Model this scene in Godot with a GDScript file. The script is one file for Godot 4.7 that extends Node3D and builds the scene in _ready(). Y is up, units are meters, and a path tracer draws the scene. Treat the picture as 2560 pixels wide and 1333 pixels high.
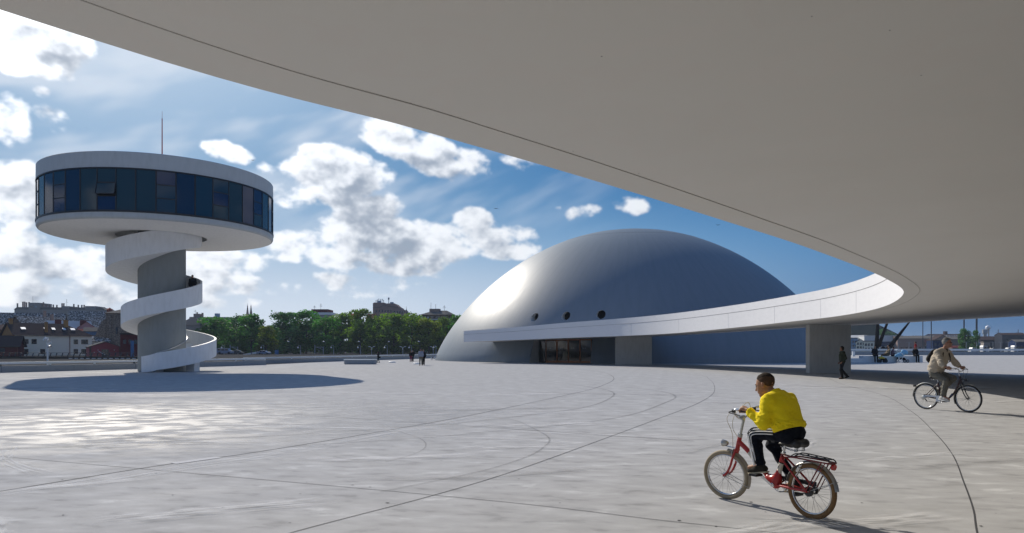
extends Node3D
# A sunny concrete plaza under a white canopy: a drum tower with a spiral ramp, a silver dome,
# a boy and a man on bicycles. Metres, y up, the camera looks along -z; w(x, d) is a point d metres ahead.

var rng := RandomNumberGenerator.new()
var taken := {}
var M := {}
const EYE := 1.52

# ---------------------------------------------------------------- mesh helpers
class MB:
	var v := PackedVector3Array()
	var n := PackedVector3Array()
	var uv := PackedVector2Array()
	var c := PackedColorArray()
	var ix := PackedInt32Array()
	var col := Color(1, 1, 1)

	func vert(p: Vector3, nn: Vector3, t := Vector2.ZERO) -> int:
		v.append(p); n.append(nn); uv.append(t); c.append(col)
		return v.size() - 1

	func face(pts: Array) -> void:   # a flat convex polygon, counter-clockwise seen from outside
		var nn: Vector3 = (pts[1] - pts[0]).cross(pts[2] - pts[0])
		if pts.size() == 4:
			nn = (pts[2] - pts[0]).cross(pts[3] - pts[1])
		nn = nn.normalized()
		var b := v.size()
		for p: Vector3 in pts:
			vert(p, nn, Vector2(p.x + p.z, p.y))
		for i in range(1, pts.size() - 1):
			ix.append_array([b, b + i + 1, b + i])

	func box(lo: Vector3, hi: Vector3, xf := Transform3D()) -> void:
		var p := []
		for i in 8:
			p.append(xf * Vector3(hi.x if i & 1 else lo.x, hi.y if i & 2 else lo.y, hi.z if i & 4 else lo.z))
		for q: Array in [[4, 5, 7, 6], [1, 0, 2, 3], [5, 1, 3, 7], [0, 4, 6, 2], [6, 7, 3, 2], [0, 1, 5, 4]]:
			face([p[q[0]], p[q[1]], p[q[2]], p[q[3]]])

	func bar(a: Vector3, b: Vector3, wide: float, tall: float) -> void:   # a square bar from a to b
		var d := (b - a)
		var up := Vector3.UP if absf(d.normalized().y) < 0.95 else Vector3.RIGHT
		var s := d.cross(up).normalized()
		var u := s.cross(d).normalized()
		box(Vector3(0, -tall / 2, -wide / 2), Vector3(d.length(), tall / 2, wide / 2), Transform3D(Basis(d.normalized(), u, s), a))

	func grid(rows: Array, flip := false, wrap := false, uvs := Vector2.ONE) -> void:   # smooth sheet; outward is du x dv
		var a := rows.size()
		var b: int = rows[0].size()
		var base := v.size()
		var sg := -1.0 if flip else 1.0
		for i in a:
			for j in b:
				var du: Vector3 = rows[mini(i + 1, a - 1)][j] - rows[maxi(i - 1, 0)][j]
				var j0 := j - 1; var j1 := j + 1
				if wrap:
					if j0 < 0: j0 = b - 2
					if j1 >= b: j1 = 1
				else:
					j0 = maxi(j0, 0); j1 = mini(j1, b - 1)
				var dv: Vector3 = rows[i][j1] - rows[i][j0]
				var nn := du.cross(dv)
				if dv.length_squared() < 1e-10:
					var k := i + 1 if i == 0 else i - 1
					dv = rows[k][j1] - rows[k][j0]
					nn = du.cross(dv)
				vert(rows[i][j], nn.normalized() * sg, Vector2(j * uvs.x / (b - 1), i * uvs.y / (a - 1)))
		for i in a - 1:
			for j in b - 1:
				var p := base + i * b + j
				if flip:
					ix.append_array([p, p + b, p + b + 1, p, p + b + 1, p + 1])
				else:
					ix.append_array([p, p + b + 1, p + b, p, p + 1, p + b + 1])

	func tube(path: Array, r, sides := 8, cap := true) -> void:   # round bar along a path, r a number or one per point
		var rows := []
		var side := Vector3.ZERO
		for i in path.size():
			var d: Vector3 = (path[mini(i + 1, path.size() - 1)] - path[maxi(i - 1, 0)]).normalized()
			if side == Vector3.ZERO:
				side = d.cross(Vector3.UP if absf(d.y) < 0.9 else Vector3.RIGHT).normalized()
			side = (side - d * side.dot(d)).normalized()
			var up := d.cross(side)
			var rr: float = r[i] if r is Array else r
			var row := []
			for j in sides + 1:
				var t := TAU * j / sides
				row.append(path[i] + side * cos(t) * rr + up * sin(t) * rr)
			rows.append(row)
		grid(rows, true, true)
		if cap:
			var f0: Array = rows[0].slice(0, sides)
			f0.reverse()
			face(rows[-1].slice(0, sides))
			face(f0)

	func lathe(prof: Array, seg := 48, xf := Transform3D(), smooth := false, a0 := 0.0, a1 := TAU) -> void:
		# prof: Vector2(radius, y); upward profile faces outward
		var step := prof.size() - 1 if smooth else 1
		for s in range(0, prof.size() - 1, step):
			var rows := []
			for i in range(s, s + step + 1):
				var row := []
				for j in seg + 1:
					var t := a0 + (a1 - a0) * j / seg
					row.append(xf * Vector3(prof[i].x * cos(t), prof[i].y, prof[i].x * sin(t)))
				rows.append(row)
			grid(rows, false, absf(a1 - a0 - TAU) < 0.001)

	func ball(p: Vector3, r: Vector3, seg := 12, basis := Basis()) -> void:
		var prof := []
		for i in seg / 2 + 1:
			var t := -PI / 2 + PI * i / (seg / 2)
			prof.append(Vector2(cos(t), sin(t)))
		lathe(prof, seg, Transform3D(basis.scaled_local(r), p), true)

	func torus(centre: Vector3, axis: Vector3, big: float, small: float, seg := 40, sides := 8, a0 := 0.0, a1 := TAU, ref := Vector3.ZERO, flat := 1.0) -> void:
		var u := (ref if ref != Vector3.ZERO else axis.cross(Vector3.UP)).normalized()
		var w := axis.cross(u).normalized()
		var rows := []
		for i in seg + 1:
			var t := a0 + (a1 - a0) * i / seg
			var d := u * cos(t) + w * sin(t)
			var row := []
			for j in sides + 1:
				var s := TAU * j / sides
				row.append(centre + d * (big + small * cos(s)) + axis * small * flat * sin(s))
			rows.append(row)
		grid(rows, true, true)

	func prism(poly: PackedVector2Array, h0: float, h1: float, xf := Transform3D()) -> void:   # polygon in (x, z) raised from h0 to h1
		var tri := Geometry2D.triangulate_polygon(poly)
		var cw := Geometry2D.is_polygon_clockwise(poly)
		for i in range(0, tri.size(), 3):
			var a := poly[tri[i]]; var b := poly[tri[i + 1]]; var d := poly[tri[i + 2]]
			if (b - a).cross(d - a) > 0:
				var e := b; b = d; d = e
			face([xf * Vector3(a.x, h1, a.y), xf * Vector3(b.x, h1, b.y), xf * Vector3(d.x, h1, d.y)])
			face([xf * Vector3(a.x, h0, a.y), xf * Vector3(d.x, h0, d.y), xf * Vector3(b.x, h0, b.y)])
		for i in poly.size():
			var a := poly[i]; var b := poly[(i + 1) % poly.size()]
			if cw:
				var e := a; a = b; b = e
			face([xf * Vector3(b.x, h0, b.y), xf * Vector3(a.x, h0, a.y), xf * Vector3(a.x, h1, a.y), xf * Vector3(b.x, h1, b.y)])

	func mesh() -> ArrayMesh:
		var a := []
		a.resize(Mesh.ARRAY_MAX)
		a[Mesh.ARRAY_VERTEX] = v; a[Mesh.ARRAY_NORMAL] = n; a[Mesh.ARRAY_TEX_UV] = uv
		a[Mesh.ARRAY_COLOR] = c; a[Mesh.ARRAY_INDEX] = ix
		var m := ArrayMesh.new()
		m.add_surface_from_arrays(Mesh.PRIMITIVE_TRIANGLES, a)
		return m

# ---------------------------------------------------------------- naming
func numbered(parent: Node, called: String) -> String:
	var key := str(parent.get_instance_id()) + called
	taken[key] = taken.get(key, -1) + 1
	return called if taken[key] == 0 else "%s_%03d" % [called, taken[key]]

func put(called: String, b, m: Material, parent: Node = self, at := Vector3.ZERO) -> MeshInstance3D:
	var o := MeshInstance3D.new()
	o.name = numbered(parent, called)
	o.mesh = b.mesh() if b is MB else b
	o.material_override = m
	o.position = at
	parent.add_child(o, true)
	return o

func thing(called: String, label: String, category: String, at := Vector3.ZERO, turn := 0.0, group := "") -> Node3D:
	var o := Node3D.new()
	o.name = numbered(self, called)
	o.position = at
	o.rotation.y = turn
	add_child(o, true)
	return tag(o, label, category, group)

func tag(o: Node3D, label: String, category: String, group := "") -> Node3D:
	o.set_meta("label", label)
	o.set_meta("category", category)
	if group:
		o.set_meta("group", group)
	return o

func structure(called: String, b, m: Material, label := "") -> MeshInstance3D:
	var o := put(called, b, m)
	o.set_meta("kind", "structure")
	if label: o.set_meta("label", label)
	return o

func copy(o: Node3D, label: String, at: Vector3, turn := 0.0, size := 1.0) -> Node3D:
	var c: Node3D = o.duplicate()
	var base := String(o.name).rstrip("0123456789").trim_suffix("_")
	c.name = numbered(self, base)
	add_child(c, true)
	c.position = at
	c.rotation.y = turn
	c.scale = Vector3.ONE * size
	c.set_meta("label", label)
	return c

func w(x: float, d: float, y := 0.0) -> Vector3:
	return Vector3(x, y, -d)

func lin(r: float, g: float, b: float) -> Color:
	return Color(r, g, b).linear_to_srgb()

func mat(called: String, c: Color, rough := 0.7, metal := 0.0, spec := 0.5) -> StandardMaterial3D:
	var m := StandardMaterial3D.new()
	m.resource_name = called
	m.albedo_color = c
	m.roughness = rough
	m.metallic = metal
	m.metallic_specular = spec
	M[called] = m
	return m

func noise(kind: int, freq: float, oct := 4, sd := 1, warp := 0.0) -> FastNoiseLite:
	var f := FastNoiseLite.new()
	f.noise_type = kind
	f.frequency = freq
	f.fractal_octaves = oct
	f.seed = sd
	if warp > 0.0:
		f.domain_warp_enabled = true
		f.domain_warp_amplitude = warp
		f.domain_warp_frequency = freq * 0.8
	return f

func tex(f: FastNoiseLite, size: int, stops := {}, as_normal := 0.0) -> NoiseTexture2D:
	var t := NoiseTexture2D.new()
	t.width = size; t.height = size
	t.seamless = true
	t.noise = f
	if as_normal > 0.0:
		t.as_normal_map = true
		t.bump_strength = as_normal
	elif stops:
		var g := Gradient.new()
		g.offsets = PackedFloat32Array(stops.keys())
		var cs := PackedColorArray()
		for k in stops: cs.append(stops[k])
		g.colors = cs
		t.color_ramp = g
	return t

func smooth(pts: Array, per := 8) -> Array:   # Catmull-Rom through the points
	var o := []
	for i in pts.size() - 1:
		var a = pts[maxi(i - 1, 0)]; var b = pts[i]; var c = pts[i + 1]; var d = pts[mini(i + 2, pts.size() - 1)]
		for k in per:
			o.append(b.cubic_interpolate(c, a, d, float(k) / per))
	o.append(pts[-1])
	return o

func pick(a: float, b: float) -> float:
	return rng.randf_range(a, b)

# ---------------------------------------------------------------- sky, sun, camera
const SUN_AZ := -30.5
const SUN_EL := 33.7
var sun_dir := Vector3.ZERO
var sky_a := FastNoiseLite.new()
var sky_b := FastNoiseLite.new()

func ss(a: float, b: float, x: float) -> float:
	var t := clampf((x - a) / (b - a), 0.0, 1.0)
	return t * t * (3.0 - 2.0 * t)

func air(dir: Vector3, el: float) -> Color:   # clear sky, as the eye sees it (sRGB)
	var g := rad_to_deg(acos(clampf(dir.dot(sun_dir), -1, 1)))
	var e := maxf(el, 0.0)
	var c := Color(0.225, 0.375, 0.555).lerp(Color(0.185, 0.43, 0.66), ss(0.0, 9.0, e))
	c = c.lerp(Color(0.17, 0.41, 0.66), ss(9.0, 30.0, e)).lerp(Color(0.15, 0.33, 0.58), ss(30.0, 80.0, e))
	var glow := 0.95 * exp(-pow(g / 28.0, 2.0)) + 0.06 * exp(-g / 25.0)
	var low := ss(15.0, 0.5, e) * (0.97 * ss(76.0, 30.0, g) + 0.03)
	return c.lerp(Color(0.885, 0.925, 0.975), clampf(1.0 - (1.0 - glow) * (1.0 - low), 0.0, 1.0))

func cloud(dir: Vector3, field: float) -> float:   # how deep in cloud that direction looks, below 0 for clear air
	var q := dir * 13.0
	q.y *= 1.5
	return field * 0.95 + sky_a.get_noise_3dv(q) * 0.85 - 0.5

func sky_at(az: float, el: float, field: float, f1: float, f2: float) -> Color:   # f1, f2: the field a step and two nearer the sun
	var dir := toward(az, el)
	var c := air(dir, el).srgb_to_linear()
	var d := cloud(dir, field)
	# thin high veil, streaked
	var r := dir.rotated(Vector3(0.3, 0.2, -1).normalized(), 0.42)
	var vn := sky_b.get_noise_3d(r.x * 4.0, r.y * 15.0, r.z * 4.0)
	var gam := acos(clampf(dir.dot(sun_dir), -1, 1))
	var veil := ss(-0.15, 0.5, vn) * ss(0.85, 0.3, gam) * 0.6 * ss(4.0, 12.0, el)
	c = c.lerp(Color(0.80, 0.86, 0.95), veil)
	if d > -0.08:
		var s1 := (dir + SUNWARD * 0.022).normalized(); var s2 := (dir + SUNWARD * 0.055).normalized()
		var q := dir * 13.0; q.y *= 1.5
		var lump := sky_a.get_noise_3dv(q) - sky_a.get_noise_3dv(q + Vector3(SUNWARD.x, SUNWARD.y * 1.5, 0) * 0.16)
		var shade := 0.55 * minf(maxf(cloud(s1, f1), 0.0), 0.6) + 0.75 * minf(maxf(cloud(s2, f2), 0.0), 0.7) + 0.3 * minf(maxf(d, 0.0), 0.7) - lump * 1.1
		var warm := 1.0 + 0.8 * exp(-pow(gam / 0.42, 2.0))
		var white := Color(0.93, 0.95, 0.985) * warm
		var grey := Color(0.29, 0.34, 0.43).lerp(Color(0.50, 0.56, 0.65), exp(-gam / 0.45))
		var cl := white.lerp(grey, ss(0.0, 1.27, shade))
		cl = cl.lerp(c, 0.10)
		c = c.lerp(cl, pow(ss(-0.08, 0.32, d), 1.2) * 0.98)
	return c

const SUNWARD := Vector3(-0.62, 0.78, 0.0)

func toward(az: float, el: float) -> Vector3:
	var ce := cos(deg_to_rad(el))
	return Vector3(sin(deg_to_rad(az)) * ce, sin(deg_to_rad(el)), -cos(deg_to_rad(az)) * ce)

func bank(dir: Vector3, el: float) -> float:   # cloud cover away from the view
	return (0.46 + 0.9 * far_field.get_noise_3dv(dir * 2.2)) * ss(80.0, 10.0, el) + 0.05

var far_field := FastNoiseLite.new()

func make_sky() -> Image:
	const TOP := 1.75   # the brightest value that the picture holds
	sky_a.noise_type = FastNoiseLite.TYPE_SIMPLEX_SMOOTH
	sky_a.frequency = 1.0; sky_a.fractal_octaves = 7; sky_a.fractal_gain = 0.58; sky_a.seed = 11
	sky_b.noise_type = FastNoiseLite.TYPE_SIMPLEX_SMOOTH
	sky_b.frequency = 1.0; sky_b.fractal_octaves = 4; sky_b.seed = 5
	far_field = noise(FastNoiseLite.TYPE_SIMPLEX_SMOOTH, 1.0, 2, 21)
	var blobs: Array = [[-33.5,19.9,2.9,2.0,10,1.25],[-31.8,18.6,0.8,1.1,0,0.90],[-34.9,18.8,1.3,1.4,0,1.10],[-35.1,14.5,1.3,1.6,0,1.10],[-32.7,15.1,1.2,0.8,25,0.85],[-33.3,16.7,0.6,0.4,0,0.60],[-32.0,16.7,0.3,0.2,0,0.50],[-34.9,9.9,1.8,2.3,0,1.20],[-34.7,6.9,1.7,1.2,0,1.00],[-32.9,5.8,3.8,1.3,5,1.15],[-34.9,4.0,2.6,1.2,0,1.00],[-30.9,6.4,1.9,0.8,0,0.90],[-29.4,4.0,3.4,1.1,0,1.00],[-21.6,14.3,1.7,0.7,8,1.00],[-18.9,13.3,0.9,0.5,20,0.60],[-14.1,13.2,3.5,2.0,0,1.25],[-16.5,11.7,2.4,1.1,0,1.00],[-11.8,13.3,2.3,1.3,0,1.05],[-10.4,11.1,1.9,1.0,5,1.00],[-12.6,11.3,1.8,0.9,0,0.90],[-9.4,16.2,2.7,1.3,18,1.10],[-6.1,14.9,3.2,1.4,20,1.15],[-3.2,14.6,2.2,1.1,15,1.00],[0.3,14.6,2.4,0.6,5,0.75],[-13.8,9.6,2.9,0.9,-15,0.90],[-16.2,8.3,2.8,1.0,-8,1.00],[-11.1,8.7,3.1,1.4,0,1.10],[-7.0,8.3,3.8,1.8,8,1.25],[-2.6,8.7,4.8,1.3,8,1.00],[-3.0,9.9,1.9,1.1,0,0.95],[0.3,9.0,1.8,0.8,0,0.85],[-12.6,7.2,3.4,1.0,0,1.00],[-8.6,6.7,3.8,1.0,0,1.00],[-4.8,7.4,2.2,0.8,0,0.80],[-17.4,7.1,1.3,0.6,0,0.75],[-19.4,6.7,1.4,0.6,0,0.70],[-21.9,6.6,3.0,1.0,0,1.00],[-23.0,5.1,3.0,1.2,0,1.00],[-20.2,4.7,2.0,0.8,0,0.85],[-17.4,4.6,2.5,0.7,-5,0.80],[-13.8,5.2,3.0,0.7,0,0.80],[-10.0,5.1,1.7,0.6,0,0.70],[-5.4,5.8,1.3,0.4,0,0.60],[-7.3,5.2,0.8,0.3,0,0.50],[-21.9,3.4,3.6,0.6,0,0.60],[-12.0,4.3,2.8,0.4,0,0.50],[5.9,10.7,1.5,0.7,-8,0.80],[9.5,11.2,1.5,0.7,8,0.80],[3.6,11.1,0.4,0.2,0,0.40]]
	# cloud banks over the town: [azimuth, elevation, half width, half height, tilt, strength] in degrees
	var az0 := -48.0; var el1 := 36.0
	var fw := 384; var fh := 144
	var field := Image.create(fw, fh, false, Image.FORMAT_RF)
	for y in fh:
		var el := el1 - (y + 0.5) * 36.0 / fh
		for x in fw:
			var az := az0 + (x + 0.5) * 96.0 / fw
			var f := 0.0
			for b: Array in blobs:
				var ry: float = maxf(b[2], b[3]) * 1.6
				if absf(el - b[1]) > ry or absf(az - b[0]) > ry: continue
				var t := deg_to_rad(b[4])
				var dx: float = az - b[0]; var dy: float = b[1] - el
				var u: float = (dx * cos(t) + dy * sin(t)) / (b[2] * 1.25)
				var v: float = (-dx * sin(t) + dy * cos(t)) / (b[3] * 1.25)
				var h := maxf(0.0, 1.0 - (u * u + v * v))
				f = maxf(f, b[5] * sqrt(h) * 0.98)
			field.set_pixel(x, y, Color(f, 0, 0))
	var wide := Image.create(1024, 512, false, Image.FORMAT_RGB8)
	for y in 512:
		var el := 90.0 - (y + 0.5) * 180.0 / 512.0
		for x in 1024:
			if y > 258:
				wide.set_pixel(x, y, Color(0.42, 0.44, 0.47))
				continue
			var az := fposmod((x + 0.5) * 360.0 / 1024.0 + 180.0, 360.0) - 180.0   # the picture starts at -z
			var dir := toward(az, el)
			var f := bank(dir, el)
			wide.set_pixel(x, y, (sky_at(az, el, f, bank(dir + SUNWARD * 0.022, el + 1.0), bank(dir + SUNWARD * 0.055, el + 2.5)) * (1.0 / TOP)).linear_to_srgb())
	wide.resize(4096, 2048, Image.INTERPOLATE_CUBIC)
	var pw := 1092; var ph := 410
	field.resize(pw, ph, Image.INTERPOLATE_CUBIC)
	for y in ph:
		var el := el1 - (y + 0.5) * 36.0 / ph
		for x in pw:
			var az := az0 + (x + 0.5) * 96.0 / pw
			var edge := ss(0.0, 9.0, minf(az - az0, 48.0 - az)) * ss(36.0, 29.0, el)
			var f := [0.0, 0.0, 0.0]
			for k in 3:
				var px := clampi(x - [0, 9, 22][k], 0, pw - 1); var py := clampi(y - [0, 11, 28][k], 0, ph - 1)
				f[k] = field.get_pixel(px, py).r
				if edge < 1.0:
					f[k] = lerpf(bank((toward(az, el) + SUNWARD * [0.0, 0.022, 0.055][k]), el), f[k], edge)
			var c := (sky_at(az, el, f[0], f[1], f[2]) * (1.0 / TOP)).linear_to_srgb()
			wide.set_pixel(posmod(int(round(az0 / 360.0 * 4096)) + x, 4096), int(round((90.0 - el1) / 180.0 * 2048)) + y, c)
	return wide

func make_world() -> void:
	sun_dir = Vector3(sin(deg_to_rad(SUN_AZ)) * cos(deg_to_rad(SUN_EL)), sin(deg_to_rad(SUN_EL)), -cos(deg_to_rad(SUN_AZ)) * cos(deg_to_rad(SUN_EL)))
	var cam := Camera3D.new()
	cam.name = "camera"
	cam.projection = Camera3D.PROJECTION_FRUSTUM
	cam.near = 0.1
	cam.far = 4000.0
	cam.size = 0.1 * 1333.0 / 1790.0
	cam.frustum_offset = Vector2(0, 0.1 * 206.5 / 1790.0)   # a risen lens keeps the uprights upright
	cam.position = Vector3(0, EYE, 0)
	add_child(cam)
	var env := Environment.new()
	env.background_mode = Environment.BG_SKY
	env.tonemap_mode = Environment.TONE_MAPPER_LINEAR
	env.tonemap_exposure = 1.0
	env.fog_enabled = true
	env.fog_density = 0.0002
	env.fog_light_color = Color(0.80, 0.87, 0.95)
	env.sdfgi_enabled = true
	env.ssao_enabled = true
	env.ssil_enabled = true
	var pano := PanoramaSkyMaterial.new()
	pano.panorama = ImageTexture.create_from_image(make_sky())
	pano.energy_multiplier = 1.75
	env.sky = Sky.new()
	env.sky.sky_material = pano
	var we := WorldEnvironment.new()
	we.name = "world_environment"
	we.environment = env
	add_child(we)
	var sun := DirectionalLight3D.new()
	sun.name = "sun"
	sun.light_energy = 1.6
	sun.light_color = Color(1.0, 0.965, 0.91)
	sun.light_angular_distance = 0.5
	sun.shadow_enabled = true
	sun.look_at_from_position(Vector3.ZERO, -sun_dir)
	add_child(sun)

# ---------------------------------------------------------------- materials
func make_materials() -> void:
	var g := mat("plaza_concrete", Color.WHITE, 0.95, 0, 0.1)
	g.albedo_texture = tex(noise(FastNoiseLite.TYPE_SIMPLEX_SMOOTH, 0.013, 7, 3, 60.0), 2048, {0.08: lin(0.37, 0.367, 0.366), 0.35: lin(0.398, 0.396, 0.396), 0.55: lin(0.41, 0.408, 0.409), 0.72: lin(0.425, 0.424, 0.425), 0.84: lin(0.51, 0.51, 0.51)})
	g.detail_enabled = true
	g.detail_blend_mode = BaseMaterial3D.BLEND_MODE_MUL
	g.detail_uv_layer = BaseMaterial3D.DETAIL_UV_2
	g.detail_albedo = tex(noise(FastNoiseLite.TYPE_SIMPLEX_SMOOTH, 0.011, 6, 8, 25.0), 1024, {0.1: Color(0.85, 0.85, 0.85), 0.33: Color(0.94, 0.94, 0.94), 0.6: Color(0.965, 0.965, 0.965), 0.85: Color(1, 1, 1)})
	g.roughness_texture = tex(noise(FastNoiseLite.TYPE_SIMPLEX_SMOOTH, 0.006, 5, 14, 30.0), 1024, {0.2: Color(0.72, 0.72, 0.72), 0.8: Color(1, 1, 1)})
	g.normal_enabled = true
	g.normal_texture = tex(noise(FastNoiseLite.TYPE_SIMPLEX_SMOOTH, 0.01, 4, 9), 1024, {}, 2.0)
	g.normal_scale = 0.12
	var joint := mat("joint_filler", lin(0.07, 0.07, 0.075), 0.9)
	joint.metallic_specular = 0.2
	var tyre := mat("tyre_rub", Color(0.12, 0.12, 0.13, 0.22), 0.8)
	tyre.transparency = BaseMaterial3D.TRANSPARENCY_ALPHA
	var cf := mat("canopy_paint", Color.WHITE, 0.75, 0, 0.35)
	cf.albedo_texture = tex(noise(FastNoiseLite.TYPE_SIMPLEX_SMOOTH, 0.006, 5, 31), 1024, {0.1: lin(0.645, 0.622, 0.582), 0.5: lin(0.655, 0.632, 0.592), 0.9: lin(0.663, 0.64, 0.60)})
	cf.uv1_triplanar = true
	cf.uv1_world_triplanar = true
	cf.uv1_scale = Vector3.ONE * 0.11
	var wf := mat("fascia_paint", Color.WHITE, 0.7, 0, 0.35)
	wf.albedo_texture = tex(noise(FastNoiseLite.TYPE_SIMPLEX_SMOOTH, 0.008, 5, 33), 1024, {0.1: lin(0.665, 0.665, 0.68), 0.5: lin(0.69, 0.69, 0.705), 0.9: lin(0.705, 0.705, 0.72)})
	wf.uv1_triplanar = true
	wf.uv1_world_triplanar = true
	wf.uv1_scale = Vector3(0.16, 0.5, 0.16)
	mat("seam_dark", lin(0.2, 0.2, 0.2), 0.9)
	mat("groove", lin(0.46, 0.445, 0.415), 0.9)
	mat("pour_line", lin(0.60, 0.60, 0.61), 0.9)
	mat("white_paint", lin(0.66, 0.66, 0.66), 0.6, 0, 0.4)
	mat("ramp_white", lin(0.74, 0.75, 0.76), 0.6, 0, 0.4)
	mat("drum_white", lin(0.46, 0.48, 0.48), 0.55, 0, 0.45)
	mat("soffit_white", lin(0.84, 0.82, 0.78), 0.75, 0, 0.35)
	mat("column_grey", lin(0.25, 0.265, 0.26), 0.7, 0, 0.4)
	mat("pillar_grey", lin(0.52, 0.52, 0.50), 0.8, 0, 0.3)
	mat("black_metal", lin(0.012, 0.013, 0.016), 0.45)
	mat("near_black", lin(0.006, 0.006, 0.007), 0.8, 0, 0.2)
	for k in 4:
		var t: Color = [lin(0.012, 0.036, 0.078), lin(0.015, 0.050, 0.084), lin(0.011, 0.032, 0.088), lin(0.024, 0.054, 0.072)][k]
		t.a = 0.93
		var p := mat("drum_glass_%d" % k, t, 0.04, 0, 0.4)
		p.transparency = BaseMaterial3D.TRANSPARENCY_ALPHA
	var d := mat("dome_paint", Color.WHITE, 0.48, 0.0, 0.26)
	d.albedo_texture = tex(noise(FastNoiseLite.TYPE_SIMPLEX_SMOOTH, 0.004, 5, 41), 1024, {0.1: lin(0.176, 0.205, 0.232), 0.5: lin(0.184, 0.213, 0.242), 0.9: lin(0.190, 0.219, 0.249)})
	d.uv1_scale = Vector3(40, 1.1, 1)
	d.roughness_texture = tex(noise(FastNoiseLite.TYPE_SIMPLEX_SMOOTH, 0.012, 4, 43), 512, {0.2: Color(0.90, 0.90, 0.90), 0.8: Color(1, 1, 1)})
	d.metallic = 0.04
	# pale scuffs: a brushed, broken film of lime on the slab
	var sim := Image.create(512, 128, false, Image.FORMAT_RGBA8)
	var sn := noise(FastNoiseLite.TYPE_SIMPLEX_SMOOTH, 0.02, 4, 62)
	for y in 128:
		for x in 512:
			var a := ss(-0.3, 0.5, sn.get_noise_2d(x * 0.5, y * 1.6)) * ss(0.0, 0.7, 1.0 - absf(y / 63.5 - 1.0)) * ss(0.0, 0.25, 0.5 - absf(x / 511.0 - 0.5))
			sim.set_pixel(x, y, Color(0.86, 0.86, 0.86, a * 0.42))
	var sc := mat("lime_scuff", Color.WHITE, 0.9, 0, 0.1)
	sc.albedo_texture = ImageTexture.create_from_image(sim)
	sc.transparency = BaseMaterial3D.TRANSPARENCY_ALPHA
	var dm := mat("damp_stain", Color(0.66, 0.66, 0.66), 0.95, 0, 0.1)
	dm.albedo_texture = sc.albedo_texture
	dm.transparency = BaseMaterial3D.TRANSPARENCY_ALPHA
	mat("patch_concrete", lin(0.45, 0.45, 0.46), 0.9, 0, 0.2)
	mat("parapet_concrete", lin(0.30, 0.32, 0.34), 0.8)
	mat("rail_white", lin(0.62, 0.66, 0.68), 0.4)
	mat("quay_asphalt", lin(0.05, 0.05, 0.052), 1.0, 0, 0.05)
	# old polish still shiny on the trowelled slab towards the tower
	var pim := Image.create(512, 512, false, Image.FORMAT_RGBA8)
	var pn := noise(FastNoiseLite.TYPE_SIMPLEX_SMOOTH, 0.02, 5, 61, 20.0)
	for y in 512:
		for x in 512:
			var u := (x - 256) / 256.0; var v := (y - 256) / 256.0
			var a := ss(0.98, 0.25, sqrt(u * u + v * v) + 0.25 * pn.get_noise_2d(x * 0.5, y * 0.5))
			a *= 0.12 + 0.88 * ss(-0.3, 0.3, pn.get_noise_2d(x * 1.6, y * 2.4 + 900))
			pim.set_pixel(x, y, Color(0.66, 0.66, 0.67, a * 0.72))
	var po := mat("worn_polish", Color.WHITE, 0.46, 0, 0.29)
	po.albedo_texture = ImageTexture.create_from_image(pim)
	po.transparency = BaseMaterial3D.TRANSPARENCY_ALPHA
	# rain streaks and grime shared by the painted concrete
	var grime := tex(noise(FastNoiseLite.TYPE_SIMPLEX_SMOOTH, 0.012, 5, 91, 20.0), 512, {0.1: Color(0.95, 0.948, 0.944), 0.4: Color(0.98, 0.98, 0.978), 0.8: Color(1, 1, 1)})
	for k: String in ["ramp_white", "drum_white", "soffit_white", "column_grey", "pillar_grey", "parapet_concrete", "white_paint"]:
		M[k].albedo_texture = grime
		M[k].uv1_triplanar = true
		M[k].uv1_world_triplanar = true
		M[k].uv1_scale = Vector3(0.55, 0.13, 0.55)
	mat("door_wood", lin(0.46, 0.17, 0.065), 0.5)
	var dg := mat("door_glass", Color(0.02, 0.025, 0.03, 0.55), 0.03)
	dg.transparency = BaseMaterial3D.TRANSPARENCY_ALPHA
	mat("chrome", lin(0.6, 0.6, 0.6), 0.2, 1.0)
	mat("red_paint", lin(0.36, 0.018, 0.016), 0.3)

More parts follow.
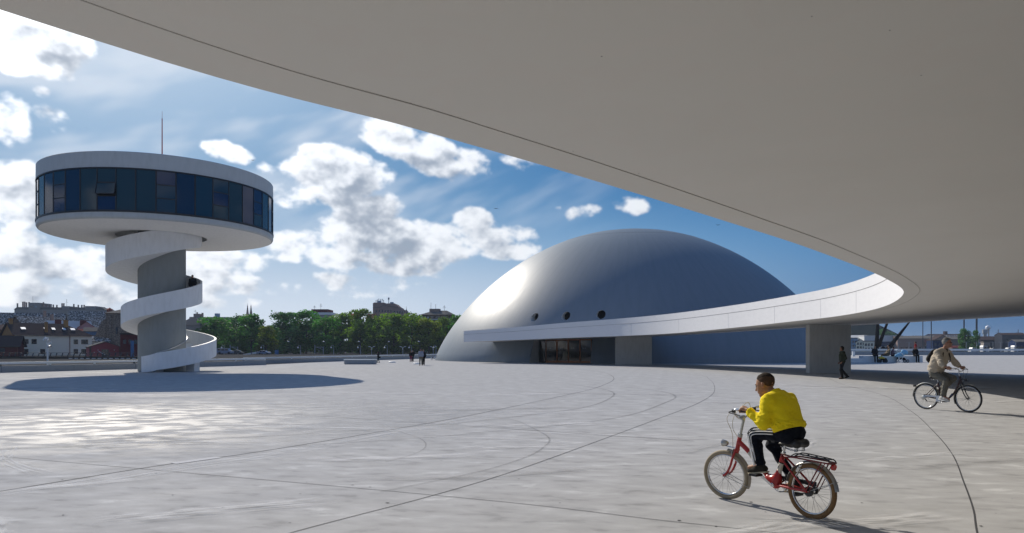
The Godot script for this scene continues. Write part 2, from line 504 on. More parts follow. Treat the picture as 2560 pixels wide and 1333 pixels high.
# ---------------------------------------------------------------- the plaza
func make_ground() -> void:
	var t := MB.new()
	for q: Array in [[-3000.0, 3000.0, -3500.0, 300.0]]:
		t.face([Vector3(q[0], -0.12, q[3]), Vector3(q[1], -0.12, q[3]), Vector3(q[1], -0.12, q[2]), Vector3(q[0], -0.12, q[2])])
	structure("ground", t, M.quay_asphalt)
	var a := []
	a.resize(Mesh.ARRAY_MAX)
	var v := PackedVector3Array(); var n := PackedVector3Array(); var u := PackedVector2Array(); var u2 := PackedVector2Array(); var ix := PackedInt32Array()
	var edge := [Vector2(-40, -80), Vector2(26, -44.3), Vector2(46.2, -33.3), Vector2(68.7, -24.0), Vector2(88, -21.9), Vector2(119.9, -13.3), Vector2(143, -6.2), Vector2(184.1, 10)]
	for i in 11:
		for j in 61:
			var d := -40.0 + j * 224.0 / 60
			var x0 := -60.0
			for k in edge.size() - 1:
				if d >= edge[k].x and d <= edge[k + 1].x: x0 = remap(d, edge[k].x, edge[k + 1].x, edge[k].y, edge[k + 1].y)
			var p := Vector3(lerpf(x0, 140.0, i / 10.0), 0, -d)
			v.append(p); n.append(Vector3.UP)
			var r := Vector2(p.x, p.z).rotated(0.12)
			u.append(r / Vector2(25.0, 13.0))
			u2.append(Vector2(p.x, p.z).rotated(-0.22) / Vector2(6.5, 3.4))
	for i in 10:
		for j in 60:
			var b := i * 61 + j
			ix.append_array([b, b + 1, b + 62, b, b + 62, b + 61])
	a[Mesh.ARRAY_VERTEX] = v; a[Mesh.ARRAY_NORMAL] = n; a[Mesh.ARRAY_TEX_UV] = u; a[Mesh.ARRAY_TEX_UV2] = u2; a[Mesh.ARRAY_INDEX] = ix
	var m := ArrayMesh.new()
	m.add_surface_from_arrays(Mesh.PRIMITIVE_TRIANGLES, a)
	var plaza := structure("plaza", m, M.plaza_concrete)
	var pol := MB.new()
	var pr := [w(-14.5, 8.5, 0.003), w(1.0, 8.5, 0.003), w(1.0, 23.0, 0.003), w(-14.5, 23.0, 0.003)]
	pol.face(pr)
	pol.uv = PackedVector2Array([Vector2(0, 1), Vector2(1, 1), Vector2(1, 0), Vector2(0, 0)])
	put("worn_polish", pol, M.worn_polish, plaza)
	# saw-cut joints and tyre marks, as (x, distance) points
	for j: Array in [
		[0.020, [-6.2, 6.4, -5.47, 7.64, -4.62, 9.29, -3.77, 10.55, -2.37, 13.27, -0.76, 16.9, 1.73, 23.46, 3.48, 28.73, 5.31, 37.27, 5.9, 47.7, 4.4, 58.0]],
		[0.012, [-2.4, 4.8, -1.83, 5.91, -0.83, 7.41, 0.0, 8.86, 1.17, 11.29, 2.88, 14.95, 5.44, 20.61, 7.51, 26.52, 9.88, 35.8, 11.03, 43.19, 9.5, 54.0]],
		[0.013, [17.5, 40.0, 14.38, 31.27, 12.18, 23.46, 9.73, 17.44, 7.84, 13.34, 6.38, 10.38, 5.11, 8.09, 4.38, 6.8, 3.84, 5.91, 2.9, 4.3]],
		[0.010, [-8.4, 10.6, -4.4, 8.95, -0.32, 7.22, 1.28, 6.37, 2.19, 5.91, 4.4, 4.7]],
		[0.016, [-14.0, 22.0, -8.27, 18.51, -5.0, 16.59, -1.98, 14.79, 3.0, 11.8]],
		[0.018, [-17.0, 14.2, -13.12, 19.57, -10.86, 22.86, -6.0, 30.0]]]:
		put("expansion_joint", strip(pairs(j[1]), j[0], 0.004), M.joint_filler, plaza)
	for j: Array in [
		[0.07, [-9.0, 10.2, -4.0, 12.6, -1.45, 14.4, -0.68, 15.14, 0.75, 16.9, 1.95, 18.76, 2.87, 21.49, 3.5, 24.6, 3.4, 27.48, 2.6, 30.5]],
		[0.07, [-3.4, 11.2, -1.25, 12.42, -0.58, 13.02, 1.06, 14.32, 2.67, 16.39, 4.18, 19.86, 5.24, 22.94, 5.3, 25.91, 4.4, 29.0]],
		[0.035, [-1.6, 16.6, -0.8, 16.2, 0.0, 15.37, 0.47, 13.36, 0.63, 12.09, 0.49, 11.06, 0.21, 10.08, -0.4, 8.86, -1.4, 7.6]],
		[0.025, [-2.1, 13.2, -1.55, 12.1, -1.35, 11.2, -1.4, 10.4, -1.7, 9.6]]]:
		put("tyre_mark", strip(pairs(j[1]), j[0], 0.008), M.tyre_rub, plaza)
	# scuffs: one long band beside the first joint, shorter ones scattered round about
	put("scuff", strip(pairs([-6.6, 5.6, -5.2, 7.5, -4.35, 9.0, -3.5, 10.3, -2.1, 13.0, -0.5, 16.6, 1.2, 21.2]), 0.62, 0.0055), M.lime_scuff, plaza)
	var q0 := RandomNumberGenerator.new()
	q0.seed = 23
	for i in 46:
		var d := 5.2 + 26.0 * pow(q0.randf(), 1.6)
		var x := q0.randf_range(-0.72, 0.72) * (d + 1.0)
		var ang := q0.randf_range(-0.35, 0.55) if i % 7 else q0.randf_range(-1.0, 1.0)
		var l := q0.randf_range(0.5, 1.6) * (0.6 + d * 0.08)
		var e := Vector2(cos(ang), sin(ang)) * l
		var bend := Vector2(-e.y, e.x) * q0.randf_range(-0.2, 0.2)
		put("scuff", strip(smooth([Vector2(x, d) - e, Vector2(x, d) + bend, Vector2(x, d) + e], 5), q0.randf_range(0.15, 0.6) * (0.7 + d * 0.04), 0.006 + 0.0004 * i), M.lime_scuff if i % 3 else M.damp_stain, plaza)
	var spk := MB.new()
	for i in 70:
		var d := 5.5 + 16.0 * q0.randf() * q0.randf()
		var c := w(q0.randf_range(-0.75, 0.75) * d, d, 0.0045)
		var rad := q0.randf_range(0.005, 0.016)
		var poly := []
		for k in 7:
			poly.append(c + Vector3(cos(-TAU * k / 7) * rad * q0.randf_range(0.6, 1.6), 0, sin(-TAU * k / 7) * rad * q0.randf_range(0.6, 1.2)))
		spk.face(poly)
	put("grit", spk, M.joint_filler, plaza).set_meta("kind", "stuff")
	# repair patches let into the long joint
	for q: Array in [[-4.43, 9.45, -4.05, 10.0]]:
		var p := MB.new()
		var d := Vector2(q[2] - q[0], q[3] - q[1]).normalized()
		var s := Vector2(-d.y, d.x) * 0.16
		p.face([w(q[0] + s.x, q[1] + s.y, 0.005), w(q[0], q[1], 0.005), w(q[2], q[3], 0.005), w(q[2] + s.x, q[3] + s.y, 0.005)])
		if p.n[0].y < 0:
			p = MB.new()
			p.face([w(q[2] + s.x, q[3] + s.y, 0.005), w(q[2], q[3], 0.005), w(q[0], q[1], 0.005), w(q[0] + s.x, q[1] + s.y, 0.005)])
		put("repair_patch", p, M.patch_concrete, plaza)

func pairs(a: Array) -> Array:
	var o := []
	for i in range(0, a.size(), 2):
		o.append(Vector2(a[i], a[i + 1]))
	return smooth(o, 8)

func strip(pts: Array, wide: float, y: float) -> MB:
	var b := MB.new()
	var rows := []
	for i in pts.size():
		var d: Vector2 = (pts[mini(i + 1, pts.size() - 1)] - pts[maxi(i - 1, 0)]).normalized()
		var s := Vector2(-d.y, d.x) * wide / 2
		rows.append([w(pts[i].x - s.x, pts[i].y - s.y, y), w(pts[i].x + s.x, pts[i].y + s.y, y)])
	b.grid(rows, false)
	if b.n[0].y < 0:
		b = MB.new()
		b.grid(rows, true)
	return b

# ---------------------------------------------------------------- the canopy
func make_canopy() -> void:
	# stations along the roof: [inner x, inner distance, outer x, outer distance, inner height, outer height, fascia height]
	var st := [
		[-9.5, -9.0, 26.0, -16.0, 3.0, 3.5, 1.3], [-5.6, -2.0, 29.0, -6.0, 3.0, 3.5, 1.3], [-2.23, 3.12, 32.0, 4.0, 3.0, 3.5, 1.3], [-0.62, 4.84, 32.8, 10.0, 3.0, 3.5, 1.3],
		[0.6, 6.15, 33.2, 15.0, 3.0, 3.5, 1.3], [2.4, 8.2, 33.2, 20.0, 3.0, 3.5, 1.3], [4.6, 10.8, 32.8, 25.0, 3.0, 3.5, 1.3], [7.9, 15.1, 32.2, 30.0, 3.0, 3.48, 1.3],
		[10.6, 19.4, 31.3, 35.0, 3.0, 3.46, 1.3], [13.2, 25.7, 30.0, 39.3, 3.0, 3.43, 1.32], [14.6, 32.0, 28.0, 44.5, 3.0, 3.36, 1.35], [14.8, 38.0, 25.9, 49.8, 2.98, 3.28, 1.38],
		[14.3, 46.0, 23.4, 56.2, 2.9, 3.22, 1.45], [12.6, 56.0, 19.8, 64.0, 2.76, 3.05, 1.55], [9.6, 63.5, 16.6, 71.0, 2.68, 2.88, 1.55], [4.9, 70.0, 13.0, 79.0, 2.6, 2.76, 1.47],
		[0.0, 75.6, 8.0, 85.0, 2.46, 2.6, 1.34], [-5.4, 80.0, 2.0, 88.0, 2.32, 2.45, 1.22]]
	var P := []
	var Q := []
	var H := []
	for s: Array in st:
		P.append(Vector2(s[0], s[1])); Q.append(Vector2(s[2], s[3])); H.append(Vector3(s[4], s[5], s[6]))
	P = smooth(P, 10); Q = smooth(Q, 10); H = smooth(H, 10)
	var under := []
	var over := []
	var fas := [[], [], [], [], [], []]
	for i in P.size():
		var row := []
		var top := []
		for k in 25:
			var t := k / 24.0
			var q: Vector2 = P[i].lerp(Q[i], t)
			var h := lerpf(H[i].x, H[i].y, t)
			row.append(w(q.x, q.y, h))
			top.append(w(q.x, q.y, h + H[i].z))
		under.append(row); over.append(top)
		for k in [0, 24]:
			var q: Vector2 = P[i] if k == 0 else Q[i]
			var h: float = H[i].x if k == 0 else H[i].y
			var f := 0 if k == 0 else 3
			fas[f].append(w(q.x, q.y, h))
			fas[f + 1].append(w(q.x, q.y, h + H[i].z * 0.68))
			fas[f + 2].append(w(q.x, q.y, h + H[i].z))
	var t := thing("canopy", "huge white curved canopy roof sweeping overhead and round to the dome", "canopy")
	var b := MB.new()
	b.grid(under, false)
	if b.n[200].y > 0:
		b = MB.new(); b.grid(under, true)
	put("soffit", b, M.canopy_paint, t)
	var r := MB.new()
	r.grid(over, true)
	if r.n[200].y < 0:
		r = MB.new(); r.grid(over, false)
	put("roof", r, M.fascia_paint, t)
	for side in 2:
		var rows := []
		var f := side * 3
		for i in P.size():
			rows.append([fas[f][i], fas[f + 2][i]])
		var m := MB.new()
		m.grid(rows, false)
		var out: Vector3 = (fas[f][60] - fas[3 - f][60]).normalized()
		if m.n[120].dot(out) < 0:
			m = MB.new(); m.grid(rows, true)
		if side == 0:   # close the two ends
			for e: int in [0, P.size() - 1]:
				var poly := [fas[0][e], fas[3][e], fas[5][e], fas[2][e]]
				if e > 0: poly.reverse()
				m.face(poly)
		put("fascia", m, M.fascia_paint, t)
		var sm := []
		for i in P.size():
			var o: Vector3 = (fas[f][i] - fas[3 - f][i]); o.y = 0
			sm.append(fas[f + 1][i] + o.normalized() * 0.004)
		var s := MB.new()
		s.tube(sm, 0.011, 5)
		put("shadow_gap", s, M.seam_dark, t)
		var drip := []
		for i in P.size():
			var q: Vector2 = P[i] if side == 0 else Q[i]
			var o: Vector2 = ((Q[i] - P[i]) if side == 0 else (P[i] - Q[i])).normalized()
			# keep the groove a constant step in from the edge
			var a := mini(i + 1, P.size() - 1); var c := maxi(i - 1, 0)
			var e: Vector2 = ((P[a] - P[c]) if side == 0 else (Q[a] - Q[c])).normalized()
			var nn := Vector2(-e.y, e.x)
			if nn.dot(o) < 0: nn = -nn
			var step := 0.36
			q += nn * step
			drip.append(w(q.x, q.y, lerpf(H[i].x, H[i].y, 0.015 if side == 0 else 0.985) - 0.001))
		var g := MB.new()
		g.tube(drip, 0.004, 5)
		put("drip_groove", g, M.groove, t)
	var pr := RandomNumberGenerator.new()
	pr.seed = 12
	var pit := MB.new()
	for i in 110:
		var a := pr.randi_range(12, 95); var k := pr.randi_range(0, 14)
		var p: Vector3 = (under[a][k] as Vector3).lerp(under[a + 1][k + 1], pr.randf()).lerp(under[a][k + 1], pr.randf() * 0.5)
		pit.ball(p, Vector3(1, 0.4, 1) * pr.randf_range(0.002, 0.006), 6)
	put("pits", pit, M.seam_dark, t).set_meta("kind", "stuff")
	for q: Array in [[40, 9, 44, 10], [62, 5, 63, 6], [26, 6, 28, 6]]:
		var hc := MB.new()
		hc.tube([under[q[0]][q[1]], under[q[2]][q[3]]], 0.0022, 4)
		put("hairline_crack", hc, M.groove, t)
	# vertical pour joints on the visible fascia
	for i: int in [96, 104, 113, 121, 129, 138, 146, 155, 163]:
		var m := MB.new()
		var o: Vector3 = fas[0][i] - fas[3][i]; o.y = 0; o = o.normalized() * 0.003
		m.bar(fas[0][i] + o + Vector3(0, 0.03, 0), fas[1][i] + o, 0.009, 0.009)
		put("pour_joint", m, M.pour_line, t)
	for q: Array in [[18.83, 45.3, 2.63, "white concrete pillar under the canopy beside the walking person"], [10.14, 69.8, 3.5, "white concrete pillar under the canopy next to the dome's glass doors"]]:
		var m := MB.new()
		var x: float = q[0]; var d: float = q[1]; var l: float = q[2]
		var top := 3.4
		var e := 0.02
		m.prism(PackedVector2Array([Vector2(0, -0.6 + e), Vector2(e, -0.6), Vector2(l - e, -0.6), Vector2(l, -0.6 + e), Vector2(l, -e), Vector2(l - e, 0), Vector2(e, 0), Vector2(0, -e)]), 0.0, 3.08 if d < 50 else 2.82)
		var o := put("pillar", m, M.pillar_grey, self, w(x, d))
		tag(o, q[3], "pillar", "pillars that carry the canopy")

# ---------------------------------------------------------------- the drum tower
const TX := -24.1
const TD := 49.3

func ramp_at(phi: float) -> Vector3:   # (outer radius, underside, top of the parapet); phi in degrees, falling as it turns
	var k := [[-20.0, 2.55, 8.72, 10.25], [0.0, 2.62, 8.5, 10.05], [90.0, 3.05, 7.5, 9.05], [180.0, 3.46, 6.53, 8.12], [270.0, 2.9, 5.55, 7.0], [360.0, 2.46, 4.56, 5.92],
		[450.0, 2.45, 3.68, 4.92], [540.0, 2.58, 2.8, 4.02], [630.0, 3.1, 1.85, 3.0], [720.0, 3.5, 0.92, 2.07], [790.0, 3.1, 0.16, 1.28], [812.0, 2.6, 0.0, 1.04]]
	for i in k.size() - 1:
		if phi <= k[i + 1][0]:
			var t: float = (phi - k[i][0]) / (k[i + 1][0] - k[i][0])
			var a: Array = k[maxi(i - 1, 0)]; var b: Array = k[i]; var c: Array = k[i + 1]; var d: Array = k[mini(i + 2, k.size() - 1)]
			return Vector3(b[1], b[2], b[3]).cubic_interpolate(Vector3(c[1], c[2], c[3]), Vector3(a[1], a[2], a[3]), Vector3(d[1], d[2], d[3]), t)
	return Vector3(2.6, 0.0, 1.04)

func make_tower() -> void:
	var R := 7.26
	var t := thing("observation_tower", "white drum-shaped observation tower with a spiral ramp round its grey column", "tower", w(TX, TD))
	var b := MB.new()
	b.lathe([Vector2(1.5, 0.0), Vector2(1.5, 10.4)], 64, Transform3D(), true)
	put("column", b, M.column_grey, t)
	b = MB.new()
	b.lathe([Vector2(R, 12.22), Vector2(R, 13.14), Vector2(R - 0.05, 13.18), Vector2(R - 0.3, 13.18), Vector2(R - 0.3, 12.7), Vector2(0.01, 12.75)], 128)
	b.lathe([Vector2(0.01, 12.2), Vector2(R, 12.22)], 96)
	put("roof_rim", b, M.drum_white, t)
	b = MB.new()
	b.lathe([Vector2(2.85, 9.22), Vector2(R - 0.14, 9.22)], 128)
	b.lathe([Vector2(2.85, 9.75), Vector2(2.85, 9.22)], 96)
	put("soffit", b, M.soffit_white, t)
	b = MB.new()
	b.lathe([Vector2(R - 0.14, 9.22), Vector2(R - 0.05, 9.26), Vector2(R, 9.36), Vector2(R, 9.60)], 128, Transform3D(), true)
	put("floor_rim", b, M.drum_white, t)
	b = MB.new()
	b.lathe([Vector2(R - 0.02, 9.64), Vector2(2.95, 9.64)], 96)
	b.lathe([Vector2(0.2, 9.9), Vector2(2.9, 9.9)], 48)
	put("floor", b, M.column_grey, t)
	b = MB.new()
	b.lathe([Vector2(2.9, 9.64), Vector2(2.9, 12.2)], 48)
	put("core_wall", b, M.soffit_white, t)
	b = MB.new()
	b.lathe([Vector2(R, 9.60), Vector2(R + 0.035, 9.60), Vector2(R + 0.035, 9.72), Vector2(R - 0.06, 9.72)], 128)
	put("sill_band", b, M.black_metal, t)
	b = MB.new()
	b.lathe([Vector2(R - 0.06, 12.15), Vector2(R + 0.02, 12.15), Vector2(R + 0.02, 12.22), Vector2(R, 12.22)], 128)
	put("head_band", b, M.black_metal, t)
	# glazing: 42 bays, every third one divided in three
	var bays := 42
	var off := -0.035
	var rr := RandomNumberGenerator.new()
	rr.seed = 4
	for i in bays:
		var a0 := TAU * i / bays + off
		var a1 := TAU * (i + 1) / bays + off
		var p0 := Vector3(cos(a0), 0, sin(a0)) * (R - 0.03)
		var p1 := Vector3(cos(a1), 0, sin(a1)) * (R - 0.03)
		var m := MB.new()
		m.bar(p0 + Vector3(0, 9.72, 0), p0 + Vector3(0, 12.15, 0), 0.045, 0.07)
		put("mullion", m, M.black_metal, t)
		var split := i % 3 == 1
		var ys := [9.72, 10.53, 11.34, 12.15] if split else [9.72, 12.15]
		for k in ys.size() - 1:
			var g := MB.new()
			var y0: float = ys[k] ; var y1: float = ys[k + 1]
			var q0 := p0; var q1 := p1
			if i == 10 and k == 1:   # one light stands open
				var o := Vector3(cos((a0 + a1) / 2), 0, sin((a0 + a1) / 2))
				g.face([q1 + o * 0.22 + Vector3(0, y0 + 0.1, 0), q0 + o * 0.22 + Vector3(0, y0 + 0.1, 0), q0 + o * 0.03 + Vector3(0, y1 - 0.03, 0), q1 + o * 0.03 + Vector3(0, y1 - 0.03, 0)])
				var fr := MB.new()
				var c := [q1 + o * 0.22 + Vector3(0, y0 + 0.1, 0), q0 + o * 0.22 + Vector3(0, y0 + 0.1, 0), q0 + o * 0.03 + Vector3(0, y1 - 0.03, 0), q1 + o * 0.03 + Vector3(0, y1 - 0.03, 0)]
				for e in 4:
					fr.bar(c[e], c[(e + 1) % 4], 0.05, 0.05)
				put("open_sash", fr, M.black_metal, t)
			else:
				g.face([q1 + Vector3(0, y0, 0), q0 + Vector3(0, y0, 0), q0 + Vector3(0, y1, 0), q1 + Vector3(0, y1, 0)])
			put("pane", g, M["drum_glass_%d" % rr.randi_range(0, 3)], t)
			if k > 0:
				var tr := MB.new()
				tr.bar(q0 + Vector3(0, y0, 0), q1 + Vector3(0, y0, 0), 0.05, 0.05)
				put("transom", tr, M.black_metal, t)
	# things inside that the glass lets through: a few blinds and cabinets
	for q: Array in [[150, 1.2, 0.9], [162, 0.8, 0.6], [60, 1.5, 1.1], [205, 1.4, 1.6], [20, 1.0, 1.2], [120, 1.3, 0.8]]:
		var m := MB.new()
		var a := deg_to_rad(q[0])
		m.box(Vector3(-0.2, 0, -q[1] / 2), Vector3(0.2, q[2], q[1] / 2), Transform3D(Basis(Vector3.UP, -a), Vector3(cos(a), 0, sin(a)) * 6.2 + Vector3(0, 9.64, 0)))
		put("cabinet", m, M.white_paint, t)
	# the ramp
	var outer := []
	var inner := []
	var cap := []
	var floor_ := []
	var under := []
	var n := 260
	for i in n + 1:
		var phi := -14.0 + (812.0 + 14.0) * i / n
		var q := ramp_at(phi)
		var a := deg_to_rad(phi)
		var d := Vector3(cos(a), 0, sin(a))
		var fl := maxf(q.y + 0.22, 0.03)
		outer.append([d * q.x + Vector3(0, q.y, 0), d * q.x + Vector3(0, q.z, 0)])
		cap.append([d * q.x + Vector3(0, q.z, 0), d * (q.x - 0.13) + Vector3(0, q.z, 0)])
		inner.append([d * (q.x - 0.13) + Vector3(0, q.z, 0), d * (q.x - 0.13) + Vector3(0, fl, 0)])
		floor_.append([d * (q.x - 0.13) + Vector3(0, fl, 0), d * 1.46 + Vector3(0, fl, 0)])
		under.append([d * 1.46 + Vector3(0, q.y, 0), d * q.x + Vector3(0, q.y, 0)])
	b = MB.new()
	for s: Array in [outer, cap, inner]:
		b.grid(s, true)
	for e in [0, n]:
		var f := [outer[e][0], outer[e][1], inner[e][0], inner[e][1]]
		if e: f.reverse()
		b.face(f)
	put("ramp_parapet", b, M.ramp_white, t)
	b = MB.new()
	b.grid(floor_, true)
	b.grid(under, true)
	put("ramp_deck", b, M.ramp_white, t)
	var hr := []
	for i in 60:
		var phi := 655.0 + 150.0 * i / 59
		var q := ramp_at(phi)
		hr.append(Vector3(cos(deg_to_rad(phi)), 0, sin(deg_to_rad(phi))) * 1.58 + Vector3(0, maxf(q.y + 0.22, 0.03) + 0.95, 0))
	b = MB.new()
	b.tube(hr, 0.025, 6)
	put("handrail", b, M.chrome, t)
	b = MB.new()
	b.box(Vector3(0.25, 0, 1.35), Vector3(0.75, 0.12, 2.5))
	put("kerb_step", b, M.ramp_white, t)
	b = MB.new()
	var pa := deg_to_rad(738)
	b.box(Vector3(-0.35, 0, -0.25), Vector3(0.35, 0.7, 0.25), Transform3D(Basis(Vector3.UP, -pa), Vector3(cos(pa), 0, sin(pa)) * 2.6))
	put("ramp_footing", b, M.ramp_white, t)
	b = MB.new()
	b.tube([Vector3(0, 12.7, 0), Vector3(0, 15.2, 0), Vector3(0, 17.4, 0)], [0.045, 0.04, 0.03], 8)
	b.tube([Vector3(0, 17.4, 0), Vector3(0, 17.9, 0)], [0.012, 0.008], 6)
	put("mast", b, M.red_paint, t)

# ---------------------------------------------------------------- the dome
const DX := 16.9
const DD := 102.0
const DR := 27.7
const DH := 18.35

func dome_r(h: float) -> float:   # radius at height h
	return DR * sqrt(maxf(0.0, 1.0 - pow(clampf(h / DH, 0, 1), 1.0 / 0.77)))

func dome_p(a: float, h: float, inset := 0.0) -> Vector3:   # a: degrees from the side that faces the plaza, positive to the right
	var r := dome_r(h) - inset
	return Vector3(sin(deg_to_rad(a)) * r, h, cos(deg_to_rad(a)) * r)

func make_dome() -> void:
	var t := thing("dome", "great silver grey dome with three round windows rising behind the canopy", "dome", w(DX, DD))
	var hs := [0.0, 0.9, 1.8, 2.6, 3.4, 4.0, 4.55]
	var y := 5.9
	while y < DH - 0.4:
		hs.append(y)
		y += 0.55 if y < 15 else 0.3
	hs.append_array([DH - 0.22, DH - 0.1, DH - 0.03, DH])
	var as_ := []
	for i in 121:
		as_.append(-180.0 + i * 3.0)
	# grid lines that frame the doors and the round windows
	var door := Vector2(-32.8, -18.1)
	var holes := [[-35.2, 5.15], [-26.0, 5.2], [-16.8, 5.3]]
	for x: float in [door.x, door.y]: as_.append(x)
	for q: Array in holes: as_.append(q[0] - 1.25); as_.append(q[0] + 1.25)
	as_.sort()
	var b := MB.new()
	var ph := []
	for q: Array in holes: ph.append([])
	var base := {}
	for i in hs.size():
		for j in as_.size():
			var p := dome_p(as_[j], hs[i])
			var e := 0.02
			var dn := dome_p(as_[j], maxf(hs[i] - e, 0)); var up := dome_p(as_[j], minf(hs[i] + e, DH))
			var nn := (up - dn).cross(Vector3(cos(deg_to_rad(as_[j])), 0, -sin(deg_to_rad(as_[j])))).normalized()
			if nn.dot(Vector3(p.x, 3, p.z)) < 0: nn = -nn
			base[Vector2i(i, j)] = b.vert(p, nn if hs[i] < DH - 0.01 else Vector3.UP, Vector2((as_[j] + 180.0) / 360.0, hs[i] / DH))
	for i in hs.size() - 1:
		for j in as_.size() - 1:
			var mid: float = (as_[j] + as_[j + 1]) / 2
			var hm: float = (hs[i] + hs[i + 1]) / 2
			if hm < 2.6 and mid > door.x and mid < door.y: continue
			var skip := false
			for q: Array in holes:
				if absf(mid - q[0]) < 1.25 and absf(hm - 5.22) < 0.67: skip = true
			if skip: continue
			var p: int = base[Vector2i(i, j)]; var r: int = base[Vector2i(i, j + 1)]; var s: int = base[Vector2i(i + 1, j + 1)]; var u: int = base[Vector2i(i + 1, j)]
			b.ix.append_array([p, u, s, p, s, r])
	for q: Array in holes:
		# rim: from the square gap to the circle, then a tube going in
		var ca: float = q[0]; var ch: float = q[1]
		var sq := []
		var ring := []
		var rad := 0.50
		for k in 33:
			var th := TAU * k / 32
			var dx := cos(th); var dy := sin(th)
			var f := 1.0 / maxf(absf(dx), absf(dy))
			sq.append(dome_p(ca + 1.25 * dx * f, 5.225 + 0.675 * dy * f))
			ring.append(dome_p(ca + rad2a(rad * dx, ch), ch + rad * dy))
		b.grid([sq, ring], true)
		var inn := Vector3(-sin(deg_to_rad(ca)), 0.0, -cos(deg_to_rad(ca)))
		var back := []
		for p: Vector3 in ring: back.append(p + inn * 1.0)
		var tb := MB.new()
		tb.grid([ring, back], true)
		var o := put("window_reveal", tb, M.pillar_grey, t)
		var ctr := dome_p(ca, ch) + inn * 0.9
		var gl := MB.new()
		var disc := []
		for k in 32:
			var th := TAU * k / 32
			disc.append(ctr + Vector3(cos(deg_to_rad(ca)), 0, -sin(deg_to_rad(ca))) * cos(th) * 0.72 + Vector3(0, sin(th) * 0.72, 0))
		gl.face(disc)
		put("round_window", gl, M.near_black, t)
	put("shell", b, M.dome_paint, t)
	for q: Array in [[0.905, 0.018]]:
		var m := MB.new()
		var pts := []
		for k in 121: pts.append(dome_p(-180 + k * 3.0, DH * q[0], 0.004))
		m.tube(pts, q[1], 4, false)
		put("ring_joint", m, M.seam_dark, t)
	# entrance: a reveal into the dome, wooden glazed doors at its back
	var depth := 2.0
	var l0 := dome_p(door.x, 0); var l1 := dome_p(door.x, 2.6)
	var r0 := dome_p(door.y, 0); var r1 := dome_p(door.y, 2.6)
	var inn := Vector3(-sin(deg_to_rad(-25.5)), 0, -cos(deg_to_rad(-25.5)))
	var along := (r0 - l0).normalized()
	var bl := l0 + inn * depth + along * 0.3; var br := r0 + inn * depth
	var up := Vector3(0, 2.6, 0)
	var m := MB.new()
	m.face([bl, l0, l1, bl + up]); m.face([br + up, r1, r0, br])
	m.face([l1, r1, br + up, bl + up])
	put("entrance_reveal", m, M.pillar_grey, t)
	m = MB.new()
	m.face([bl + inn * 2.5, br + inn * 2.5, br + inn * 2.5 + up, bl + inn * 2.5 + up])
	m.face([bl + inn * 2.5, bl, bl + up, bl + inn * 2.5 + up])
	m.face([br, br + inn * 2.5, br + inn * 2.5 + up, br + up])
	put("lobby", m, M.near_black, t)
	var wide := (br - bl).length()
	var x := 0.0
	for k in 6:
		var dw: float = wide * [0.12, 0.2, 0.2, 0.2, 0.2, 0.08][k]
		var p0 := bl + along * x; var p1: Vector3 = bl + along * (x + dw)
		var leaf := k > 0 and k < 5
		var g := MB.new()
		g.face([p0, p1, p1 + up, p0 + up])
		var pane := put("door_pane" if leaf else "side_light", g, M.door_glass, t)
		var fr := MB.new()
		var o := -inn * 0.03
		if leaf:
			for e: Array in [[p0 + along * 0.05, p0 + along * 0.05 + up], [p1 - along * 0.05, p1 - along * 0.05 + up]]:
				fr.bar(e[0] + o, e[1] + o, 0.09, 0.06)
			fr.bar(p0 + o + Vector3(0, 0.12, 0), p1 + o + Vector3(0, 0.12, 0), 0.05, 0.22)
			fr.bar(p0 + o + up - Vector3(0, 0.06, 0), p1 + o + up - Vector3(0, 0.06, 0), 0.05, 0.1)
			put("door_frame", fr, M.door_wood, t)
			var hd := MB.new()
			hd.bar(p1 - along * 0.05 + o * 3 + Vector3(0, 0.8, 0), p1 - along * 0.05 + o * 3 + Vector3(0, 1.3, 0), 0.07, 0.04)
			put("door_handle", hd, M.near_black, t)
			var st := MB.new()
			for s in [0.3, 0.46]:
				st.lathe([Vector2(0.045, 0), Vector2(0.0, 0.002)], 14, Transform3D(Basis(along, -inn, Vector3.UP), p0 + along * dw * s + o + Vector3(0, 1.62, 0)))
			put("door_sticker", st, M.white_paint, t)
		else:
			fr.bar(p0 + o, p0 + o + up, 0.05, 0.05)
			fr.bar(p1 + o, p1 + o + up, 0.05, 0.05)
			fr.bar(p0 + o + Vector3(0, 0.05, 0), p1 + o + Vector3(0, 0.05, 0), 0.05, 0.1)
			put("side_light_frame", fr, M.black_metal, t)
		x += dw

func rad2a(s: float, h: float) -> float:
	return rad_to_deg(s / dome_r(h))

# ---------------------------------------------------------------- parapets and benches
func wall_run(label: String, pts: Array, wall_h: float, rail0: float, rail1: float, gap: float, thick := 0.3) -> void:
	var t := thing("parapet", label, "parapet")
	var path := []
	for p: Vector2 in pts: path.append(w(p.x, p.y))
	var pan := 0
	for i in path.size() - 1:
		var a: Vector3 = path[i]; var b: Vector3 = path[i + 1]
		var d := (b - a).normalized()
		var s := d.cross(Vector3.UP) * thick / 2
		var len := (b - a).length()
		var k := int(ceil(len / 7.0))
		for j in k:
			var p := a + d * (len * j / k + 0.008); var q := a + d * (len * (j + 1) / k - 0.008)
			var m := MB.new()
			m.bar(p + Vector3(0, wall_h / 2, 0), q + Vector3(0, wall_h / 2, 0), thick, wall_h)
			put("wall_panel", m, M.parapet_concrete, t)
		var r := MB.new()
		r.bar(a + Vector3(0, (rail0 + rail1) / 2, 0), b + Vector3(0, (rail0 + rail1) / 2, 0), 0.16, rail1 - rail0)
		put("rail", r, M.rail_white, t)
		var c := int(len / gap)
		for j in c + 1:
			var m := MB.new()
			var p := a + d * (len * j / maxf(c, 1))
			m.box(Vector3(-0.05, wall_h, -0.05), Vector3(0.05, rail0, 0.05), Transform3D(Basis(), p))
			put("rail_post", m, M.rail_white, t)

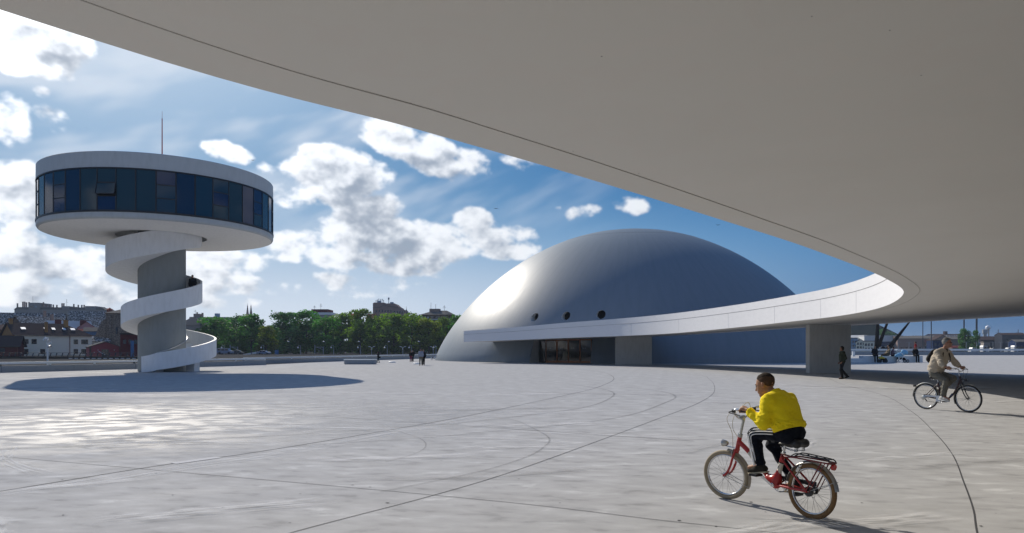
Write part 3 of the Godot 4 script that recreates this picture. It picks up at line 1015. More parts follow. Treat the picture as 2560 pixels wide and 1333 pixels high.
func make_edges() -> void:
	wall_run("low grey parapet with white rail on the left behind the tower's foot", [Vector2(-44.0, 26.0), Vector2(-33.03, 46.19), Vector2(-28.9, 54.74), Vector2(-26.49, 61.42), Vector2(-23.72, 68.71)], 0.43, 0.53, 0.68, 2.7)
	wall_run("long grey parapet with white rail between the tower and the dome", [Vector2(-26.4, 70.4), Vector2(-25.39, 73.54), Vector2(-21.64, 88.05), Vector2(-13.06, 119.86), Vector2(-6.0, 143.0)], 0.45, 0.53, 0.70, 4.0)
	wall_run("far grey sea wall with thick white rail behind the bench on the right", [Vector2(48.0, 181.0), Vector2(90.0, 181.0), Vector2(139.0, 178.0)], 0.9, 1.12, 1.58, 9.0, 0.5)
	var b := MB.new()
	var poly := PackedVector2Array([Vector2(-1.58, 0.35), Vector2(-1.46, 0.58), Vector2(1.3, 0.58), Vector2(1.58, 0.28), Vector2(1.58, -0.28), Vector2(1.3, -0.58), Vector2(-1.46, -0.58), Vector2(-1.58, -0.35)])
	var t := thing("bench", "low grey concrete bench alone on the plaza beside the standing person", "bench", w(-15.2, 71.8))
	b.prism(poly, 0.04, 0.43)
	put("body", b, M.parapet_concrete, t)
	b = MB.new()
	for i in poly.size(): poly[i] *= 1.025
	b.prism(poly, 0.43, 0.50)
	put("seat", b, M.rail_white, t)
	b = MB.new()
	for i in poly.size(): poly[i] *= 0.93
	b.prism(poly, 0.0, 0.04)
	put("base", b, M.seam_dark, t)
	t = thing("bench", "long pale concrete bench where five people sit before the sea wall", "bench", w(39.9, 81.2))
	b = MB.new()
	b.prism(PackedVector2Array([Vector2(0, -1.1), Vector2(0, 0), Vector2(6.7, 0), Vector2(6.7, -1.1)]), 0, 0.74)
	put("body", b, M.rail_white, t)
	b = MB.new()
	b.prism(PackedVector2Array([Vector2(-3.2, -0.9), Vector2(-3.2, 0.1), Vector2(-0.003, 0.1), Vector2(-0.003, -0.9)]), 0, 0.46)
	put("low_wing", b, M.rail_white, t)
	# round floor lights set in the paving
	for q: Array in [[-13.41, 80.0, "round pale floor light in the paving near the small bench"], [-9.6, 72.2, "round pale floor light at the feet of the standing pair"]]:
		b = MB.new()
		b.lathe([Vector2(0.42, 0), Vector2(0.4, 0.09), Vector2(0.3, 0.14), Vector2(0.001, 0.16)], 20)
		tag(put("floor_light", b, M.white_paint, self, w(q[0], q[1])), q[2], "floor light", "floor lights in the paving")

# ---------------------------------------------------------------- soft bodies: smooth unions of tapered capsules, meshed as surface nets
func cap3(a: Vector3, b: Vector3, ra: float, rb: float, k := -1.0) -> Array:
	return [0, a, b, ra, rb, k]

func egg(c: Vector3, r: Vector3, basis := Basis(), k := -1.0) -> Array:
	return [1, c, r, basis, 0.0, k]

func dent(c: Vector3, r: float, k := 0.01) -> Array:
	return [2, c, c, r, r, k]

var wrinkle := 0.0
var fold := FastNoiseLite.new()

func soft(b: MB, pr: Array, cell: float, k := 0.03, cuts := []) -> MB:
	var lo := Vector3.ONE * 1e6
	var hi := -lo
	for p: Array in pr:
		if p[0] == 1:
			var r: float = maxf(p[2].x, maxf(p[2].y, p[2].z))
			lo = lo.min(p[1] - Vector3.ONE * r); hi = hi.max(p[1] + Vector3.ONE * r)
		elif p[0] == 0:
			lo = lo.min(p[1] - Vector3.ONE * p[3]).min(p[2] - Vector3.ONE * p[4])
			hi = hi.max(p[1] + Vector3.ONE * p[3]).max(p[2] + Vector3.ONE * p[4])
	lo -= Vector3.ONE * cell * 3.0; hi += Vector3.ONE * cell * 3.0
	var nx := int((hi.x - lo.x) / cell) + 2
	var ny := int((hi.y - lo.y) / cell) + 2
	var nz := int((hi.z - lo.z) / cell) + 2
	var f := PackedFloat32Array()
	f.resize(nx * ny * nz)
	f.fill(9.0)
	for p: Array in pr:
		var kk: float = k if p[5] < 0.0 else p[5]
		var r: float
		var pl: Vector3; var ph: Vector3
		if p[0] == 1:
			r = maxf(p[2].x, maxf(p[2].y, p[2].z)); pl = p[1]; ph = p[1]
		else:
			r = maxf(p[3], p[4]); pl = p[1].min(p[2]); ph = p[1].max(p[2])
		var m := r + cell * 2.5 + kk
		var i0 := Vector3i(((pl - Vector3.ONE * m - lo) / cell).floor()).clamp(Vector3i.ZERO, Vector3i(nx - 1, ny - 1, nz - 1))
		var i1 := Vector3i(((ph + Vector3.ONE * m - lo) / cell).ceil()).clamp(Vector3i.ZERO, Vector3i(nx - 1, ny - 1, nz - 1))
		var kind: int = p[0]
		var a: Vector3 = p[1]
		var ba: Vector3 = (p[2] - p[1]) if kind != 1 else Vector3.ZERO
		var inv := 1.0 / maxf(ba.length_squared(), 1e-9)
		var ra: float = p[3] if kind != 1 else 0.0
		var dr: float = (p[4] - p[3]) if kind != 1 else 0.0
		var ib: Basis = (p[3] as Basis).transposed() if kind == 1 else Basis()
		var er: Vector3 = p[2] if kind == 1 else Vector3.ONE
		for z in range(i0.z, i1.z + 1):
			for y in range(i0.y, i1.y + 1):
				var row := (z * ny + y) * nx
				for x in range(i0.x, i1.x + 1):
					var q := lo + Vector3(x, y, z) * cell - a
					var d: float
					if kind == 1:
						var e := ib * q
						var u := e / er
						var k0 := u.length()
						var k1 := (u / er).length()
						d = k0 * (k0 - 1.0) / maxf(k1, 1e-6)
					else:
						var t := clampf(q.dot(ba) * inv, 0.0, 1.0)
						d = (q - ba * t).length() - (ra + dr * t)
					var o := f[row + x]
					if kind == 2:
						f[row + x] = maxf(o, -d)
					else:
						var h := maxf(kk - absf(o - d), 0.0)
						f[row + x] = minf(o, d) - h * h * 0.25 / maxf(kk, 1e-6)
	if wrinkle > 0.0:   # cloth hangs in shallow folds
		for z in nz:
			for y in ny:
				var row := (z * ny + y) * nx
				for x in nx:
					if absf(f[row + x]) < cell * 3.5:
						var q := lo + Vector3(x, y, z) * cell
						f[row + x] += wrinkle * fold.get_noise_3d(q.x + q.y * 0.35, q.y * 1.7 - q.x * 0.5, q.z)
	for c: Array in cuts:
		var cn: Vector3 = c[1].normalized()
		var cr: float = c[2] if c.size() > 2 else 9.0
		for z in nz:
			for y in ny:
				var row := (z * ny + y) * nx
				for x in nx:
					if f[row + x] < 8.0:
						var q: Vector3 = lo + Vector3(x, y, z) * cell - c[0]
						if q.length_squared() < cr * cr:
							f[row + x] = maxf(f[row + x], q.dot(cn))
	var vid := PackedInt32Array()
	vid.resize(f.size())
	vid.fill(-1)
	var st := [0, 1, nx, nx + 1, nx * ny, nx * ny + 1, nx * ny + nx, nx * ny + nx + 1]
	var off := []
	for i in 8: off.append(Vector3(i & 1, (i >> 1) & 1, (i >> 2) & 1))
	var edges := [[0, 1], [2, 3], [4, 5], [6, 7], [0, 2], [1, 3], [4, 6], [5, 7], [0, 4], [1, 5], [2, 6], [3, 7]]
	for z in nz - 1:
		for y in ny - 1:
			for x in nx - 1:
				var id := (z * ny + y) * nx + x
				if absf(f[id]) > cell * 3.0: continue
				var neg := 0
				for i in 8:
					if f[id + st[i]] < 0.0: neg += 1
				if neg == 0 or neg == 8: continue
				var sum := Vector3.ZERO
				var cnt := 0
				for e: Array in edges:
					var fa := f[id + st[e[0]]]; var fb := f[id + st[e[1]]]
					if (fa < 0.0) != (fb < 0.0):
						sum += (off[e[0]] as Vector3).lerp(off[e[1]], fa / (fa - fb))
						cnt += 1
				var g := Vector3.ZERO
				for i in 8:
					g += (off[i] - Vector3.ONE * 0.5) * minf(f[id + st[i]], cell * 3.0)
				vid[id] = b.vert(lo + (Vector3(x, y, z) + sum / cnt) * cell, g.normalized())
	var dirs := [[1, nx, nx * ny], [nx, nx * ny, 1], [nx * ny, 1, nx]]
	for z in range(1, nz - 1):
		for y in range(1, ny - 1):
			for x in range(1, nx - 1):
				var id := (z * ny + y) * nx + x
				if vid[id] < 0: continue
				var s0 := f[id] < 0.0
				for d: Array in dirs:
					if s0 != (f[id + d[0]] < 0.0):
						var p0 := vid[id]; var p1 := vid[id - d[1]]; var p2 := vid[id - d[1] - d[2]]; var p3 := vid[id - d[2]]
						if p1 < 0 or p2 < 0 or p3 < 0: continue
						if s0: b.ix.append_array([p0, p2, p1, p0, p3, p2])
						else: b.ix.append_array([p0, p1, p2, p0, p2, p3])
	return b

func head_shapes(c: Vector3, bs: Basis, h: float) -> Array:   # bs: x to the face, y up, z to the right; h from chin to crown
	var P := func(x: float, y: float, z: float) -> Vector3: return c + bs * (Vector3(x, y, z) * h)
	return [egg(P.call(-0.05, 0.13, 0), Vector3(0.39, 0.36, 0.315) * h, bs),
		egg(P.call(0.12, -0.10, 0), Vector3(0.27, 0.36, 0.255) * h, bs),
		cap3(P.call(0.06, -0.30, 0), P.call(0.29, -0.40, 0), 0.13 * h, 0.075 * h),
		cap3(P.call(0.02, -0.26, -0.14), P.call(0.24, -0.36, -0.06), 0.09 * h, 0.06 * h), cap3(P.call(0.02, -0.26, 0.14), P.call(0.24, -0.36, 0.06), 0.09 * h, 0.06 * h),
		cap3(P.call(0.335, 0.085, -0.12), P.call(0.335, 0.085, 0.12), 0.045 * h, 0.045 * h, 0.04 * h),
		cap3(P.call(0.37, 0.03, 0), P.call(0.445, -0.12, 0), 0.03 * h, 0.045 * h, 0.03 * h),
		cap3(P.call(0.37, -0.14, -0.045), P.call(0.37, -0.14, 0.045), 0.035 * h, 0.035 * h, 0.02 * h),
		dent(P.call(0.42, 0.005, -0.13), 0.07 * h), dent(P.call(0.42, 0.005, 0.13), 0.07 * h),
		cap3(P.call(0.365, -0.225, -0.06), P.call(0.365, -0.225, 0.06), 0.026 * h, 0.026 * h, 0.015 * h),
		cap3(P.call(0.355, -0.275, -0.05), P.call(0.355, -0.275, 0.05), 0.028 * h, 0.028 * h, 0.015 * h),
		egg(P.call(-0.03, -0.03, -0.325), Vector3(0.075, 0.125, 0.035) * h, bs, 0.01 * h), egg(P.call(-0.03, -0.03, 0.325), Vector3(0.075, 0.125, 0.035) * h, bs, 0.01 * h)]

func hand_shapes(c: Vector3, grip: Vector3, wrist: Vector3, s: float, side: float) -> Array:
	# a hand closed on a bar: c is the bar's middle under the palm, grip runs from little finger to thumb
	var back := (wrist - c); back = (back - grip * back.dot(grip)).normalized()
	var over := grip.cross(back).normalized()
	if over.y < 0: over = -over
	var o := [egg(c + (back * 0.5 + over * 0.9).normalized() * 0.028 * s, Vector3(0.042, 0.022, 0.036) * s, Basis(grip, (back * 0.5 + over * 0.9).normalized(), grip.cross((back * 0.5 + over * 0.9).normalized()).normalized()), 0.012),
		cap3(c + (back * 0.6 + over * 0.6) * 0.03 * s, wrist, 0.024 * s, 0.023 * s, 0.02)]
	for i in 4:
		var at := c + grip * (i - 1.5) * 0.0195 * s
		var r: float = 0.0088 * s * [0.88, 1.0, 1.04, 1.0][i]
		var rad: float = 0.0245 * s
		var pts := []
		for a: float in [70.0, 20.0, -35.0, -95.0]:
			pts.append(at + (over * sin(deg_to_rad(a)) - back * cos(deg_to_rad(a))) * rad)
		for j in 3:
			o.append(cap3(pts[j], pts[j + 1], r * (1.08 - 0.1 * j), r * (1.0 - 0.1 * j), 0.004))
	var th := c + grip * 0.05 * s
	o.append(cap3(c + grip * 0.03 * s + (back * 0.7 + over * 0.3) * 0.026 * s, th - over * 0.008 * s + back * 0.018 * s, 0.0125 * s, 0.0105 * s, 0.006))
	o.append(cap3(th - over * 0.008 * s + back * 0.018 * s, th - over * 0.024 * s - back * 0.006 * s, 0.0105 * s, 0.0088 * s, 0.004))
	return o

func cloth(called: String, c: Color, rough := 0.9) -> StandardMaterial3D:
	if M.has(called): return M[called]
	var m := mat(called, c, rough, 0, 0.25)
	m.rim_enabled = true
	m.rim = 0.25
	m.normal_enabled = true
	m.normal_texture = M_weave
	m.uv1_triplanar = true
	m.uv1_scale = Vector3.ONE * 3.0
	m.normal_scale = 0.5
	return m

var M_weave: NoiseTexture2D

# A figure from joints: J holds pelvis, chest, neck, head, face (direction), and for l / r: sh el ha hip kn an toe
func figure(label: String, J: Dictionary, L: Dictionary, at: Vector3, turn: float, cell := 0.03, group := "") -> Node3D:
	var t := thing("person", label, "person", at, turn, group)
	var b: float = L.get("b", 1.0)
	var fine := cell < 0.02
	var hh: float = L.get("head", 0.23) * 1.0
	var face: Vector3 = J.get("face", Vector3.RIGHT).normalized()
	var up: Vector3 = (J.head - J.neck).normalized().lerp(Vector3.UP, 0.6)
	up = (up - face * up.dot(face)).normalized()
	var hb := Basis(face, up, face.cross(up).normalized())
	var skin: Array = [cap3(J.neck, J.head - up * hh * 0.2 - face * hh * 0.06, 0.055 * b, 0.05 * b)]
	skin.append(cap3(J.pelvis, J.chest, 0.10 * b, 0.11 * b))
	skin.append(cap3(J.chest, J.neck, 0.10 * b, 0.055 * b))
	for s: String in ["l", "r"]:
		skin.append(cap3(J.neck.lerp(J["sh" + s], 0.4), J["sh" + s], 0.055 * b, 0.052 * b))
		skin.append(cap3(J["sh" + s], J["el" + s], 0.046 * b, 0.037 * b))
		skin.append(cap3(J["el" + s], J["ha" + s], 0.036 * b, 0.025 * b))
		skin.append(cap3(J["hip" + s], J["kn" + s], 0.075 * b, 0.052 * b))
		skin.append(cap3(J["kn" + s], J["an" + s], 0.05 * b, 0.035 * b))
		skin.append(cap3(J["an" + s], J["toe" + s], 0.032 * b, 0.028 * b))
		if not fine:
			var d: Vector3 = (J["ha" + s] - J["el" + s]).normalized()
			for i in 4:
				var o := Vector3(d.y, -d.x, 0) * (i - 1.5) * 0.02 * b
				skin.append(cap3(J["ha" + s] + d * 0.05 * b + o * 0.6, J["ha" + s] + d * (0.15 - 0.01 * absf(i - 1.4)) * b + o, 0.018 * b, 0.009 * b, 0.01))
			skin.append(egg(J["ha" + s] + d * 0.06 * b, Vector3(0.05, 0.035, 0.025) * b, Basis(), 0.02))
	var body := MB.new()
	if fine:
		soft(body, skin, cell, 0.03)
		soft(body, head_shapes(J.head, hb, hh) + [cap3(J.neck, J.head - up * hh * 0.2 - face * hh * 0.06, 0.054 * b, 0.05 * b)], 0.005, 0.02)
		for s: String in ["l", "r"]:
			soft(body, hand_shapes(J["grip" + s], J["gdir" + s], J["ha" + s], 1.05 * b, 1.0), 0.0035, 0.006)
	else:
		soft(body, skin + head_shapes(J.head, hb, hh).slice(0, 5), cell * 0.8, 0.03)
	put("body", body, L.skin, t)
	fold = noise(FastNoiseLite.TYPE_SIMPLEX_SMOOTH, 9.0, 3, 17, 0.05)
	wrinkle = 0.012 if fine else 0.0
	# trousers
	var lg: Array = [cap3(J.pelvis + (J.hipl - J.pelvis) * 0.45, J.pelvis + (J.hipr - J.pelvis) * 0.45, 0.125 * b, 0.125 * b), cap3(J.pelvis, J.pelvis.lerp(J.chest, 0.35), 0.13 * b, 0.12 * b)]
	var cuts := []
	for s: String in ["l", "r"]:
		var w1: float = L.get("leg", 1.0)
		lg.append(cap3(J["hip" + s], J["kn" + s], 0.092 * b * w1, 0.072 * b * w1))
		lg.append(cap3(J["kn" + s], J["an" + s].lerp(J["kn" + s], -0.12), 0.070 * b * w1, 0.062 * b * w1))
		if fine:
			# folds behind the knee and at the ankle
			for q: Array in [[0.25, 0.006], [0.55, 0.004], [0.8, 0.007]]:
				var c: Vector3 = J["kn" + s].lerp(J["an" + s], q[0])
				lg.append(egg(c, Vector3(0.078, 0.014, 0.07) * b * w1, Basis(Vector3.BACK, 0.4 + q[0]), 0.02))
		var dn: Vector3 = J["an" + s] - J["kn" + s]
		cuts.append([J["an" + s] + dn * L.get("hem", 0.02), dn, 0.14])
	put("trousers", soft(MB.new(), lg, cell, 0.04, cuts), L.trousers, t)
	# top
	var tw: float = L.get("top_w", 1.0)
	var sp: Vector3 = (J.shr - J.shl) * 0.5
	var tp: Array = [cap3(J.pelvis.lerp(J.chest, L.get("hem_at", 0.0)) - sp * 0.33, J.chest - sp * 0.40, 0.135 * b * tw, 0.135 * b * tw), cap3(J.pelvis.lerp(J.chest, L.get("hem_at", 0.0)) + sp * 0.33, J.chest + sp * 0.40, 0.135 * b * tw, 0.135 * b * tw),
		cap3(J.chest, J.neck, 0.14 * b, 0.075 * b)]
	var tc := []
	for s: String in ["l", "r"]:
		tp.append(cap3(J.neck.lerp(J["sh" + s], 0.35), J["sh" + s], 0.08 * b, 0.076 * b))
		tp.append(cap3(J["sh" + s], J["el" + s], 0.074 * b * tw, 0.060 * b * tw))
		tp.append(cap3(J["el" + s], J["ha" + s], 0.060 * b * tw, 0.046 * b * tw))
		var d: Vector3 = J["ha" + s] - J["el" + s]
		tc.append([J["ha" + s] - d * 0.06, d, 0.11])
		if fine:
			for q: Array in [[0.12, 0.5], [0.3, -0.4], [0.55, 0.45], [0.8, -0.3]]:
				var c: Vector3 = J["el" + s].lerp(J["ha" + s], q[0])
				var ax := d.normalized()
				var sd := ax.cross(Vector3.UP).normalized()
				tp.append(egg(c, Vector3(0.011, 0.061 - 0.012 * q[0], 0.061 - 0.012 * q[0]) * b * tw, Basis(ax, sd.cross(ax).normalized(), sd) * Basis(Vector3.BACK, q[1]), 0.014))
			for q: Array in [[0.45, 0.5], [0.75, -0.5]]:
				var c: Vector3 = J["sh" + s].lerp(J["el" + s], q[0])
				var ax: Vector3 = (J["el" + s] - J["sh" + s]).normalized()
				var sd := ax.cross(Vector3.RIGHT).normalized()
				tp.append(egg(c, Vector3(0.012, 0.071, 0.071) * b * tw, Basis(ax, sd.cross(ax).normalized(), sd) * Basis(Vector3.BACK, q[1]), 0.02))
	if fine:
		for q: Array in [[0.16, 0.25], [0.34, -0.2], [0.55, 0.3]]:
			var c: Vector3 = J.pelvis.lerp(J.chest, q[0])
			tp.append(egg(c - face * 0.0, Vector3(0.142, 0.013, 0.185) * b * tw, Basis(Vector3.BACK, q[1]), 0.03))
	var ax: Vector3 = (J.pelvis - J.chest).normalized()
	tc.append([J.pelvis.lerp(J.chest, L.get("hem_cut", -0.1)), ax])
	tc.append([J.neck + (J.neck - J.chest).normalized() * 0.035 * b, J.neck - J.chest, 0.2])
	put(L.get("top_name", "jacket"), soft(MB.new(), tp, cell, 0.045, tc), L.top, t)
	wrinkle = 0.0
	# shoes
	for s: String in ["l", "r"]:
		var f: Vector3 = (J["toe" + s] - J["an" + s]); f.y *= L.get("foot_y", 0.35)
		var fd := f.normalized()
		var u2 := fd.cross(Vector3.UP).cross(fd).normalized()
		var o: Vector3 = J["an" + s] - u2 * 0.045 * b
		var sh := [cap3(o - fd * 0.045 * b, o + fd * 0.06 * b, 0.042 * b, 0.044 * b), cap3(o + fd * 0.06 * b, o + fd * 0.16 * b - u2 * 0.012 * b, 0.043 * b, 0.034 * b), cap3(o, J["an" + s], 0.044 * b, 0.045 * b)]
		put("shoe", soft(MB.new(), sh, minf(cell, 0.012) if fine else cell * 0.7, 0.02, [[o - u2 * 0.038 * b, -u2]]), L.shoe, t)
		if L.has("sole"):
			var so := MB.new()
			var rows := []
			var ed := [[-0.088, 0.026], [-0.06, 0.037], [0.0, 0.036], [0.07, 0.042], [0.14, 0.038], [0.185, 0.02], [0.196, 0.001]]
			var sd := fd.cross(u2)
			var poly := []
			for e: Array in ed: poly.append(o + fd * e[0] * b + sd * e[1] * b - u2 * 0.032 * b)
			ed.reverse()
			for e: Array in ed: poly.append(o + fd * e[0] * b - sd * e[1] * b - u2 * 0.032 * b)
			poly.append(poly[0])
			var low := []
			for p: Vector3 in poly: low.append(p - u2 * 0.016 * b)
			so.grid([low, poly], false, true)
			so.face(poly.slice(0, poly.size() - 1))
			var lf := low.slice(0, low.size() - 1); lf.reverse()
			so.face(lf)
			put("sole", so, L.sole, t)
	# hair
	if L.has("hair"):
		var P := func(x: float, y: float, z: float) -> Vector3: return J.head + hb * (Vector3(x, y, z) * hh)
		var g: float = L.get("hair_out", 0.03)
		var hr := [egg(P.call(-0.055, 0.135, 0), Vector3(0.39 + g, 0.36 + g, 0.315 + g) * hh, hb)]
		if L.get("long", 0.0) > 0.0:
			hr.append(egg(P.call(-0.20, -0.05 - 0.1 * L.long, 0), Vector3(0.27, 0.3 + 0.25 * L.long, 0.34) * hh, hb, 0.03))
		if L.get("curly", false):
			var rr := RandomNumberGenerator.new(); rr.seed = 5
			for i in 26:
				var d := Vector3(rr.randf_range(-1, 0.45), rr.randf_range(-0.5, 1), rr.randf_range(-1, 1)).normalized()
				hr.append(egg(P.call(-0.07 + d.x * 0.38, 0.12 + d.y * 0.37, d.z * 0.34), Vector3.ONE * 0.085 * hh, hb, 0.01))
		var hc := [[P.call(0.09, 0.17, 0), hb * Vector3(0.74, -0.67, 0)]] if not L.get("long", 0.0) > 0.0 else [[P.call(0.17, 0.13, 0), hb * Vector3(0.95, -0.3, 0)]]
		if L.get("long", 0.0) <= 0.0:
			hc.append([P.call(-0.2, L.get("nape", -0.22), 0), hb * Vector3(0.1, -1, 0)])
		if fine: wrinkle = 0.005
		if L.has("fade"):
			put("cropped_side", soft(MB.new(), hr, 0.005, 0.02, hc), L.fade, t)
			g += 0.006
			hr = [egg(P.call(-0.05, 0.15, 0), Vector3(0.385 + g, 0.36 + g, 0.30 + g) * hh, hb)]
			hc = [hc[0], [P.call(-0.05, 0.17, 0), hb * Vector3(0.35, -0.94, 0)]]
		put("hair", soft(MB.new(), hr, 0.005 if fine else cell * 0.6, 0.02, hc), L.hair, t)
	wrinkle = 0.0
	if fine:
		for s in [-1.0, 1.0]:
			var e := MB.new()
			e.ball(J.head + hb * (Vector3(0.335, 0.005, 0.125 * s) * hh), Vector3(0.042, 0.028, 0.045) * hh, 10, hb)
			put("eye", e, M.near_black, t)
			var br := MB.new()
			br.tube([J.head + hb * (Vector3(0.375, 0.085, 0.06 * s) * hh), J.head + hb * (Vector3(0.36, 0.11, 0.13 * s) * hh), J.head + hb * (Vector3(0.30, 0.09, 0.21 * s) * hh)], [0.012 * hh, 0.018 * hh, 0.009 * hh], 5)
			put("eyebrow", br, L.hair, t)
	return t

func stand(h: float, stride := 0.0, arm := 0.1, lean := 0.0) -> Dictionary:   # a standing or walking figure that faces +x, h metres tall
	var k := h / 1.75
	var J := {"pelvis": Vector3(0, 0.94, 0), "chest": Vector3(lean * 0.5, 1.27, 0), "neck": Vector3(lean * 0.8, 1.47, 0), "head": Vector3(lean + 0.03, 1.625, 0), "face": Vector3.RIGHT}
	for s: String in ["l", "r"]:
		var z := -1.0 if s == "l" else 1.0
		var st := stride * z
		J["hip" + s] = Vector3(0, 0.9, 0.09 * z)
		J["kn" + s] = Vector3(st * 0.32 + absf(stride) * 0.08, 0.5, 0.09 * z)
		J["an" + s] = Vector3(st * 0.5, 0.09 + (0.07 * absf(stride) if st < 0 else 0.0), 0.09 * z)
		J["toe" + s] = J["an" + s] + Vector3(0.16, -0.05 if st >= 0 else -0.09, 0.03 * z)
		J["sh" + s] = Vector3(lean * 0.7, 1.42, 0.18 * z)
		J["el" + s] = Vector3(-st * arm - 0.03, 1.14, 0.24 * z)
		J["ha" + s] = Vector3(-st * arm * 1.6 + 0.06, 0.90, 0.23 * z)
	for q: String in J:
		if q != "face": J[q] = J[q] * k
	return J

func sit(h: float, seat: float, lean := 0.0) -> Dictionary:   # seated, facing +x, seat height given
	var k := h / 1.75
	var y := seat + 0.1 * k
	var J := {"pelvis": Vector3(0, y, 0), "chest": Vector3(lean * 0.5, y + 0.34 * k, 0), "neck": Vector3(lean, y + 0.54 * k, 0), "head": Vector3(lean * 1.2 + 0.04 * k, y + 0.70 * k, 0), "face": Vector3.RIGHT}
	for s: String in ["l", "r"]:
		var z := (-1.0 if s == "l" else 1.0) * k
		J["hip" + s] = Vector3(0.02, y - 0.02 * k, 0.09 * z)
		J["kn" + s] = Vector3(0.42 * k, y - 0.02 * k, 0.11 * z)
		J["an" + s] = Vector3(0.46 * k, 0.09, 0.11 * z)
		J["toe" + s] = J["an" + s] + Vector3(0.16 * k, -0.05, 0.02 * z)
		J["sh" + s] = J.neck + Vector3(-0.02, -0.05 * k, 0.18 * z)
		J["el" + s] = Vector3(lean * 0.6 + 0.02, y + 0.24 * k, 0.25 * z)
		J["ha" + s] = Vector3(0.25 * k, y + 0.10 * k, 0.16 * z)
	return J

# ---------------------------------------------------------------- bicycles; x forward, y up, z to the rider's right, origin under the rear hub
func wheel(t: Node3D, called: String, c: Vector3, r: float, tyre_r: float, xf: Transform3D, tyre: Material, rim: Material, n := 32) -> void:
	var hub := MB.new()
	var ax := xf.basis * Vector3.BACK
	var ce := xf * c
	hub.tube([ce - ax * 0.05, ce - ax * 0.03, ce - ax * 0.029, ce + ax * 0.029, ce + ax * 0.03, ce + ax * 0.05], [0.008, 0.008, 0.024, 0.024, 0.008, 0.008], 12)
	hub.tube([ce - ax * 0.028, ce + ax * 0.028], 0.015, 12)
	var w0 := put(called, hub, M.chrome, t)
	var b := MB.new()
	b.torus(ce, ax, r - tyre_r, tyre_r, 64, 10)
	put("tyre", b, tyre, w0)
	b = MB.new()
	b.torus(ce, ax, r - tyre_r * 2.0 - 0.004, 0.010, 64, 8, 0, TAU, Vector3.ZERO, 1.25)
	put("rim", b, rim, w0)
	b = MB.new()
	var u := (xf.basis * Vector3.RIGHT).normalized()
	var v := (xf.basis * Vector3.UP).normalized()
	for i in n:
		var a := TAU * i / n
		var s := 1.0 if i % 2 else -1.0
		var h := a + (0.9 if (i / 2) % 2 else -0.9)
		var p := ce + (u * cos(h) + v * sin(h)) * 0.022 + ax * 0.028 * s
		var q := ce + (u * cos(a) + v * sin(a)) * (r - tyre_r * 2.0 - 0.008)
		b.tube([p, q], 0.0011, 4, false)
	put("spokes", b, M.spoke, w0)

func mudguard(c: Vector3, r: float, wide: float, a0: float, a1: float, xf: Transform3D) -> MB:
	var b := MB.new()
	for side in 2:
		var rows := []
		for i in 29:
			var a := deg_to_rad(lerpf(a0, a1, i / 28.0))
			var row := []
			for j in 9:
				var s := lerpf(-1, 1, j / 8.0)
				var rr := r - 0.014 * s * s - 0.0015 * side
				row.append(xf * (c + Vector3(cos(a) * rr, sin(a) * rr, s * wide / 2)))
			rows.append(row)
		b.grid(rows, side == 0)
	return b

func steered(p: Vector3, axis: Vector3, deg: float) -> Transform3D:
	var bs := Basis(axis.normalized(), deg_to_rad(deg))
	return Transform3D(bs, p - bs * p)

func saddle(t: Node3D, nose: Vector3, tail: Vector3, wide: float) -> void:
	var d := (tail - nose)
	var pr := [cap3(nose, nose + d * 0.5, 0.02, 0.028), cap3(nose + d * 0.45, tail + Vector3(0, 0, wide * 0.36), 0.028, 0.034), cap3(nose + d * 0.45, tail - Vector3(0, 0, wide * 0.36), 0.028, 0.034), cap3(tail + Vector3(0, 0, wide * 0.34), tail - Vector3(0, 0, wide * 0.34), 0.034, 0.034)]
	put("saddle", soft(MB.new(), pr, 0.007, 0.03, [[nose.lerp(tail, 0.5) - Vector3(0, 0.03, 0), Vector3(0.1, -1, 0)]]), M.saddle_black, t)
	var sp := MB.new()
	for s in [-1.0, 1.0]:
		var pts := []
		for i in 41:
			var a := TAU * i * 0.1
			pts.append(tail + Vector3(0.01 + 0.014 * cos(a), -0.03 - 0.0011 * i, wide * 0.3 * s + 0.014 * sin(a)))
		sp.tube(pts, 0.003, 5)
		sp.tube([tail + Vector3(0, -0.07, wide * 0.3 * s), nose.lerp(tail, 0.6) + Vector3(0, -0.06, 0.02 * s), nose + Vector3(0, -0.02, 0)], 0.0035, 6)
	put("saddle_spring", sp, M.chrome, t)

func crankset(t: Node3D, bb: Vector3, ang: float, len: float, zr: float, ring: float) -> void:
	var d := Vector3(cos(ang), sin(ang), 0) * len
	var b := MB.new()
	b.tube([bb - Vector3(0, 0, 0.06), bb + Vector3(0, 0, 0.06)], 0.02, 12)
	b.bar(bb + Vector3(0, 0, -zr), bb + d + Vector3(0, 0, -zr - 0.01), 0.012, 0.022)
	b.bar(bb + Vector3(0, 0, zr), bb - d + Vector3(0, 0, zr + 0.01), 0.012, 0.022)
	var c := put("crank", b, M.chrome, t)
	for s in [-1.0, 1.0]:
		var p := bb + (d if s < 0 else -d) + Vector3(0, 0, (zr + 0.06) * s)
		var m := MB.new()
		m.box(p + Vector3(-0.042, -0.011, -0.045), p + Vector3(0.042, 0.011, 0.045))
		m.tube([p - Vector3(0, 0, 0.055 * s), p], 0.007, 8)
		put("pedal", m, M.rubber_black, c)
	b = MB.new()
	b.torus(bb + Vector3(0, 0, zr - 0.015), Vector3.BACK, ring, 0.0045, 48, 6, 0, TAU, Vector3.ZERO, 0.6)
	for i in 5:
		var a := TAU * i / 5
		b.bar(bb + Vector3(0, 0, zr - 0.015), bb + Vector3(cos(a) * ring, sin(a) * ring, zr - 0.015), 0.004, 0.016)
	for i in 40:
		var a := TAU * i / 40
		b.bar(bb + Vector3(cos(a) * ring, sin(a) * ring, zr - 0.015), bb + Vector3(cos(a) * (ring + 0.009), sin(a) * (ring + 0.009), zr - 0.015), 0.003, 0.004)
	put("chainring", b, M.chrome, c)

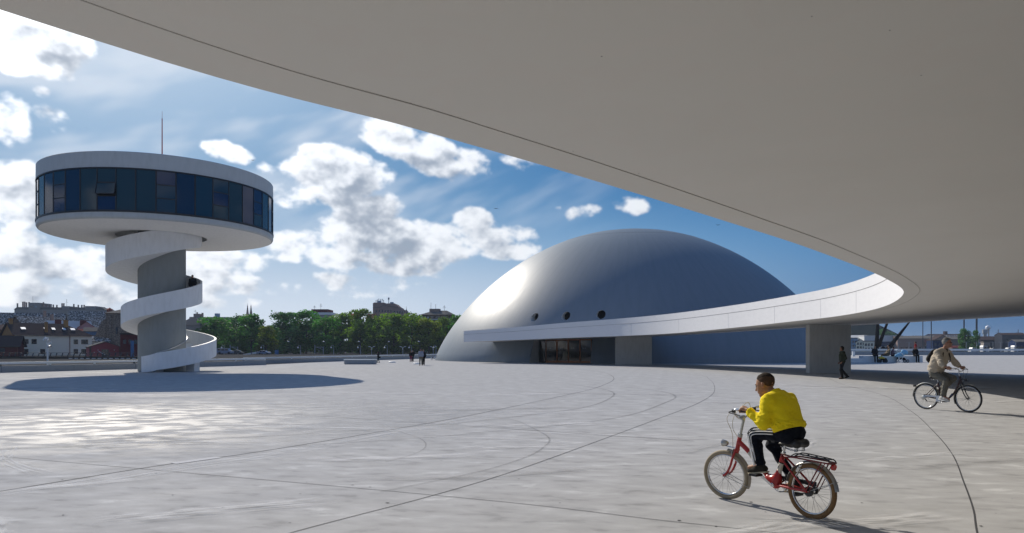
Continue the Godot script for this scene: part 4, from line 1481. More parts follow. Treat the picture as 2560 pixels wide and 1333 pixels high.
func make_red_bike() -> Node3D:
	var t := thing("bicycle", "small red folding bicycle with cream tyres and rear rack under the yellow-jumper boy", "bicycle", w(2.68, 6.4), atan2(0.863, -0.505))
	var red: Material = M.red_paint
	var cream: Material = M.cream_tyre
	var st := steered(Vector3(0.857, 0.517, 0), Vector3(-0.039, 0.144, 0), 14.0)
	wheel(t, "rear_wheel", Vector3(0, 0.25, 0), 0.25, 0.022, Transform3D(), M.tan_tyre, M.chrome, 28)
	wheel(t, "front_wheel", Vector3(0.993, 0.25, 0), 0.25, 0.022, st, cream, M.chrome, 28)
	var b := MB.new()
	b.tube(smooth([Vector3(0.835, 0.600, 0), Vector3(0.70, 0.508, 0), Vector3(0.56, 0.385, 0), Vector3(0.475, 0.305, 0), Vector3(0.425, 0.272, 0), Vector3(0.385, 0.262, 0)], 5), 0.0235, 14)
	b.tube([Vector3(0.862, 0.50, 0), Vector3(0.818, 0.664, 0)], 0.0215, 14)
	b.tube([Vector3(0.385, 0.235, 0), Vector3(0.302, 0.556, 0)], 0.0205, 14)
	for s in [-1.0, 1.0]:
		b.tube(smooth([Vector3(0.385, 0.25, 0.02 * s), Vector3(0.28, 0.25, 0.042 * s), Vector3(0.0, 0.25, 0.062 * s)], 5), 0.011, 8)
		b.tube(smooth([Vector3(0.312, 0.528, 0.012 * s), Vector3(0.25, 0.465, 0.045 * s), Vector3(0.0, 0.25, 0.066 * s)], 5), 0.0095, 8)
	put("frame", b, red, t)
	var pr := [cap3(Vector3(0.47, 0.30, 0), Vector3(0.385, 0.255, 0), 0.034, 0.036), cap3(Vector3(0.385, 0.255, 0), Vector3(0.355, 0.375, 0), 0.036, 0.024), cap3(Vector3(0.44, 0.285, 0), Vector3(0.375, 0.31, 0), 0.03, 0.03)]
	put("bracket_shell", soft(MB.new(), pr, 0.007, 0.05), red, t)
	b = MB.new()
	b.tube([Vector3(0.353, 0.358, 0), Vector3(0.326, 0.462, 0)], 0.0218, 14)
	b.tube([Vector3(0.70, 0.508, 0), Vector3(0.60, 0.421, 0)], 0.0249, 14)
	put("frame_label", b, M.label_cream, t)
	b = MB.new()
	b.tube([Vector3(0.352, 0.405, -0.0222), Vector3(0.341, 0.43, -0.0222), Vector3(0.347, 0.42, -0.0222), Vector3(0.332, 0.435, -0.0215)], 0.0022, 4)
	b.tube([Vector3(0.357, 0.354, 0), Vector3(0.354, 0.362, 0)], 0.0228, 14)
	b.tube([Vector3(0.327, 0.458, 0), Vector3(0.324, 0.466, 0)], 0.0228, 14)
	put("frame_label_print", b, M.near_black, t)
	b = MB.new()
	for s in [-1.0, 1.0]:
		var pts := []
		for p: Vector3 in smooth([Vector3(0.862, 0.512, 0.03 * s), Vector3(0.885, 0.44, 0.047 * s), Vector3(0.915, 0.35, 0.05 * s), Vector3(0.955, 0.28, 0.052 * s), Vector3(0.993, 0.25, 0.054 * s)], 5): pts.append(st * p)
		b.tube(pts, [], 10) if false else b.tube(pts, 0.0115, 10)
	b.tube([st * Vector3(0.862, 0.512, -0.034), st * Vector3(0.862, 0.512, 0.034)], 0.017, 10)
	b.tube([st * Vector3(0.866, 0.487, 0), st * Vector3(0.855, 0.525, 0)], 0.02, 12)
	put("fork", b, red, t)
	put("mudguard", mudguard(Vector3(0, 0.25, 0), 0.272, 0.056, 12, 172, Transform3D()), M.chrome_dull, t)
	put("mudguard", mudguard(Vector3(0.993, 0.25, 0), 0.272, 0.056, 98, 205, st), M.mud_cream, t)
	b = MB.new()
	for s in [-1.0, 1.0]:
		b.tube([Vector3(0, 0.25, 0.06 * s), Vector3(0.27 * cos(deg_to_rad(155)), 0.25 + 0.27 * sin(deg_to_rad(155)), 0.028 * s)], 0.003, 6)
		b.tube([st * Vector3(0.993, 0.25, 0.055 * s), st * Vector3(0.993 + 0.27 * cos(deg_to_rad(200)), 0.25 + 0.27 * sin(deg_to_rad(200)), 0.028 * s)], 0.003, 6)
	put("mudguard_stay", b, M.chrome_dull, t)
	# seat post and saddle
	b = MB.new()
	b.tube([Vector3(0.306, 0.54, 0), Vector3(0.285, 0.625, 0)], 0.0125, 12)
	b.tube([Vector3(0.306, 0.548, 0), Vector3(0.302, 0.565, 0)], 0.024, 12)
	put("seat_post", b, M.chrome, t)
	saddle(t, Vector3(0.335, 0.632, 0), Vector3(0.115, 0.662, 0), 0.16)
	# steering
	var f := Vector3(cos(deg_to_rad(14)), 0, -sin(deg_to_rad(14)))
	var r := Vector3(sin(deg_to_rad(14)), 0, cos(deg_to_rad(14)))
	var S := Vector3(0.770, 0.845, 0)
	b = MB.new()
	b.tube([Vector3(0.820, 0.658, 0), Vector3(0.775, 0.825, 0)], 0.0135, 12)
	b.tube([Vector3(0.823, 0.648, 0), Vector3(0.814, 0.68, 0)], 0.024, 12)
	b.tube([S + f * 0.02 - r * 0.03, S + f * 0.02 + r * 0.03], 0.022, 12)
	b.tube([Vector3(0.775, 0.815, 0), S + f * 0.02], 0.018, 12)
	put("stem", b, M.chrome_dull, t)
	b = MB.new()
	var half := func(s: float) -> Array: return smooth([S + f * 0.02, S + f * 0.02 + r * 0.07 * s, S + f * 0.015 + r * 0.15 * s + Vector3(0, 0.045, 0), S - f * 0.01 + r * 0.22 * s + Vector3(0, 0.088, 0), S - f * 0.07 + r * 0.245 * s + Vector3(0, 0.095, 0), S - f * 0.185 + r * 0.255 * s + Vector3(0, 0.085, 0)], 6)
	for s in [-1.0, 1.0]: b.tube(half.call(s), 0.011, 10)
	var hb := put("handlebar", b, M.chrome, t)
	for s in [-1.0, 1.0]:
		var g := MB.new()
		var e0: Vector3 = S - f * 0.085 + r * 0.247 * s + Vector3(0, 0.094, 0); var e1: Vector3 = S - f * 0.195 + r * 0.256 * s + Vector3(0, 0.085, 0)
		g.tube([e0, e1 - (e1 - e0) * 0.06, e1], [0.0165, 0.0165, 0.018], 12)
		put("grip", g, M.rubber_black, hb)
		var l := MB.new()
		l.tube(smooth([S + f * 0.0 + r * 0.215 * s + Vector3(0, 0.075, 0), S + f * 0.035 + r * 0.235 * s + Vector3(0, 0.062, 0), S - f * 0.10 + r * 0.28 * s + Vector3(0, 0.045, 0)], 5), 0.0055, 6)
		l.box(S + r * 0.205 * s + Vector3(-0.015, 0.06, -0.012), S + r * 0.205 * s + Vector3(0.015, 0.09, 0.012))
		put("brake_lever", l, M.rubber_black, hb)
	b = MB.new()
	b.tube(smooth([S + r * -0.2 + f * 0.03 + Vector3(0, 0.07, 0), S + f * 0.13 + r * -0.1 + Vector3(0, -0.02, 0), S + f * 0.13 + Vector3(0, -0.16, 0), Vector3(0.895, 0.53, -0.02)], 7), 0.0032, 5)
	b.tube(smooth([S + r * 0.2 + f * 0.03 + Vector3(0, 0.07, 0), S + f * 0.03 + r * 0.12 + Vector3(0, 0.14, 0), S + f * 0.10 + r * 0.0 + Vector3(0, 0.02, 0), S + f * 0.12 + Vector3(0, -0.12, 0), Vector3(0.83, 0.60, 0.03), Vector3(0.7, 0.49, 0.027)], 7), 0.0032, 5)
	put("brake_cable", b, M.label_cream, t)
	# front brake, lamp
	b = MB.new()
	for s in [-1.0, 1.0]:
		b.tube(smooth([st * Vector3(0.895, 0.515, 0), st * Vector3(0.90, 0.49, 0.034 * s), st * Vector3(0.905, 0.458, 0.026 * s)], 4), 0.006, 6)
	b.tube([st * Vector3(0.86, 0.51, 0), st * Vector3(0.90, 0.515, 0)], 0.007, 6)
	b.bar(st * Vector3(0.87, 0.53, 0), st * Vector3(0.985, 0.545, 0), 0.03, 0.004)
	put("front_brake", b, M.chrome_dull, t)
	b = MB.new()
	b.lathe([Vector2(0.0005, -0.04), Vector2(0.014, -0.037), Vector2(0.027, -0.018), Vector2(0.034, 0.012), Vector2(0.036, 0.024)], 20, Transform3D(st.basis * Basis(Vector3(0, 1, 0), Vector3(1, 0, 0), Vector3(0, 0, -1)), st * Vector3(0.99, 0.572, 0)), true)
	b.tube([st * Vector3(0.985, 0.543, 0), st * Vector3(0.985, 0.565, 0)], 0.007, 8)
	var lamp := put("headlight", b, M.chrome_dull, t)
	b = MB.new()
	b.lathe([Vector2(0.035, 0.024), Vector2(0.02, 0.033), Vector2(0.0005, 0.036)], 20, Transform3D(st.basis * Basis(Vector3(0, 1, 0), Vector3(1, 0, 0), Vector3(0, 0, -1)), st * Vector3(0.99, 0.572, 0)), true)
	put("lens", b, M.white_paint, lamp)
	# rack: red outer loop, dark inner rails
	b = MB.new()
	for s in [-1.0, 1.0]:
		b.tube(smooth([Vector3(0.312, 0.54, 0.012 * s), Vector3(0.24, 0.525, 0.035 * s), Vector3(0.16, 0.535, 0.05 * s), Vector3(-0.02, 0.532, 0.055 * s), Vector3(-0.15, 0.528, 0.055 * s), Vector3(-0.215, 0.525, 0.04 * s), Vector3(-0.222, 0.525, 0.0)], 5), 0.0072, 8)
		b.tube([Vector3(-0.14, 0.528, 0.056 * s), Vector3(0.01, 0.255, 0.072 * s)], 0.0065, 8)
		b.tube([Vector3(-0.175, 0.527, 0.055 * s), Vector3(-0.02, 0.245, 0.072 * s)], 0.0045, 8)
	put("rack", b, M.rack_red, t)
	b = MB.new()
	for s in [-1.0, 1.0]:
		b.tube(smooth([Vector3(0.20, 0.537, 0.03 * s), Vector3(0.15, 0.565, 0.042 * s), Vector3(0.10, 0.572, 0.045 * s), Vector3(-0.08, 0.562, 0.045 * s), Vector3(-0.19, 0.552, 0.04 * s), Vector3(-0.222, 0.53, 0.032 * s)], 5), 0.0055, 8)
		b.tube([Vector3(0.16, 0.566, 0.015 * s), Vector3(-0.19, 0.552, 0.015 * s)], 0.0035, 6)
	for x in [0.15, 0.06, -0.03, -0.12, -0.19]:
		b.tube([Vector3(x, 0.565 - maxf(0, 0.1 - x) * 0.03, -0.045), Vector3(x, 0.565 - maxf(0, 0.1 - x) * 0.03, 0.045)], 0.004, 6)
	put("rack_clamp", b, M.black_metal, t)
	b = MB.new()
	b.tube([Vector3(-0.20, 0.497, 0), Vector3(-0.212, 0.495, 0), Vector3(-0.232, 0.493, 0)], [0.012, 0.03, 0.027], 16)
	put("rear_light", b, M.lens_red, t)
	b = MB.new()
	b.lathe([Vector2(0.001, -0.03), Vector2(0.018, -0.025), Vector2(0.02, 0.02), Vector2(0.012, 0.03), Vector2(0.012, 0.05), Vector2(0.001, 0.052)], 14, Transform3D(Basis(Vector3.BACK, 0.5), Vector3(0.085, 0.44, -0.07)))
	put("dynamo", b, M.chrome, t)
	crankset(t, Vector3(0.388, 0.248, 0), 0.55, 0.155, 0.062, 0.075)
	b = MB.new()
	b.box(Vector3(0.0, 0.285, 0.062), Vector3(0.40, 0.325, 0.068))
	b.tube([Vector3(0, 0.25, -0.05), Vector3(0, 0.25, -0.032)], 0.045, 20)
	put("chain_guard", b, M.black_metal, t)
	b = MB.new()
	b.bar(Vector3(0.39, 0.175, 0.048), Vector3(0.0, 0.218, 0.048), 0.008, 0.008)
	b.bar(Vector3(0.39, 0.322, 0.048), Vector3(0.0, 0.282, 0.048), 0.008, 0.008)
	b.tube([Vector3(0, 0.25, 0.042), Vector3(0, 0.25, 0.05)], 0.034, 18)
	put("chain", b, M.black_metal, t)
	return t

func make_boy() -> void:
	var S := Vector3(0.770, 0.845, 0)
	var f := Vector3(cos(deg_to_rad(14)), 0, -sin(deg_to_rad(14)))
	var r := Vector3(sin(deg_to_rad(14)), 0, cos(deg_to_rad(14)))
	var J := {"pelvis": Vector3(0.232, 0.765, 0), "chest": Vector3(0.318, 0.972, 0), "neck": Vector3(0.388, 1.088, 0), "head": Vector3(0.505, 1.178, -0.01), "face": Vector3(0.93, -0.30, -0.30)}
	for s: String in ["l", "r"]:
		var z := -1.0 if s == "l" else 1.0
		J["sh" + s] = Vector3(0.355, 1.035, 0.145 * z)
		var g := S - f * 0.13 + r * 0.250 * z + Vector3(0, 0.091, 0)
		J["grip" + s] = g
		J["gdir" + s] = (f + r * -0.08 * z).normalized()
		J["ha" + s] = g + Vector3(-0.062, 0.012, 0.018 * z)
		J["el" + s] = Vector3(0.345, 0.835, 0.225 * z) if s == "l" else Vector3(0.42, 0.85, 0.27)
		J["hip" + s] = Vector3(0.215, 0.735, 0.075 * z)
	J.knl = Vector3(0.555, 0.712, -0.10); J.anl = Vector3(0.478, 0.425, -0.105); J.toel = Vector3(0.60, 0.385, -0.115)
	J.knr = Vector3(0.505, 0.60, 0.09); J.anr = Vector3(0.245, 0.275, 0.10); J.toer = Vector3(0.37, 0.225, 0.11)
	var b := 0.80
	var L := {"b": b, "head": 0.222, "skin": M.skin_tan, "top": cloth("yellow_knit", lin(0.84, 0.65, 0.014)), "trousers": cloth("navy_cloth", lin(0.006, 0.008, 0.014)), "shoe": cloth("dark_canvas", lin(0.025, 0.022, 0.017)), "sole": M.sole_cream,
		"hair": cloth("dark_hair", lin(0.026, 0.018, 0.013)), "fade": cloth("cropped_hair", lin(0.075, 0.045, 0.029)), "hair_out": 0.010, "nape": -0.12, "top_name": "jumper", "hem_cut": 0.03, "top_w": 1.06, "leg": 0.92, "foot_y": 0.6}
	var t := figure("boy in yellow jumper and striped track trousers riding the red bicycle", J, L, w(2.68, 6.4), atan2(0.863, -0.505), 0.011)
	# the knitted collar and cuffs, the green shirt that shows at the waist, and the stripes down the trousers
	var m := MB.new()
	m.torus(J.neck + Vector3(0.016, 0.012, 0), (J.neck - J.chest).normalized().lerp((J.head - J.neck).normalized(), 0.5).normalized(), 0.057, 0.013, 28, 8, 0, TAU, Vector3.ZERO, 1.6)
	put("collar", m, L.top, t)
	put("shirt", soft(MB.new(), [cap3(Vector3(0.372, 0.775, -0.085), Vector3(0.395, 0.83, -0.085), 0.036, 0.042), cap3(Vector3(0.37, 0.785, 0.05), Vector3(0.39, 0.84, -0.06), 0.04, 0.045)], 0.008, 0.03), cloth("green_cotton", lin(0.02, 0.32, 0.17)), t)
	for k in 3:
		var off := (k - 1) * 0.024
		var pts := []
		# along the outer face of the left leg: hip to knee, round it, down the shin
		var path := [Vector3(0.30, 0.742, 0), Vector3(0.42, 0.735, 0), Vector3(0.52, 0.722, 0), Vector3(0.556, 0.690, 0), Vector3(0.548, 0.63, 0), Vector3(0.525, 0.54, 0), Vector3(0.505, 0.46, 0), Vector3(0.497, 0.425, 0)]
		var rr := [0.068, 0.063, 0.058, 0.055, 0.0535, 0.051, 0.049, 0.048]
		var path2 := smooth(path, 4)
		for i in path2.size():
			var d: Vector3 = (path2[mini(i + 1, path2.size() - 1)] - path2[maxi(i - 1, 0)]).normalized()
			var nrm := Vector3(-d.y, d.x, 0)
			if nrm.y < 0 and i < 8: nrm = -nrm
			var q := float(i) / 4.0
			var rad: float = lerpf(rr[mini(int(q), 7)], rr[mini(int(q) + 1, 7)], q - int(q)) * 1.02
			var zc := lerpf(-0.085, -0.105, minf(q / 3.0, 1.0))
			# slide round the leg by the stripe's offset; forward and up is the front of the leg
			var a := off / rad + (0.25 if i < 10 else 0.25)
			pts.append(path2[i] + Vector3(0, 0, zc) + Vector3(0, 0, -1) * rad * cos(a) + nrm * rad * sin(a))
		var sm := MB.new()
		sm.tube(pts, 0.0058, 6)
		put("trouser_stripe", sm, M.white_paint, t)

func make_man() -> void:
	var at := w(10.47, 18.1)
	var turn := atan2(0.893, 0.45) - 0.0
	turn = -turn   # heads right and towards the viewer
	var t := thing("bicycle", "dark step-through city bicycle with silver mudguards under the man in beige", "bicycle", at, turn)
	var dark: Material = M.bike_plum
	wheel(t, "rear_wheel", Vector3(0, 0.328, 0), 0.328, 0.02, Transform3D(), M.rubber_black, M.chrome, 36)
	wheel(t, "front_wheel", Vector3(1.05, 0.328, 0), 0.328, 0.02, Transform3D(), M.rubber_black, M.chrome, 36)
	var b := MB.new()
	b.tube(smooth([Vector3(0.862, 0.77, 0), Vector3(0.80, 0.62, 0), Vector3(0.69, 0.42, 0), Vector3(0.56, 0.305, 0), Vector3(0.40, 0.275, 0)], 6), 0.021, 12)
	b.tube([Vector3(0.885, 0.70, 0), Vector3(0.845, 0.86, 0)], 0.021, 12)
	b.tube([Vector3(0.39, 0.265, 0), Vector3(0.315, 0.69, 0)], 0.017, 12)
	for s in [-1.0, 1.0]:
		b.tube(smooth([Vector3(0.39, 0.27, 0.025 * s), Vector3(0.25, 0.29, 0.045 * s), Vector3(0.0, 0.328, 0.065 * s)], 4), 0.010, 8)
		b.tube(smooth([Vector3(0.325, 0.66, 0.02 * s), Vector3(0.22, 0.55, 0.045 * s), Vector3(0.0, 0.328, 0.066 * s)], 4), 0.0095, 8)
	put("frame", b, dark, t)
	b = MB.new()
	for s in [-1.0, 1.0]:
		b.tube(smooth([Vector3(0.885, 0.70, 0.03 * s), Vector3(0.92, 0.58, 0.05 * s), Vector3(0.98, 0.43, 0.052 * s), Vector3(1.05, 0.328, 0.054 * s)], 5), 0.012, 10)
	b.tube([Vector3(0.885, 0.70, -0.04), Vector3(0.885, 0.70, 0.04)], 0.018, 10)
	put("fork", b, M.black_metal, t)
	put("mudguard", mudguard(Vector3(0, 0.328, 0), 0.352, 0.055, 5, 185, Transform3D()), M.chrome_dull, t)
	put("mudguard", mudguard(Vector3(1.05, 0.328, 0), 0.352, 0.055, 70, 205, Transform3D()), M.chrome_dull, t)
	b = MB.new()
	for s in [-1.0, 1.0]:
		b.tube([Vector3(0, 0.328, 0.06 * s), Vector3(-0.33, 0.42, 0.028 * s)], 0.003, 6)
		b.tube([Vector3(1.05, 0.328, 0.06 * s), Vector3(0.70, 0.30, 0.028 * s)], 0.003, 6)
		b.tube([Vector3(0.915, 0.66, 0.045 * s), Vector3(0.95, 0.60, 0.03 * s)], 0.008, 6)
	put("mudguard_stay", b, M.chrome_dull, t)
	b = MB.new()
	b.tube([Vector3(0.318, 0.68, 0), Vector3(0.30, 0.77, 0)], 0.0125, 10)
	put("seat_post", b, M.chrome, t)
	saddle(t, Vector3(0.375, 0.80, 0), Vector3(0.17, 0.815, 0), 0.17)
	b = MB.new()
	b.tube([Vector3(0.845, 0.86, 0), Vector3(0.822, 0.965, 0)], 0.013, 10)
	b.tube([Vector3(0.822, 0.965, 0), Vector3(0.87, 0.985, 0)], 0.016, 10)
	put("stem", b, M.chrome, t)
	b = MB.new()
	for s in [-1.0, 1.0]:
		b.tube(smooth([Vector3(0.87, 0.985, 0), Vector3(0.875, 0.99, 0.06 * s), Vector3(0.875, 1.035, 0.13 * s), Vector3(0.855, 1.055, 0.20 * s), Vector3(0.80, 1.055, 0.27 * s), Vector3(0.69, 1.045, 0.315 * s)], 6), 0.0115, 10)
	var hb := put("handlebar", b, M.chrome, t)
	for s in [-1.0, 1.0]:
		var g := MB.new()
		g.tube([Vector3(0.805, 1.055, 0.266 * s), Vector3(0.68, 1.044, 0.319 * s)], 0.0165, 12)
		put("grip", g, M.rubber_black, hb)
		var l := MB.new()
		l.tube(smooth([Vector3(0.86, 1.05, 0.2 * s), Vector3(0.90, 1.03, 0.235 * s), Vector3(0.78, 1.01, 0.31 * s)], 5), 0.006, 6)
		put("brake_lever", l, M.rubber_black, hb)
	b = MB.new()
	b.tube(smooth([Vector3(0.86, 1.05, -0.2), Vector3(0.98, 1.0, -0.1), Vector3(0.97, 0.85, -0.02), Vector3(0.91, 0.64, -0.03)], 6), 0.003, 5)
	b.tube(smooth([Vector3(0.86, 1.05, 0.2), Vector3(0.97, 1.02, 0.1), Vector3(0.95, 0.86, 0.03), Vector3(0.83, 0.66, 0.022)], 6), 0.003, 5)
	put("brake_cable", b, M.black_metal, t)
	b = MB.new()
	b.box(Vector3(0.875, 0.785, -0.05), Vector3(1.0, 0.80, 0.05))
	b.box(Vector3(0.985, 0.75, -0.05), Vector3(1.0, 0.785, 0.05))
	put("front_bracket", b, M.black_metal, t)
	b = MB.new()
	b.box(Vector3(0.02, 0.325, 0.066), Vector3(0.30, 0.362, 0.074))
	b.box(Vector3(0.30, 0.22, 0.066), Vector3(0.405, 0.365, 0.074))
	put("chain_guard", b, M.guard_silver, t)
	b = MB.new()
	b.bar(Vector3(0.39, 0.185, 0.05), Vector3(0.02, 0.21, 0.05), 0.008, 0.008)
	b.bar(Vector3(0.39, 0.345, 0.05), Vector3(0.0, 0.375, 0.05), 0.008, 0.008)
	b.tube([Vector3(0, 0.328, 0.04), Vector3(0, 0.328, 0.062)], 0.048, 20)
	b.bar(Vector3(0.0, 0.30, 0.07), Vector3(0.06, 0.21, 0.06), 0.012, 0.02)
	put("chain", b, M.black_metal, t)
	b = MB.new()
	b.lathe([Vector2(0.055, -0.01), Vector2(0.06, 0.0), Vector2(0.03, 0.012), Vector2(0.001, 0.014)], 20, Transform3D(Basis(Vector3.RIGHT, Vector3.BACK, Vector3.DOWN), Vector3(-0.02, 0.30, 0.075)))
	put("gear_disc", b, M.chrome_dull, t)
	b = MB.new()
	b.box(Vector3(-0.325, 0.555, -0.025), Vector3(-0.27, 0.60, 0.025))
	put("rear_reflector", b, M.rubber_black, t)
	b = MB.new()
	b.tube([Vector3(0.69, 0.43, 0.03), Vector3(0.625, 0.35, 0.03)], 0.02, 10)
	put("lock", b, M.lock_blue, t)
	crankset(t, Vector3(0.39, 0.27, 0), PI - 0.25, 0.165, 0.062, 0.085)
	# the rider
	var J := {"pelvis": Vector3(0.235, 0.955, 0), "chest": Vector3(0.36, 1.29, 0), "neck": Vector3(0.47, 1.505, 0), "head": Vector3(0.545, 1.675, 0.01), "face": Vector3(0.93, 0.0, -0.37)}
	for s: String in ["l", "r"]:
		var z := -1.0 if s == "l" else 1.0
		J["sh" + s] = Vector3(0.42, 1.43, 0.185 * z)
		J["el" + s] = Vector3(0.575, 1.165, 0.285 * z)
		var g := Vector3(0.755, 1.051, 0.287 * z)
		J["grip" + s] = g
		J["gdir" + s] = Vector3(0.92, 0.08, -0.38 * z).normalized()
		J["ha" + s] = g + Vector3(-0.078, 0.028, 0.012 * z)
		J["hip" + s] = Vector3(0.26, 0.915, 0.095 * z)
	J.knr = Vector3(0.585, 0.735, 0.11); J.anr = Vector3(0.505, 0.355, 0.115); J.toer = Vector3(0.66, 0.30, 0.13)
	J.knl = Vector3(0.615, 0.80, -0.11); J.anl = Vector3(0.27, 0.455, -0.115); J.toel = Vector3(0.40, 0.385, -0.13)
	var L := {"b": 1.0, "head": 0.245, "skin": M.skin_ruddy, "top": cloth("beige_shell", lin(0.40, 0.345, 0.27)), "trousers": cloth("grey_chino", lin(0.13, 0.125, 0.105)), "shoe": cloth("white_trainer", lin(0.45, 0.44, 0.41)), "sole": M.white_paint,
		"hair": cloth("grey_hair", lin(0.12, 0.12, 0.115)), "fade": cloth("white_hair", lin(0.22, 0.22, 0.21)), "hair_out": 0.022, "nape": -0.2, "hem_cut": 0.02, "hem": -0.06, "top_w": 1.12, "leg": 1.05, "foot_y": 0.55}
	var p := figure("grey-haired man in beige jacket and sunglasses riding the dark city bicycle", J, L, at, turn, 0.014)
	var m := MB.new()
	var fb: Vector3 = J.face.normalized()
	var rt := fb.cross(Vector3.UP).normalized()
	for s in [-1.0, 1.0]:
		m.ball(J.head + fb * 0.094 + rt * 0.033 * s + Vector3(0, 0.004, 0), Vector3(0.010, 0.021, 0.028), 10, Basis(fb, Vector3.UP, rt))
		m.tube([J.head + fb * 0.085 + rt * 0.055 * s + Vector3(0, 0.01, 0), J.head - fb * 0.0 + rt * 0.083 * s + Vector3(0, 0.008, 0)], 0.004, 5)
	m.tube([J.head + fb * 0.098 - rt * 0.02 + Vector3(0, 0.012, 0), J.head + fb * 0.098 + rt * 0.02 + Vector3(0, 0.012, 0)], 0.004, 5)
	put("sunglasses", m, M.shade_glass, p)
	put("shirt_front", soft(MB.new(), [cap3(J.neck + Vector3(0.03, 0.0, 0), J.chest + Vector3(0.125, 0.08, 0), 0.05, 0.03)], 0.01, 0.02), M.near_black, p)
	# the turned-down hood behind the neck
	put("hood", soft(MB.new(), [cap3(J.neck + Vector3(-0.07, 0.0, -0.07), J.neck + Vector3(-0.10, -0.03, 0), 0.03, 0.045), cap3(J.neck + Vector3(-0.07, 0.0, 0.07), J.neck + Vector3(-0.10, -0.03, 0), 0.03, 0.045), cap3(J.neck + Vector3(-0.07, 0, 0.07), J.neck + Vector3(0.035, 0.0, 0.062), 0.03, 0.016), cap3(J.neck + Vector3(-0.07, 0, -0.07), J.neck + Vector3(0.035, 0.0, -0.062), 0.03, 0.016)], 0.01, 0.02), L.top, p)
	for s in [-1.0, 1.0]:
		var k := MB.new()
		var an: Vector3 = J.anr if s > 0 else J.anl
		k.tube([an + Vector3(0, -0.02, 0), an + Vector3(0.01, 0.06, 0)], 0.044, 12)
		put("sock", k, M.near_black, p)
	# backpack, worn on the back
	var bp := thing("backpack", "small black and grey backpack on the back of the beige-jacket cyclist", "backpack", at, turn)
	var ax: Vector3 = (J.neck - J.pelvis).normalized()
	var bk := Vector3(-ax.y, ax.x, 0)
	var c: Vector3 = J.pelvis.lerp(J.neck, 0.56) + bk * 0.215
	put("bag", soft(MB.new(), [egg(c, Vector3(0.075, 0.19, 0.14), Basis(bk, ax, Vector3.BACK)), egg(c + bk * 0.02 - ax * 0.06, Vector3(0.075, 0.12, 0.13), Basis(bk, ax, Vector3.BACK))], 0.012, 0.03), cloth("black_nylon", lin(0.012, 0.012, 0.013)), bp)
	put("pocket", soft(MB.new(), [egg(c + bk * 0.06 - ax * 0.085, Vector3(0.05, 0.09, 0.11), Basis(bk, ax, Vector3.BACK))], 0.012, 0.02), cloth("grey_nylon", lin(0.25, 0.25, 0.24)), bp)
	for s in [-1.0, 1.0]:
		var k := MB.new()
		k.tube(smooth([c + ax * 0.15 + Vector3(0, 0, 0.09 * s), J.neck + Vector3(-0.02, 0.0, 0.105 * s), J.chest + Vector3(0.155, 0.11, 0.12 * s), J.chest + Vector3(0.11, -0.09, 0.19 * s), c - ax * 0.13 - bk * 0.05 + Vector3(0, 0, 0.13 * s)], 6), 0.012, 6)
		put("strap", k, M.black_nylon, bp)

func bike_materials() -> void:
	M_weave = tex(noise(FastNoiseLite.TYPE_SIMPLEX, 0.03, 3, 77), 512, {}, 3.0)
	mat("chrome_dull", lin(0.45, 0.45, 0.43), 0.38, 0.9)
	mat("spoke", lin(0.12, 0.12, 0.12), 0.4, 0.8)
	mat("cream_tyre", lin(0.30, 0.245, 0.165), 0.85)
	mat("tan_tyre", lin(0.19, 0.105, 0.04), 0.85)
	mat("mud_cream", lin(0.34, 0.31, 0.25), 0.5)
	mat("label_cream", lin(0.55, 0.51, 0.42), 0.5)
	mat("rack_red", lin(0.16, 0.012, 0.012), 0.4)
	mat("lens_red", lin(0.45, 0.012, 0.01), 0.2)
	mat("rubber_black", lin(0.014, 0.014, 0.015), 0.75)
	mat("saddle_black", lin(0.016, 0.015, 0.014), 0.5)
	mat("bike_plum", lin(0.035, 0.010, 0.012), 0.3)
	mat("guard_silver", lin(0.42, 0.46, 0.52), 0.4)
	mat("lock_blue", lin(0.01, 0.03, 0.10), 0.4)
	mat("shade_glass", lin(0.02, 0.008, 0.006), 0.08)
	mat("sole_cream", lin(0.42, 0.36, 0.25), 0.8)
	for q: Array in [["skin_tan", lin(0.30, 0.155, 0.085)], ["skin_ruddy", lin(0.33, 0.165, 0.11)], ["skin_shade", lin(0.26, 0.14, 0.09)]]:
		var m := mat(q[0], q[1], 0.55, 0, 0.4)
		m.subsurf_scatter_enabled = true
		m.subsurf_scatter_strength = 0.15

# ---------------------------------------------------------------- trees
var crowns := []

